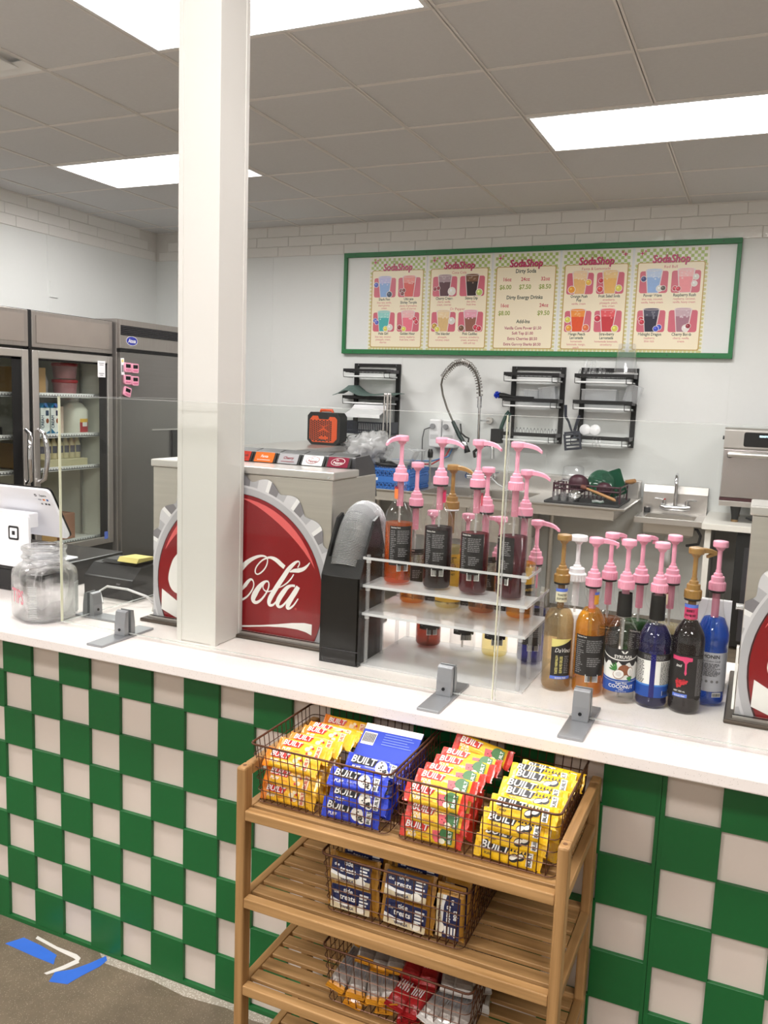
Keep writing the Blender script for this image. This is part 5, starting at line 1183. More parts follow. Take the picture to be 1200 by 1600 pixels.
MB().prism([(5.93, 1.365), (6.05, 1.405), (6.10, 1.44), (6.10, 1.446), (6.048, 1.411), (5.93, 1.371)], 0, -3.0, -2.70, white_p).build('tray_panel', t, bev=.002)
MB().prism([(5.927, 1.345), (5.933, 1.345), (5.936, 1.372), (5.927, 1.372)], 0, -3.0, -2.70, white_p).build('tray_lip', t)
t = thing('dark_basket', 'dark slatted basket hanging under the white tray', 'basket', (-2.84, 6.1, 1.22))
nb = M('basket_navy', (52, 56, 68), .5, noise=.08)
B(-3.06, -2.66, 6.03, 6.20, 1.215, 1.225, nb).build('base', t)
m = MB()
for z in (1.238, 1.30): m.box(-3.06, -2.66, 6.028, 6.034, z, z+.012, nb)
for k in range(26): m.box(-3.058+k*.0155, -3.048+k*.0155, 6.030, 6.033, 1.22, 1.312, nb)
m.build('front_slats', t, kind='stuff'); B(-3.06, -3.055, 6.03, 6.20, 1.22, 1.315, nb).build('side_wall', t); B(-2.665, -2.66, 6.03, 6.20, 1.22, 1.315, nb).build('side_wall', t)
for k in range(2):
    t = thing('steel_tongs', ('left' if k == 0 else 'right')+' one of two steel tongs hanging from the left dish rack', 'tongs', (-2.685+.03*k, 6.0, 1.17), 0, 'steel tongs')
    for s in (-1, 1): MB().tube([(s*.010, 0, .36), (s*.012, .0, .2), (s*.016, 0, .06), (s*.010, 0, 0)], [.006, .007, .007, .010], steel_h, 6).build('arm', t, world=False)
    MB().cyl((-.012, 0, .362), (.012, 0, .362), .009, steel_h, 8).build('hinge', t, world=False)
# middle rack
t = thing('bottle_brush', 'blue bristle brush lying on the middle dish rack', 'brush', (-1.80, 6.10, 1.535))
m = MB()
for k in range(70):
    a = rnd.uniform(0, 2*PI); b = math.acos(rnd.uniform(-1, 1)); d = Vector((math.sin(b)*math.cos(a), math.sin(b)*math.sin(a), math.cos(b)))
    m.tube([(-1.825+d.x*.008, 6.10+d.y*.008, 1.555+d.z*.008), (-1.825+d.x*.028, 6.10+d.y*.028, 1.555+d.z*.028)], [.0045, .0030], M('bristle_blue', (26, 62, 190), .5, noise=.15), 4)
m.build('bristles', t, kind='stuff'); MB().tube([(-1.81, 6.10, 1.553), (-1.78, 6.10, 1.550), (-1.70, 6.10, 1.543), (-1.55, 6.10, 1.542)], [.020, .022, .010, .008], black_m, 8).build('handle', t)
def clear_box(label, x, y, z, w, d, h, rz=0, tilt=0):
    t = thing('clear_box', label, 'box', (x, y, z), rz, 'clear plastic boxes on the racks'); 
    m = MB(); e = .0025
    m.box(-w/2, w/2, -d/2, d/2, 0, e, cupclear).box(-w/2, -w/2+e, -d/2, d/2, e, h, cupclear).box(w/2-e, w/2, -d/2, d/2, e, h, cupclear).box(-w/2, w/2, -d/2, -d/2+e, e, h, cupclear).box(-w/2, w/2, d/2-e, d/2, e, h, cupclear)
    m.build('box_wall', t, world=False)
    f = MB(); 
    for a, b, c, d_ in ((-w/2-.004, w/2+.004, -d/2-.004, -d/2), (-w/2-.004, w/2+.004, d/2, d/2+.004), (-w/2-.004, -w/2, -d/2, d/2), (w/2, w/2+.004, -d/2, d/2)): f.box(a, b, c, d_, h-.004, h, clear('rim_clear', (226, 228, 230), 1, .1, milk=.5))
    f.build('rim', t, world=False); t.rotation_euler = (0, tilt, rz); return t
clear_box('clear square tub on the middle dish rack, left one', -1.58, 6.17, 1.517, .10, .10, .085)
clear_box('clear square tub tilted on the middle dish rack, right one', -1.455, 6.17, 1.524, .12, .10, .10, 0, R(-8))
t = thing('black_caddy', 'small black caddy hooked on the lower left of the middle rack', 'caddy', (-1.81, 6.1, 1.20))
m = MB(); m.box(-1.85, -1.775, 6.06, 6.064, 1.20, 1.305, black_m).box(-1.85, -1.775, 6.136, 6.14, 1.20, 1.305, black_m).box(-1.85, -1.846, 6.064, 6.136, 1.20, 1.305, black_m).box(-1.779, -1.775, 6.064, 6.136, 1.20, 1.305, black_m).box(-1.846, -1.779, 6.064, 6.136, 1.20, 1.204, black_m).build('cup', t)
MB().tube([(-1.795, 6.14, 1.30), (-1.792, 6.15, 1.32), (-1.786, 6.14, 1.31)], .003, black_m, 5).build('hook', t)
MB().tube([(-1.80, 6.10, 1.21), (-1.785, 6.11, 1.32), (-1.757, 6.12, 1.41), (-1.74, 6.12, 1.435), (-1.725, 6.12, 1.42), (-1.735, 6.12, 1.36)], [.014, .015, .014, .012, .010, .008], M('dark_green_handle', (30, 64, 56), .4, noise=.08), 8).build('scrub_brush', None, 'dark green curved scrub brush handle in the black caddy', 'brush')
# right rack
for k, (x, h) in enumerate(((-1.20, .125), (-1.185+.02, .12), (-1.14, .12), (-1.10, .07), (-1.075, .06))):
    MB().open_lathe([(.024, 0), (.022, .02), (.012, .055), (.004, h), (.003, h+.003)], cupclear, 12, (x, 6.16, 1.702)).build('funnel_tip', None, ['first', 'second', 'third', 'fourth', 'fifth'][k]+' clear pointed nozzle from the left on the right dish rack', 'nozzle', 'clear nozzles on the right dish rack')
t = thing('clear_pitcher', 'large clear cup upside down on top of the right dish rack', 'cup', (-.925, 6.16, 1.725))
MB().open_lathe([(.085, .0), (.082, .012), (.078, .02), (.058, .205), (.052, .212), (.0, .213)], cupclear, 28).build('cup_wall', t, world=False); MB().open_lathe([(.086, 0), (.088, .006), (.086, .012)], clear('rim_clear'), 28).build('rim', t, world=False)
clear_box('long clear container on the second shelf of the right dish rack', -1.09, 6.17, 1.517, .24, .12, .10)
clear_box('clear container with a wide rim leaning at the right end of the right dish rack', -.875, 6.16, 1.535, .10, .11, .12, 0, R(14))
for k, x in enumerate((-1.168, -1.098)):
    t = MB().lathe([(.040, 0), (.040, .004), (.036, .008), (.0, .009)], white_p, 20, T=Matrix.Translation((x, 6.11, 1.330)) @ Matrix.Rotation(R(80), 4, 'X')).build('round_lid', None, ['plain round white lid', 'round white lid with a raised curl'][k]+' standing on the lowest shelf of the right rack', 'lid', 'white lids')
MB().tube([(-1.10, 6.095, 1.28), (-1.10, 6.065, 1.275), (-1.10, 6.06, 1.225), (-1.095, 6.06, 1.215)], .002, chrome, 5).tube([(-1.075, 6.095, 1.28), (-1.075, 6.065, 1.275), (-1.075, 6.06, 1.225), (-1.07, 6.06, 1.215)], .002, chrome, 5).tube([(-1.05, 6.095, 1.28), (-1.05, 6.065, 1.275), (-1.05, 6.06, 1.225), (-1.045, 6.06, 1.215)], .002, chrome, 5).build('wire_hooks', None, 'three small wire hooks on the lowest shelf of the right rack', 'hooks')
t = thing('slotted_turner', 'black slotted turner hanging left of the right dish rack', 'turner', (-1.25, 6.05, 1.18))
Tt = Matrix.Translation((-1.24, 6.05, 1.25)) @ Matrix.Rotation(R(-8), 4, 'Y'); m = MB()
bkn = M('nylon_black', (40, 44, 56), .4, noise=.06)
for a, b, c, d in ((-.062, .062, -.066, -.05), (-.055, .055, .05, .066), (-.062, -.046, -.05, .05), (.046, .060, -.05, .05)): m.box(a, b, -.002, .002, c, d, bkn, Tt)
for k in range(4): m.box(-.046, .046, -.002, .002, -.038+k*.025, -.026+k*.025, bkn, Tt)
m.build('blade', t); MB().tube([(-1.25, 6.05, 1.315), (-1.275, 6.05, 1.38), (-1.30, 6.05, 1.42), (-1.305, 6.05, 1.50)], [.007, .008, .010, .011], bkn, 8).build('handle', t)
MB().tube([(-1.235, 6.07, 1.32), (-1.215, 6.07, 1.40), (-1.205, 6.07, 1.43)], [.010, .012, .010], bkn, 8).tube([(-1.235, 6.07, 1.32), (-1.23, 6.07, 1.27)], [.010, .02], bkn, 8).build('black_ladle', None, 'short black utensil hanging behind the slotted turner', 'utensil')

# ================================================================== sink table
ST = .848
t = thing('sink_table', 'long stainless sink table with drainboards along the back wall', 'sink table', (-1.86, 5.85, 0))
tx0, tx1, ty0, ty1 = -2.88, -.775, 5.44, 6.255; hx0, hx1, hy0, hy1 = -2.22, -1.46, 5.56, 6.12
m = MB(); zz = (ST-.004, ST)
m.box(tx0, hx0, ty0, ty1, *zz, steel_h).box(hx1, tx1, ty0, ty1, *zz, steel_h).box(hx0, hx1, ty0, hy0, *zz, steel_h).box(hx0, hx1, hy1, ty1, *zz, steel_h); m.build('deck', t)
for k in range(2):
    a, b = hx0+.38*k, hx0+.38*(k+1)-.004; m = MB()
    m.box(a, a+.004, hy0, hy1, ST-.30, ST-.004, steel).box(b-.004, b, hy0, hy1, ST-.30, ST-.004, steel).box(a+.004, b-.004, hy0, hy0+.004, ST-.30, ST-.004, steel).box(a+.004, b-.004, hy1-.004, hy1, ST-.30, ST-.004, steel).box(a, b, hy0, hy1, ST-.304, ST-.30, steel); m.build('basin', t)
MB().prism([(ty0, ST-.004), (ty0-.014, ST+.002), (ty0-.018, ST+.010), (ty0-.010, ST+.016), (ty0, ST+.012)], 0, tx0, tx1+.014, steel_h).build('rolled_rim', t)
MB().prism([(tx1, ST-.004), (tx1+.014, ST+.002), (tx1+.018, ST+.010), (tx1+.010, ST+.016), (tx1, ST+.012)], 1, ty0, ty1, steel_h).build('rolled_rim', t)
B(tx0+.02, tx1-.05, ty0+.004, ty0+.012, ST-.065, ST-.005, steel).build('apron', t); B(tx1-.058, tx1-.05, ty0+.012, ty1, ST-.065, ST-.005, steel).build('apron', t)
MB().prism([(6.255, ST-.004), (6.255, .975), (6.2825, .985), (6.2825, ST-.004)], 0, tx0, tx1+.004, steel_h).build('backsplash', t, bev=.002)
B(tx1-.001, tx1+.006, 6.10, 6.255, ST+.016, .975, steel_h).build('splash_end', t)
for x in (-2.8, -1.38):
    for y in (5.52, 6.18): MB().cyl((x, y, 0), (x, y, ST-.065), .021, steel, 12).build('leg', t)
# crate and what is on it
blu = M('crate_blue', (44, 112, 196), .45, noise=.06)
t = thing('glass_crate', 'blue plastic dishwasher crate on the left drainboard', 'crate', (-2.485, 5.72, ST))
for x0, x1, y0, y1, ax in ((-2.70, -2.265, 5.520, 5.526, 0), (-2.70, -2.265, 5.894, 5.900, 0), (-2.70, -2.694, 5.526, 5.894, 1), (-2.271, -2.265, 5.526, 5.894, 1)):
    m = MB(); z0 = ST+.001
    for a, b in ((0, .012), (.052, .096), (.138, .155)): m.box(x0, x1, y0, y1, z0+a, z0+b, blu)
    n = 14; L = (x1-x0) if ax == 0 else (y1-y0)
    for a, b in ((.012, .052), (.096, .138)):
        for k in range(n):
            for s in (0, 1):
                q0 = (k+s)*L/n; q1 = (k+1-s)*L/n; hw = .0042
                if ax == 0: m.add([(x0+q0-hw, y0, z0+a), (x0+q0+hw, y0, z0+a), (x0+q1+hw, y0, z0+b), (x0+q1-hw, y0, z0+b), (x0+q0-hw, y1, z0+a), (x0+q0+hw, y1, z0+a), (x0+q1+hw, y1, z0+b), (x0+q1-hw, y1, z0+b)], [(0, 1, 2, 3), (7, 6, 5, 4), (0, 3, 7, 4), (1, 5, 6, 2)], blu)
                else: m.add([(x0, y0+q0-hw, z0+a), (x0, y0+q0+hw, z0+a), (x0, y0+q1+hw, z0+b), (x0, y0+q1-hw, z0+b), (x1, y0+q0-hw, z0+a), (x1, y0+q0+hw, z0+a), (x1, y0+q1+hw, z0+b), (x1, y0+q1-hw, z0+b)], [(0, 1, 2, 3), (7, 6, 5, 4), (0, 3, 7, 4), (1, 5, 6, 2)], blu)
    m.build('lattice_wall', t, kind='stuff')
B(-2.70, -2.265, 5.52, 5.90, ST+.0005, ST+.006, blu).build('crate_floor', t)
B(-2.55, -2.51, 5.5185, 5.52, ST+.066, ST+.086, white_p).build('tag', t)
MB().lathe([(.10, 0), (.135, .006), (.14, .028), (.13, .028), (.12, .012)], black_m, 24, (-2.47, 5.71, ST+.157)).build('black_bowl', None, 'shallow black dish sitting on the blue crate', 'dish')
# crumpled bag of clear cups
t = thing('bag_of_cups', 'crumpled clear bag of stacked plastic cups on the blue crate', 'bag', (-2.68, 5.72, ST+.157))
def blob(cx, cy_, cz, rx, ry, rz, amp, seed, mat, nu=36, nv=22, smooth=True):
    """crumpled closed lump: an ellipsoid pushed in and out by ridged noise"""
    from mathutils import noise
    vs = []; fs = []; of = Vector((seed*3.1, seed*1.7, seed*.9))
    for i in range(nv+1):
        for j in range(nu):
            b = -PI/2+PI*(i+.001)/(nv+.002); a = 2*PI*j/nu; d = Vector((math.cos(b)*math.cos(a), math.cos(b)*math.sin(a), math.sin(b)))
            k = 1+amp*(1.6*abs(noise.noise(d*2.2+of))+.9*abs(noise.noise(d*5.5+of))+.5*noise.noise(d*11+of)-.5)
            vs.append((cx+rx*k*d.x, cy_+ry*k*d.y, cz+rz*k*d.z))
    for i in range(nv):
        for j in range(nu): a, b = i*nu+j, i*nu+(j+1) % nu; fs.append((a, b, b+nu, a+nu))
    return MB().add(vs, fs, mat, smooth)
blob(-2.70, 5.72, ST+.275, .165, .12, .118, .35, 3, film).build('bag_film', t); blob(-2.75, 5.70, ST+.225, .12, .11, .062, .4, 5, film).build('bag_fold', t); blob(-2.63, 5.70, ST+.31, .115, .10, .09, .4, 8, film).build('bag_fold', t)
for k in range(7):
    m = MB(); m.open_lathe([(.040, 0), (.046, .05), (.050, .08), (.053, .085)], cupclear, 18, T=Matrix.Translation((-2.80+.03*k, 5.72, ST+.225)) @ Matrix.Rotation(R(84), 4, 'Y')); m.build('cup', t)
cc = clear_box('clear plastic food pan tilted beside the bag of cups', -2.40, 5.62, ST+.195, .19, .16, .14, R(6), R(24))
t = thing('clear_pot', 'clear round container behind the tilted pan on the crate', 'container', (-2.36, 5.80, ST+.157)); MB().open_lathe([(.0, .003), (.075, 0), (.085, .02), (.09, .12), (.093, .125)], cupclear, 22).build('container_wall', t, world=False); MB().open_lathe([(.091, .118), (.096, .122), (.093, .128)], clear('rim_clear'), 22).build('rim', t, world=False)
MB().tube([(-2.29, 5.98, ST+.002), (-2.29, 5.98, ST+.20), (-2.29, 5.98, ST+.22)], [.010, .010, .012], steel_h, 8).tube([(-2.29, 5.98, ST+.22), (-2.29, 5.98, ST+.26), (-2.29, 5.98, ST+.285)], [.020, .022, .014], black, 10).build('black_top_bottle', None, 'slim steel tube with a black knob right of the blue crate', 'bottle')
# tool case on the steel cabinet
t = thing('tool_case', 'black case with an orange honeycomb face on the steel cabinet', 'case', (-3.06, 5.76, 1.131))
org = M('case_orange', (214, 84, 38), .45, noise=.05)
sh = [(-3.165, 1.131), (-2.955, 1.131), (-2.922, 1.17), (-2.922, 1.345), (-2.945, 1.375), (-3.175, 1.378), (-3.20, 1.35), (-3.20, 1.165)]
MB().prism(sh, 1, 5.70, 5.82, black_m).build('shell', t, bev=.006)
hx = [(-3.155, 1.15), (-2.975, 1.15), (-2.945, 1.18), (-2.945, 1.325), (-2.965, 1.345), (-3.01, 1.345), (-3.02, 1.325), (-3.10, 1.325), (-3.11, 1.35), (-3.155, 1.35), (-3.18, 1.32), (-3.18, 1.175)]
m = MB().add([(x, z, .0004) for x, z in hx], [tuple(range(12))], org, False, XZ(5.699)); s = .0155
for i in range(12):
    for j in range(12):
        x, z = -3.168+i*s+.0*(j % 2), 1.162+j*s*.98+(s*.49 if i % 2 else 0)
        if -3.172 < x < -2.952 and 1.155 < z < 1.318 and abs(z-1.182)+abs(x+3.06)*.3 > .018: m.disc(x, z, .0074, .0074, black_m, XZ(5.699), .0008, 6)
m.add([(x, z, .0012) for x, z in ((-3.12, 1.225), (-3.06, 1.262), (-3.00, 1.225), (-3.03, 1.232), (-3.06, 1.245), (-3.09, 1.232))], [tuple(range(6))], org, False, XZ(5.699)); m.add([(x, z, .0012) for x, z in ((-3.10, 1.285), (-3.06, 1.262), (-3.01, 1.288), (-3.06, 1.272))], [tuple(range(4))], org, False, XZ(5.699))
m.build('honeycomb_face', t); MB().tube([(-3.12, 5.76, 1.376), (-3.118, 5.76, 1.392), (-3.02, 5.76, 1.392), (-3.015, 5.76, 1.376)], .011, org, 8).build('handle', t)
m = MB(); m.rrect(-3.10, -3.045, 1.160, 1.172, .002, dgrey, XZ(5.699), .001); m.build('badge', t)
# chemical dispensers on the wall
for k, (xa, xb) in enumerate(((-2.385, -2.285), (-2.278, -2.165))):
    t = thing('soap_dispenser', ['left', 'right'][k]+' one of two white chemical dispensers on the wall above the sink', 'dispenser', ((xa+xb)/2, 6.23, 1.135), 0, 'wall chemical dispensers')
    B(xa, xb, 6.17, 6.2825, 1.135, 1.355, white_p).build('housing', t, bev=.012)
    MB().cyl((xa+.035, 6.17, 1.30), (xa+.035, 6.15, 1.30), .020, M('knob_grey', (150, 150, 154), .4, noise=.03), 16).build('knob', t); MB().box(xa+.015, xb-.02, 6.1685, 6.1695, 1.20, 1.235, M('holder_grey')).build('sticker', t)
for nm, cl, off in (('red', (196, 60, 60), 0), ('blue', (70, 130, 190), .025)):
    MB().tube([(-2.22+off*.8, 6.22, 1.134), (-2.25+off, 6.21, 1.07), (-2.36, 6.20, 1.00+off), (-2.48, 6.19, .995+off), (-2.7, 6.19, .995+off)], .006, M('tube_'+nm, cl, .4, noise=.04), 6).build('supply_tube', None, nm+' supply tube running down from the white dispensers', 'tube')
MB().tube([(-2.37, 6.165, 1.29), (-2.42, 6.165, 1.27), (-2.435, 6.17, 1.20), (-2.435, 6.18, .99)], .004, dgrey, 6).build('supply_tube', None, 'thin grey tube hanging left of the white dispensers', 'tube')
# pre-rinse sprayer
t = thing('rinse_faucet', 'tall pre-rinse faucet with spring hose and spray valve over the sink', 'faucet', (-1.96, 6.2, .93))
MB().cyl((-2.06, 6.2545, .93), (-2.06, 6.20, .93), .022, chrome).cyl((-1.86, 6.2545, .93), (-1.86, 6.20, .93), .022, chrome).cyl((-2.06, 6.20, .93), (-1.86, 6.20, .93), .019, chrome).build('mixer_body', t)
for x in (-2.06, -1.86): MB().cyl((x, 6.20, .93), (x, 6.20, .96), .012, chrome).tube([(x, 6.20, .965), (x+(-.06 if x < -2 else .06), 6.18, .975)], .008, chrome, 8).build('handle', t)
MB().tube([(-1.965, 6.20, .945), (-1.965, 6.16, 1.02), (-1.965, 6.14, 1.10), (-1.966, 6.12, 1.46)], .0105, chrome, 10).build('riser', t)
MB().cyl((-1.9665, 6.12, 1.455), (-1.968, 6.12, 1.54), .017, chrome, 12).build('hose_nut', t)
MB().tube([(-1.965, 6.125, 1.36), (-1.94, 6.20, 1.36), (-1.925, 6.2545, 1.36)], .007, chrome, 8).cyl((-1.925, 6.28, 1.36), (-1.925, 6.24, 1.36), .026, steel_h, 16).build('wall_bracket', t)
hose = [(-1.968, 6.12, 1.53), (-1.971, 6.11, 1.60), (-1.985, 6.11, 1.665), (-2.01, 6.10, 1.725), (-2.055, 6.10, 1.772), (-2.11, 6.10, 1.792), (-2.17, 6.10, 1.778), (-2.22, 6.10, 1.73), (-2.262, 6.10, 1.672), (-2.272, 6.10, 1.62), (-2.255, 6.10, 1.54), (-2.215, 6.10, 1.44), (-2.165, 6.10, 1.345)]
MB().tube(hose, .0075, M('hose_steel', (110, 106, 100), .35, .8, noise=.25, scale=200), 8).build('hose', t)
sp = []; hv = [Vector(p) for p in hose[:9]]; tot = 30*8
for i in range(tot+1):
    u = (i/tot)**.8*(len(hv)-1.001); k = int(u); f = u-k; p = hv[k].lerp(hv[k+1], f); d = (hv[k+1]-hv[k]).normalized(); a = d.cross(Vector((0, 1, 0))).normalized(); th = 2*PI*i/8
    sp.append(p+(a*math.cos(th)+Vector((0, 1, 0))*math.sin(th))*.024)
MB().tube(sp, .0030, M('spring_steel', (150, 144, 138), .3, .85, noise=.05), 4).build('spring', t)
MB().tube([(-2.165, 6.10, 1.345), (-2.10, 6.09, 1.235), (-2.065, 6.08, 1.195)], [.014, .018, .016], M('dark_green_grip', (24, 46, 44), .4, noise=.06), 10).build('grip', t)
MB().tube([(-2.10, 6.09, 1.33), (-2.085, 6.08, 1.26), (-2.05, 6.07, 1.235), (-2.02, 6.07, 1.225), (-2.025, 6.07, 1.195)], .0065, black, 8).build('lever', t)
MB().tube([(-2.07, 6.08, 1.20), (-2.05, 6.08, 1.175), (-2.04, 6.075, 1.16)], [.018, .024, .015], chrome, 10).build('valve_body', t); MB().lathe([(.016, 0), (.024, -.045), (.022, -.05)], black, 14, T=Matrix.Translation((-2.043, 6.075, 1.165)) @ Matrix.Rotation(R(-18), 4, 'Y')).build('spray_head', t)
MB().tube([(-1.99, 6.14, 1.085), (-1.985, 6.10, 1.125), (-1.93, 6.06, 1.165), (-1.875, 6.04, 1.185), (-1.85, 6.04, 1.185)], .012, black, 8).tube([(-1.85, 6.04, 1.186), (-1.832, 6.04, 1.178), (-1.822, 6.04, 1.15), (-1.82, 6.04, 1.085)], [.013, .014, .013, .015], chrome, 10).build('swing_spout', t)
MB().tube([(-1.86, 6.19, .925), (-1.80, 6.14, .89), (-1.70, 6.10, .853)], .006, M('hose_white', (214, 214, 214), .4, noise=.02), 6).build('drain_hose', None, 'thin pale hose running from the faucet to the right drainboard', 'hose')

# ---- dishes drying on the right drainboard
B(-1.31, -.82, 5.58, 6.12, ST+.0005, ST+.016, M('mat_black', (36, 36, 38), .6, noise=.15, scale=60)).build('drip_mat', None, 'black drip mat under the drying rack on the right drainboard', 'mat', bev=.004)
wine = M('rack_wine', (66, 24, 40), .4, noise=.06); z0 = ST+.0165
t = thing('drying_rack', 'wine red wire drying rack full of dishes on the drip mat', 'drying rack', (-1.06, 5.83, z0))
m = MB(); 
for y in (5.68, 5.99):
    for z in (z0+.075, z0+.105): m.tube([(-1.27, y, z), (-.83, y, z)], .006, wine, 6)
for x in (-1.27, -.83):
    for z in (z0+.075, z0+.105): m.tube([(x, 5.68, z), (x, 5.99, z)], .006, wine, 6)
m.build('rail', t)
for x in (-1.27, -.83):
    for y in (5.68, 5.99): MB().cyl((x, y, z0), (x, y, z0+.115), .006, wine, 6).build('leg', t)
m = MB()
for k in range(16): x = -1.25+k*.027; m.tube([(x, 5.68, z0+.1), (x, 5.70, z0+.02), (x, 5.97, z0+.02), (x, 5.99, z0+.1)], .003, wine, 4)
for k in range(5): x = -1.26+k*.025; m.tube([(x, 5.66, z0+.02), (x, 5.66, z0+.13)], .003, wine, 4)
m.build('wire_bed', t, kind='stuff')
gpl = clear('plate_green', (150, 200, 180), 1.0, .06, milk=.55, milkcol=(24, 92, 66)); gpd = clear('plate_green_dark', (120, 180, 150), 1.0, .06, milk=.6, milkcol=(18, 80, 56))
MB().lathe([(.0, .0), (.06, .0), (.088, .012), (.09, .014), (.086, .015), (.06, .004), (0, .004)], gpl, 28, T=Matrix.Translation((-.985, 5.84, z0+.117)) @ Matrix.Rotation(R(78), 4, 'X') ).build('green_plate', None, 'round green glass plate standing in the drying rack', 'plate')
Tp = Matrix.Translation((-.90, 5.88, z0+.113)) @ Matrix.Rotation(R(-22), 4, 'Y') @ Matrix.Rotation(R(-12), 4, 'X')
MB().prism(rr(-.065, .065, -.085, .095, .012), 1, -.004, .004, gpd, Tp).prism(rr(-.05, .05, -.07, .08, .01), 1, -.0065, -.0042, gpl, Tp).build('green_tray', None, 'square dark green tray leaning in the drying rack beside the plate', 'plate')
MB().lathe([(.0, 0), (.035, .004), (.062, .03), (.07, .06), (.066, .06), (.058, .032), (.03, .008), (0, .005)], wine, 24, T=Matrix.Translation((-1.12, 5.74, z0+.098)) @ Matrix.Rotation(R(-65), 4, 'X') @ Matrix.Translation((0, 0, -.03))).build('wine_bowl', None, 'dark wine red bowl tipped in the drying rack', 'bowl')
MB().lathe([(.0, 0), (.03, .004), (.05, .025), (.055, .05), (.052, .05), (.046, .027), (0, .006)], wine, 20, T=Matrix.Translation((-.945, 5.72, z0+.06)) @ Matrix.Rotation(R(-60), 4, 'X')).build('wine_cup', None, 'smaller wine red cup in front of the green plate', 'cup')
blob(-1.115, 5.635, z0+.038, .042, .034, .036, .35, 11, chrome, 30, 18).build('steel_scrubber', None, 'shiny steel wool ball at the front of the drying rack', 'scrubber')
tt = thing('wooden_spoon', 'wooden spoon lying across the front of the drying rack', 'spoon', (-.93, 5.64, z0)); sw = M('spoon_wood', (176, 128, 80), .6, noise=.1)
MB().tube([(-1.045, 5.665, z0+.088), (-.95, 5.645, z0+.060), (-.86, 5.625, z0+.032), (-.845, 5.62, z0+.026)], [.008, .010, .012, .006], sw, 8).build('spoon_handle', tt); MB().tube([(-1.085, 5.672, z0+.1), (-1.065, 5.67, z0+.094), (-1.045, 5.665, z0+.088)], [.014, .018, .009], M('spoon_bowl', (110, 60, 44), .6, noise=.1), 10).build('spoon_bowl', tt)
tt = thing('clear_bin', 'clear plastic tub upside down at the back of the drying rack', 'tub', (-1.20, 5.96, z0+.11)); m = MB(); m.open_lathe([(.075, 0), (.066, .095), (.055, .102), (0, .103)], cupclear, 24, sq=4).build('tub_wall', tt, world=False); MB().open_lathe([(.076, -.003), (.08, 0), (.076, .004)], clear('rim_clear'), 24, sq=4).build('rim', tt, world=False)
for k in range(3):
    MB().open_lathe([(.02, 0), (.024, .05), (.025, .06)], cupclear, 14, (-1.24+.055*k, 5.61, ST+.0165)).build('small_cup', None, ['left', 'middle', 'right'][k]+' one of three small clear cups in front of the drying rack', 'cup', 'small clear cups')
MB().tube([(-.84, 5.97, z0+.125), (-.80, 5.96, z0+.13), (-.775, 5.95, z0+.14)], [.012, .018, .014], sw, 10).build('wooden_brush', None, 'pale wooden brush end at the right of the drying rack', 'brush')
MB().tube([(-.99, 5.60, z0+.012), (-.965, 5.59, z0+.018), (-.94, 5.60, z0+.012), (-.92, 5.595, z0+.02)], .010, clear('film_green', (150, 200, 180), .8, .1, milk=.3), 6).build('green_scrap', None, 'small clear green lid at the front edge of the drip mat', 'lid')

# ================================================================== hand sink
t = thing('hand_sink', 'small stainless wall hand sink with a gooseneck tap', 'hand sink', (-.53, 6.05, .66))
hx0, hx1, hy0, hz = -.748, -.318, 5.85, .770
MB().prism([(6.235, hz-.004), (6.235, .91), (6.25, .962), (6.2825, .964), (6.2825, hz-.004)], 0, hx0, hx1, steel_h).build('backsplash', t, bev=.002)
m = MB(); b = (hx0+.055, hx1-.055, hy0+.05, 6.14); m.box(hx0, b[0], hy0, 6.235, hz-.006, hz, steel_h).box(b[1], hx1, hy0, 6.235, hz-.006, hz, steel_h).box(b[0], b[1], hy0, b[2], hz-.006, hz, steel_h).box(b[0], b[1], b[3], 6.235, hz-.006, hz, steel_h).build('deck', t)
B(hx0-.001, hx1+.001, hy0-.004, hy0, hz-.036, hz+.003, steel_h).build('front_rim', t, bev=.002); B(hx1, hx1+.004, hy0, 6.235, hz-.036, hz+.003, steel_h).build('side_rim', t); B(hx0-.004, hx0, hy0, 6.235, hz-.036, hz+.003, steel_h).build('side_rim', t)
vs = []; 
for k, (ins, z) in enumerate(((0, hz-.004), (.004, hz-.10), (.03, hz-.118))): vs += [(x, y, z) for x, y in ((b[0]+ins, b[2]+ins), (b[1]-ins, b[2]+ins), (b[1]-ins, b[3]-ins), (b[0]+ins, b[3]-ins))]
fs = [(i+4*k, (i+1) % 4+4*k, (i+1) % 4+4*k+4, i+4*k+4) for k in range(2) for i in range(4)]+[(8, 9, 10, 11)]
o_ = [(x+(.004 if x > -.53 else -.004), y+(.004 if y > 6 else -.004), z-.004) for x, y, z in vs]
MB().add(vs, fs, steel).add(o_, fs, steel).build('bowl', t)
MB().cyl((-.605, 6.234, .83), (-.605, 6.205, .83), .018, chrome).cyl((-.445, 6.234, .83), (-.445, 6.205, .83), .018, chrome).tube([(-.62, 6.20, .822), (-.59, 6.19, .812), (-.46, 6.19, .812), (-.43, 6.20, .822)], .022, chrome, 12).build('mixer_body', t)
for x, s in ((-.60, -1), (-.45, 1)): MB().cyl((x, 6.20, .83), (x, 6.20, .865), .013, chrome, 10).tube([(x, 6.20, .868), (x+s*.065, 6.18, .874)], .007, chrome, 8).build('handle', t)
MB().cyl((-.60, 6.20, .866), (-.60, 6.20, .874), .010, M('hot_red', (200, 60, 60), .4, noise=.02), 10).build('hot_dot', t)
MB().tube([(-.525, 6.19, .83), (-.525, 6.19, 1.0), (-.5245, 6.185, 1.035), (-.524, 6.16, 1.05), (-.523, 6.13, 1.04), (-.522, 6.115, 1.01), (-.522, 6.11, .985)], [.014, .011, .011, .011, .011, .011, .012], chrome, 12).build('gooseneck', t)
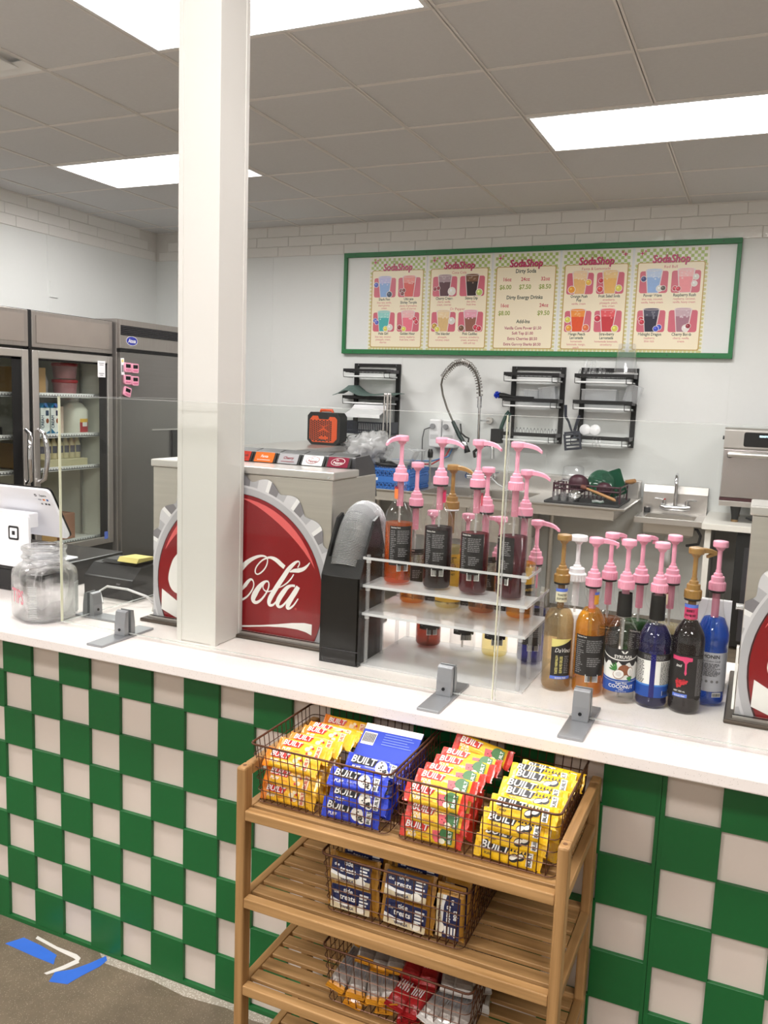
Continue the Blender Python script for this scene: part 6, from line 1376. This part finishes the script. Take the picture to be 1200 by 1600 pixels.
MB().cyl((-.71, 6.18, hz), (-.71, 6.18, hz+.035), .022, M('stopper', (60, 60, 62), .4, noise=.05), 12).cyl((-.71, 6.18, hz+.035), (-.71, 6.18, hz+.042), .026, chrome, 12).build('drain_stopper', t)
MB().tube([(-.535, 6.02, .645), (-.535, 6.02, .50), (-.535, 6.06, .43), (-.535, 6.15, .42), (-.535, 6.22, .44), (-.535, 6.282, .45)], .024, white_p, 12).build('drain_pipe', t)
MB().tube([(-.40, 6.02, .66), (-.385, 6.0, .70), (-.355, 6.0, .70), (-.33, 6.0, .66), (-.34, 6.02, .60), (-.42, 6.10, .57)], .010, dgrey, 8).build('overflow_hose', t)
# ================================================================== white shelf and oven
t = thing('side_table', 'white topped work table at the right under the oven', 'table', (.2, 5.93, 0))
wt = M('table_white', (232, 228, 220), .4, noise=.02)
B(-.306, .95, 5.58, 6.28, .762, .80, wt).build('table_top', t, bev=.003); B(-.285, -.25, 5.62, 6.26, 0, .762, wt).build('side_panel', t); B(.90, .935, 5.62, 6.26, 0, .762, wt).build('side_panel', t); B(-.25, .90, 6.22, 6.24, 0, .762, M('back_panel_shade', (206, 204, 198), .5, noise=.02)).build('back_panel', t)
t = thing('undercounter_unit', 'black appliance under the white work table', 'appliance', (.3, 5.9, 0)); B(-.10, .70, 5.66, 6.15, .02, .74, black_m).build('body', t, bev=.006); B(-.05, .66, 5.652, 5.660, .06, .66, dgrey).build('door', t, bev=.003); B(.0, .03, 5.63, 5.652, .2, .5, chrome).build('handle', t, bev=.004)
t = thing('oven', 'stainless countertop oven with a black control display at the right edge', 'oven', (.12, 5.98, .80))
ox0, ox1, oy = -.225, .46, 5.72
B(ox0, ox1, oy+.02, 6.22, .905, 1.385, steel_h).build('cabinet', t, bev=.01); MB().prism([(oy, 1.268), (oy, 1.385), (oy+.02, 1.398), (oy+.06, 1.398), (oy+.06, 1.268)], 0, ox0, ox1, steel_h).build('control_panel', t, bev=.006)
MB().prism(rr(-.112, .35, 1.283, 1.372, .012), 1, oy-.002, oy+.001, black).build('display', t); m = MB(); m.text('READY', .016, -.0, 1.345, M('screen_glow', (180, 220, 240), .4, emit=1.0, noise=.001), XZ(oy-.0026), True); m.build('print', t)
B(ox0+.003, ox1-.003, oy-.004, oy+.02, .962, 1.262, M('oven_door_steel', (196, 190, 188), .24, .85, noise=.08, scale=5)).build('door', t, bev=.004); B(ox0+.0, ox1, oy, oy+.02, .94, .96, M('vent_wine', (70, 36, 40), .4, noise=.1)).build('vent_strip', t); B(ox0, ox1, oy-.002, oy+.02, .905, .939, steel_h).build('base_trim', t, bev=.003)
MB().tube([(ox0+.03, oy-.045, 1.232), (ox1-.03, oy-.045, 1.232)], .015, steel_h, 14).build('handle', t)
for x in (ox0+.04, ox1-.04): MB().tube([(x, oy-.004, 1.225), (x, oy-.045, 1.232)], [.018, .013], dgrey, 10).build('handle_mount', t)
for x in (ox0+.10, ox1-.10):
    for y in (5.80, 6.12): MB().tube([(x, y, .801), (x, y, .835), (x, y, .904)], [.020, .022, .034], black_m, 10).cyl((x, y, .8005), (x, y, .815), .0225, M('foot_brass', (150, 120, 80), .4, .5, noise=.05), 10).build('foot', t)
MB().cyl((ox0-.001, 5.84, 1.33), (ox0-.014, 5.84, 1.33), .012, black, 10).build('side_knob', t)
MB().tube([(-.06, 5.80, .83), (.0, 5.78, .812), (.1, 5.80, .806), (.2, 5.83, .806)], .006, black_m, 6).build('black_cable', None, 'black cord lying on the white table under the oven', 'cord')

# ================================================================== bamboo rack in front of the counter
t = thing('bamboo_rack', 'open bamboo shelf rack standing before the checkered counter', 'shelf rack', (-.543, 1.44, 0))
RX0, RX1, RY0, RY1 = -.860, -.226, 1.288, 1.588; SH = (.71, .53, .345, .16)
PW = .019
for x in (RX0, RX1-PW):
    for y in (RY0, RY1-.030):
        B(x, x+PW, y, y+.030, 0, .795, bamboo_z).build('post', t, bev=.004)
    B(x+.0008, x+PW-.0008, RY0+.030, RY1-.030, .772, .7945, bamboo_y).build('top_rail', t, bev=.003)
    MB().cyl((x+PW/2, RY0+.015, .7945), (x+PW/2, RY0+.015, .7955), .004, M('plug_dark', (110, 74, 46), .6, noise=.05), 10).build('dowel_plug', t)
for z in SH:
    for y in (RY0+.002, RY1-.022): B(RX0+PW, RX1-PW, y, y+.020, z-.020, z, bamboo_x).build('shelf_rail', t, bev=.002)
    for x in (RX0+.001, RX1-PW+.001): B(x, x+PW-.002, RY0+.0301, RY1-.0301, z-.020, z-.001, bamboo_y).build('side_rail', t, bev=.002)
    n = 6; w = (RY1-RY0-.056)/n
    for k in range(n):
        y = RY0+.033+k*w; B(RX0+PW, RX1-PW, y, y+w-.012, z-.010, z-.0015, bamboo_x).build('slat', t, bev=.001, seg=1)
# ------------------------------------------------------------------ wire baskets
def basket(label, x0, x1, y0, y1, z0, z1, il=.010, ir=.010, zf=None):
    """wire basket; il and ir are how far its left and right walls stand in from the rim below height zf"""
    t = thing('wire_basket', label, 'basket', ((x0+x1)/2, (y0+y1)/2, z0), 0, 'copper wire baskets'); i = .010; r = .00105
    zb = z0+.002; zf = zf or zb
    def lim(z):
        k = 0 if z < zf else (z-zf)/(z1-zf)
        kk = (z-zb)/(z1-zb)
        return x0+il*(1-k), x1-ir*(1-k), y0+i*(1-kk), y1-i*(1-kk)
    def corner(z): return [(p[0], p[1], z) for p in rr(*lim(z), .012, 3)]
    MB().tube(corner(z1), .0023, wire_m, 6, closed=True).build('rim', t)
    h = MB(); n = 5
    for k in range(n): h.tube(corner(zb+(z1-zb)*k/n), r, wire_m, 4, closed=True)
    h.build('hoop_wires', t, kind='stuff')
    nx, ny = max(2, round((x1-x0)/.0168)), max(2, round((y1-y0)/.0168)); zs = (zb, zf, z1) if zf > zb else (zb, z1)
    def pt(u, v, z): a = lim(z); return (a[0]+(a[1]-a[0])*u, a[2]+(a[3]-a[2])*v, z)
    for nm, s in (('front_wires', 0), ('back_wires', 1)):
        m = MB()
        for k in range(1, nx): m.tube([pt(k/nx, s, z) for z in zs], r, wire_m, 4)
        m.build(nm, t, kind='stuff')
    for s in (0, 1):
        m = MB()
        for k in range(1, ny): m.tube([pt(s, k/ny, z) for z in zs], r, wire_m, 4)
        m.build('side_wires', t, kind='stuff')
    m = MB()
    for k in range(1, nx): m.tube([pt(k/nx, 0, zb), pt(k/nx, 1, zb)], r, wire_m, 4)
    for k in range(1, 6): m.tube([pt(0, k/6, zb), pt(1, k/6, zb)], r, wire_m, 4)
    m.build('bottom_wires', t, kind='stuff')
basket('copper wire basket on the rack top, left one with yellow and blue bars', -.852, -.556, 1.322, 1.572, .7115, .831, .0125, .006)
basket('copper wire basket on the rack top, right one with watermelon and yellow bars', -.548, -.249, 1.322, 1.572, .7115, .831, .006, .006)
basket('copper wire basket with navy and gold packs on the rack\'s second shelf', -.692, -.398, 1.322, 1.560, .5315, .648)
basket('copper wire basket of mixed bars on the rack\'s third shelf', -.684, -.384, 1.322, 1.560, .3465, .461)
# ------------------------------------------------------------------ wrapped bars
def foil(name, col): return M(name, col, .28, .0, noise=.10, scale=60, bump=.35, coat=.4)
def wrapper(par, body, endl, endr, L=.118, Wd=.037, Th=.018, seed=1):
    q = random.Random(seed); X = [-.5, -.475, -.43, -.395, -.34, -.15, .05, .25, .34, .395, .43, .475, .5]
    S = [.0012, .0012, .0016, .35, .80, 1, .96, 1, .80, .35, .0016, .0012, .0012]; n = 12; vs = []; fs = []
    for i, (u, s) in enumerate(zip(X, S)):
        w = Wd*(1.04 if s < .01 else .97+.03*(1-s))*(1+q.uniform(-.015, .015)); th = max(.0009, Th*s)
        dz = (q.uniform(-.001, .001) if s < .01 else 0)
        for j in range(n):
            a = 2*PI*j/n; ca, sa = math.cos(a), math.sin(a); e = .55
            y = w/2*math.copysign(abs(ca)**(e if s > .1 else .3), ca); z = th/2*math.copysign(abs(sa)**e, sa)
            x = u*L+(.0012*(1 if j % 2 else -1)*(-1 if u < 0 else 1) if i in (0, 12) else 0)
            vs.append((x, y, z+dz))
    m = MB()
    for i in range(12):
        f = [(i*n+j, i*n+(j+1) % n, (i+1)*n+(j+1) % n, (i+1)*n+j) for j in range(n)]
        m.add(vs, [tuple(q_) for q_ in f], endl if i < 3 else endr if i > 8 else body, 3 <= i <= 8)
    m.add(vs, [tuple(range(n)), tuple(range(12*n, 13*n))[::-1]], endl)
    return m.build('wrapper', par)
GZ = .0094
def tagtext(m, tagm, x0, x1, yb, yt, shadow=True):
    m.add([(x0, yb-.001, GZ), (x1-.002, yb-.001, GZ), (x1+.004, yt-.001, GZ), (x0+.003, yt+.001, GZ)], [(0, 1, 2, 3)], tagm)
    m.text('BUILT', (yt-yb)*1.28, (x0+x1)/2-.001, yb+.001, ink_w, None, True, shear=.2, z=GZ+.0006, sx=1.04)
def end_mark(m, x, mat, back):
    m.rrect(x-.0055, x+.0055, -.012, .012, .001, back, None, GZ-.0004)
    m.text('BUILT', .0085, 0, -.003, mat, Matrix.Translation((x, 0, GZ+.0004)) @ Matrix.Rotation(PI/2, 4, 'Z'), True)
KINDS = {}
def make_bar(kind):
    t = thing('protein_bar', '', 'bar', (0, 0, 0)); m = MB()
    if kind == 'gold':
        wrapper(t, foil('foil_yellow', (246, 186, 40)), foil('foil_orange', (240, 138, 36)), foil('foil_yellow', (246, 186, 40)), seed=2)
        tagtext(m, M('tag_red', (200, 40, 36), .4, noise=.03), -.044, -.006, .001, .0125); m.text('PUFF', .0085, -.034, -.009, ink_w, None, True, shear=.1, z=GZ); m.text('caramel', .0045, -.012, -.008, M('tag_red'), None, False, z=GZ)
        for x, y, r in ((.010, .002, .006), (.018, -.005, .005), (.016, .008, .004)): m.disc(x, y, r, r*.8, M('puff_cream', (240, 220, 180), .4, noise=.1), None, GZ, 10)
        for x, y in ((.012, -.007), (.021, .005)): m.add([(x-.003, y, GZ+.0003), (x, y-.003, GZ+.0003), (x+.003, y, GZ+.0003), (x, y+.003, GZ+.0003)], [(0, 1, 2, 3)], M('tag_red'))
        end_mark(m, .034, M('tag_red'), M('puff_cream'))
    elif kind == 'blue':
        wrapper(t, foil('foil_blue', (42, 66, 200)), foil('foil_blue', (42, 66, 200)), foil('foil_blue', (42, 66, 200)), seed=3)
        tagtext(m, ink_k, -.046, .002, .0, .0145); m.text('PUFF', .0085, -.034, -.011, ink_w, None, True, shear=.1, z=GZ); m.text('cookies', .0045, -.010, -.009, ink_g, None, False, z=GZ)
        for x, y, r in ((.016, .001, .0125), (.026, -.007, .007)):
            m.disc(x, y, r, r, M('cookie_white', (232, 226, 214), .4, noise=.06), None, GZ+.0002, 14)
            for k in range(7): a = k*2.4; m.disc(x+r*.6*math.cos(a)*(k/7), y+r*.75*math.sin(a)*(k/7+.2), .0018, .0014, ink_k, None, GZ+.0005, 6)
        end_mark(m, .040, ink_k, ink_w)
    elif kind == 'melon':
        wrapper(t, foil('foil_lemon', (248, 200, 48)), foil('foil_red', (216, 62, 50)), foil('foil_red', (216, 62, 50)), seed=4)
        tagtext(m, M('tag_red', (200, 40, 36), .4), -.045, -.006, .001, .0135); m.text('SOUR', .0075, -.036, -.0065, ink_w, None, True, z=GZ); m.text('PUFF', .0075, -.033, -.013, ink_w, None, True, z=GZ); m.text('watermelon', .004, -.012, -.010, M('tag_red'), None, False, z=GZ)
        m.add([(.004, .006, GZ), (.026, .008, GZ), (.026, -.006, GZ), (.021, -.012, GZ), (.012, -.013, GZ), (.006, -.007, GZ)], [tuple(range(6))[::-1]], M('melon_flesh', (226, 96, 104), .4, noise=.05))
        m.disc(.030, .004, .012, .011, M('melon_rind', (66, 118, 66), .4, noise=.25, scale=300), None, GZ+.0002, 16); m.disc(.024, -.009, .006, .005, M('melon_white', (232, 226, 200), .4, noise=.03), None, GZ+.0003, 10)
        for x, y in ((.012, -.002), (.017, -.006), (.018, .002)): m.disc(x, y, .001, .0014, ink_k, None, GZ+.0004, 6)
        end_mark(m, .037, ink_w, M('melon_rind'))
    else:
        wrapper(t, foil('foil_sun', (250, 196, 28)), foil('foil_sun', (250, 196, 28)), foil('foil_sun', (250, 196, 28)), seed=5)
        tagtext(m, ink_k, -.045, .0, -.001, .0135); m.text('PUFF', .006, -.034, -.010, ink_k, None, True, z=GZ)
        for x, y, r in ((.012, -.004, .009), (.023, .0, .008)):
            m.disc(x, y, r, r*.8, ink_k, None, GZ, 12, .4); m.disc(x-.001, y+.001, r*.8, r*.45, M('marshmallow', (240, 234, 220), .4, noise=.04), None, GZ+.0003, 12, .5)
        for k in range(5): m.add([(.004+k*.006, .006, GZ), (.008+k*.006, .006, GZ), (.007+k*.006, .014-(k % 2)*.003, GZ)], [(0, 1, 2)], ink_k)
        end_mark(m, .039, ink_k, ink_w)
    m.build('print', t); KINDS[kind] = [t, False]
def bar(kind, x, y, z, tilt, label, roll=0.0, yaw=0.0, group=None):
    if kind not in KINDS: make_bar(kind)
    src, used = KINDS[kind]; rot = (R(tilt), R(roll), R(yaw))
    if used: b = dup(src, (x, y, z), rot, label, group)
    else: b = src; b.location = (x, y, z); b.rotation_euler = rot; b['label'] = label; KINDS[kind][1] = True
    b['group'] = group
    return b
ORD = ['front', 'second', 'third', 'fourth', 'fifth', 'sixth', 'seventh']
def pile(kind, cx, desc, col, row, low, group, roll=0.0):
    for k, (y, z, tl, dx, rl) in enumerate(col): bar(kind, cx+dx, y, z, tl, desc+' bar, '+['bottom', 'second from bottom', 'third from bottom'][k]+' of the stack at the basket front', rl, 0, group)
    for k, (y, z, tl, dx, rl) in enumerate(row): bar(kind, cx+dx, y, z, tl, desc+' bar in the top layer of its pile, '+ORD[k]+' from the front' if k else desc+' bar, front one of the top layer of its pile', rl, 0, group)
    for k, (y, z, tl, dx, rl) in enumerate(low): bar(kind, cx+dx, y, z, tl, desc+' bar under the top layer, '+['nearest the front', 'second back', 'third back', 'farthest back'][k], rl, 0, group)
LOW = [(1.385, .732, 70, .004, 0), (1.43, .733, 68, -.003, 0), (1.39, .766, 60, .006, 0), (1.44, .766, 58, .002, 0)]
pile('gold', -.778, 'orange-ended yellow', [(1.347, .733, 72, .0, 0), (1.353, .763, 62, .004, 2)], [(1.357, .795, 50, .0, 1), (1.386, .808, 42, .010, 0), (1.413, .812, 38, .018, -1), (1.445, .818, 35, .030, 0), (1.472, .816, 30, .028, 1), (1.51, .800, 40, .034, 0), (1.54, .806, 55, .030, 0)], LOW, 'yellow bars in the left basket')
pile('blue', -.638, 'royal blue', [(1.345, .731, 72, -.004, 0), (1.350, .758, 66, .008, 1)], [(1.357, .787, 48, .002, 0), (1.388, .806, 52, .022, 1)], [(1.385, .732, 70, .004, 0), (1.43, .733, 68, -.003, 0), (1.40, .766, 60, .006, 0), (1.445, .766, 58, .012, 0)], 'blue bars in the left basket')
pile('melon', -.478, 'red-ended watermelon', [(1.347, .732, 74, -.004, 0), (1.352, .760, 62, .004, 2)], [(1.356, .793, 52, -.002, 2), (1.386, .807, 42, .006, 1), (1.410, .813, 36, .012, 0), (1.442, .819, 38, .020, -1), (1.468, .822, 36, .024, 2)], LOW, 'watermelon bars in the right basket')
bar('melon', -.445, 1.520, .838-.012, 62, 'red-ended watermelon bar standing upright at the back of the right basket', 10, 0, 'watermelon bars in the right basket')
pile('smore', -.325, 'plain yellow black-lettered', [(1.345, .731, 74, -.014, 2), (1.350, .757, 66, -.008, 0), (1.352, .779, 58, -.006, 1)], [(1.362, .803, 50, .004, 0), (1.390, .812, 36, .012, 0), (1.412, .816, 34, .008, 1), (1.440, .824, 38, .016, 0), (1.466, .824, 34, .010, -1), (1.505, .812, 45, .020, 2)], LOW, 'yellow bars in the right basket')
t = thing('blue_carton', 'blue carton with a white flap and barcode behind the blue bars', 'carton', (-.63, 1.48, .713))
Tb = Matrix.Translation((-.628, 1.468, .812)) @ Matrix.Rotation(R(32), 4, 'X')
cb = M('carton_blue_bar', (44, 70, 190), .4, noise=.04)
MB().box(-.062, .062, -.036, .05, -.004, .0, cb, Tb).build('lid_panel', t); MB().box(-.062, .062, .036, .0502, .0001, .0008, ink_w, Tb).build('white_band', t)
m = MB(); m.rrect(-.058, -.030, .0, .030, .001, ink_w, Tb, .0006)
for k in range(8): m.box(-.056+k*.0032, -.0542+k*.0032, .006, .027, .0008, .0012, ink_k, Tb)
for k in range(5): m.box(-.014, .05-.006*(k % 3), .006+k*.006, .0075+k*.006, .0005, .0008, M('carton_ink_pale', (130, 150, 226), .4, noise=.02), Tb)
m.text('LIFTED', .008, .012, -.008, ink_w, Tb, True, z=.0008) if False else None
m.build('print', t); B(-.686, -.570, 1.47, 1.545, .7155, .80, cb).build('carton_body', t, bev=.002)
# ------------------------------------------------------------------ navy and gold packs
navy = foil('foil_navy', (20, 30, 78)); gfo = foil('foil_gold', (184, 132, 48))
def make_pack():
    t = thing('snack_pack', '', 'snack pack', (0, 0, 0)); wrapper(t, gfo, gfo, gfo, .104, .052, .032, 9); m = MB(); z = .0165
    m.rrect(-.041, .041, -.010, .022, .002, navy, None, z); m.rrect(-.041, .041, -.022, -.010, .002, M('pack_cream', (206, 190, 156), .4, noise=.12, scale=80), None, z)
    m.add([(-.041, -.010, z+.0003), (-.010, -.015, z+.0003), (.012, -.010, z+.0003), (-.02, -.008, z+.0003), (-.041, -.003, z+.0003)], [tuple(range(5))], ink_w)
    m.text('the', .008, -.030, .006, ink_w, None, True, z=z+.0005); m.text('tide', .0125, -.006, .0105, ink_w, None, True, z=z+.0006); m.text('treats', .0140, -.006, -.0025, ink_w, None, True, z=z+.0008); m.text('VANILLA', .0068, -.006, -.0185, navy, None, True, z=z+.0008)
    for k in range(4): m.rrect(.018, .036-.003*(k % 2), .012-k*.006, .0155-k*.006, .0004, ink_w, None, z+.0006)
    m.disc(.022, -.013, .010, .007, M('cookie_white', (232, 226, 214), .4), None, z+.0006, 12)
    m.build('print', t); return t
pk0 = make_pack()
PK = [(-.632, 1.350, .562, 82, 0, 'navy and gold snack pack, lower left in the second shelf basket'), (-.634, 1.352, .614, 78, 1, 'navy and gold snack pack, upper left in the second shelf basket'), (-.521, 1.350, .562, 80, 2, 'navy and gold snack pack, lower middle in the second shelf basket'), (-.522, 1.352, .615, 72, 0, 'navy and gold snack pack, upper middle in the second shelf basket'),
      (-.632, 1.40, .562, 80, 0, 'navy and gold snack pack behind the lower left one'), (-.633, 1.405, .615, 76, 0, 'navy and gold snack pack behind the upper left one'), (-.521, 1.40, .562, 80, 0, 'navy and gold snack pack behind the lower middle one'), (-.522, 1.408, .614, 76, 0, 'navy and gold snack pack behind the upper middle one')]
for i, (x, y, z, tl, rl, lb) in enumerate(PK):
    p = pk0 if i == 0 else dup(pk0, (x, y, z)); p.location = (x, y, z); p.rotation_euler = (R(tl), R(rl), 0); p['label'] = lb; p['group'] = 'navy and gold packs'
for i, y in enumerate((1.348, 1.388, 1.428)):
    p = dup(pk0, (-.438, y, .589), (R(90), R(90), R(0)), 'navy and gold snack pack standing on end at the right of its basket, '+['front', 'middle', 'rear'][i]+' one', 'navy and gold packs')
# ------------------------------------------------------------------ mixed bars on the third shelf
sil = M('foil_silver', (160, 150, 142), .35, .3, noise=.18, scale=50, bump=.3); MIX = {}
def stick(kind):
    t = thing('wrapped_bar', '', 'bar', (0, 0, 0)); e = {'amber': foil('foil_amber', (214, 144, 40)), 'red': foil('foil_crimson', (160, 34, 36)), 'white': foil('foil_pale', (226, 220, 214))}[kind]
    wrapper(t, sil if kind != 'red' else foil('foil_crimson', (160, 34, 36)), e, e if kind != 'red' else sil, .135, .036, .024, 12); m = MB()
    for k in range(5): m.rrect(-.03, .03-.008*(k % 3), .010-k*.005, .0125-k*.005, .0003, ink_g if kind != 'red' else ink_w, None, .0124)
    m.rrect(.034, .046, -.014, .014, .001, e, None, .0122)
    m.build('print', t); return t
q = random.Random(5); names = {'amber': 'silver bar with amber ends', 'red': 'crimson bar with a silver end', 'white': 'pale white-ended bar'}
ROW = [('amber', -.655), ('amber', -.625), ('amber', -.595), ('amber', -.560), ('red', -.525), ('red', -.490), ('white', -.455), ('white', -.430), ('white', -.408)]
for layer, (y, z, nm) in enumerate(((1.395, .366, 'bottom layer, front'), (1.49, .366, 'bottom layer, rear'), (1.385, .392, 'middle layer, front'), (1.485, .394, 'middle layer, rear'), (1.43, .420, 'top layer'))):
    for i, (kd, x) in enumerate(ROW):
        if layer == 4 and i in (0, 8): continue
        x += q.uniform(-.005, .005); lb = names[kd]+', third shelf basket, '+nm.replace(',', '')+', '+['first', 'second', 'third', 'fourth', 'fifth', 'sixth', 'seventh', 'eighth', 'ninth'][i]+' from left'
        rot = (R(q.uniform(-14, 14)), R(q.uniform(-14, 4)), PI/2+R(q.uniform(-16, 22)))
        if kd not in MIX: MIX[kd] = stick(kd); b = MIX[kd]; b.location = (x, y, z); b.rotation_euler = rot; b['label'] = lb
        else: b = dup(MIX[kd], (x, y, z), rot, lb)
        b['group'] = 'mixed bars on the third shelf'
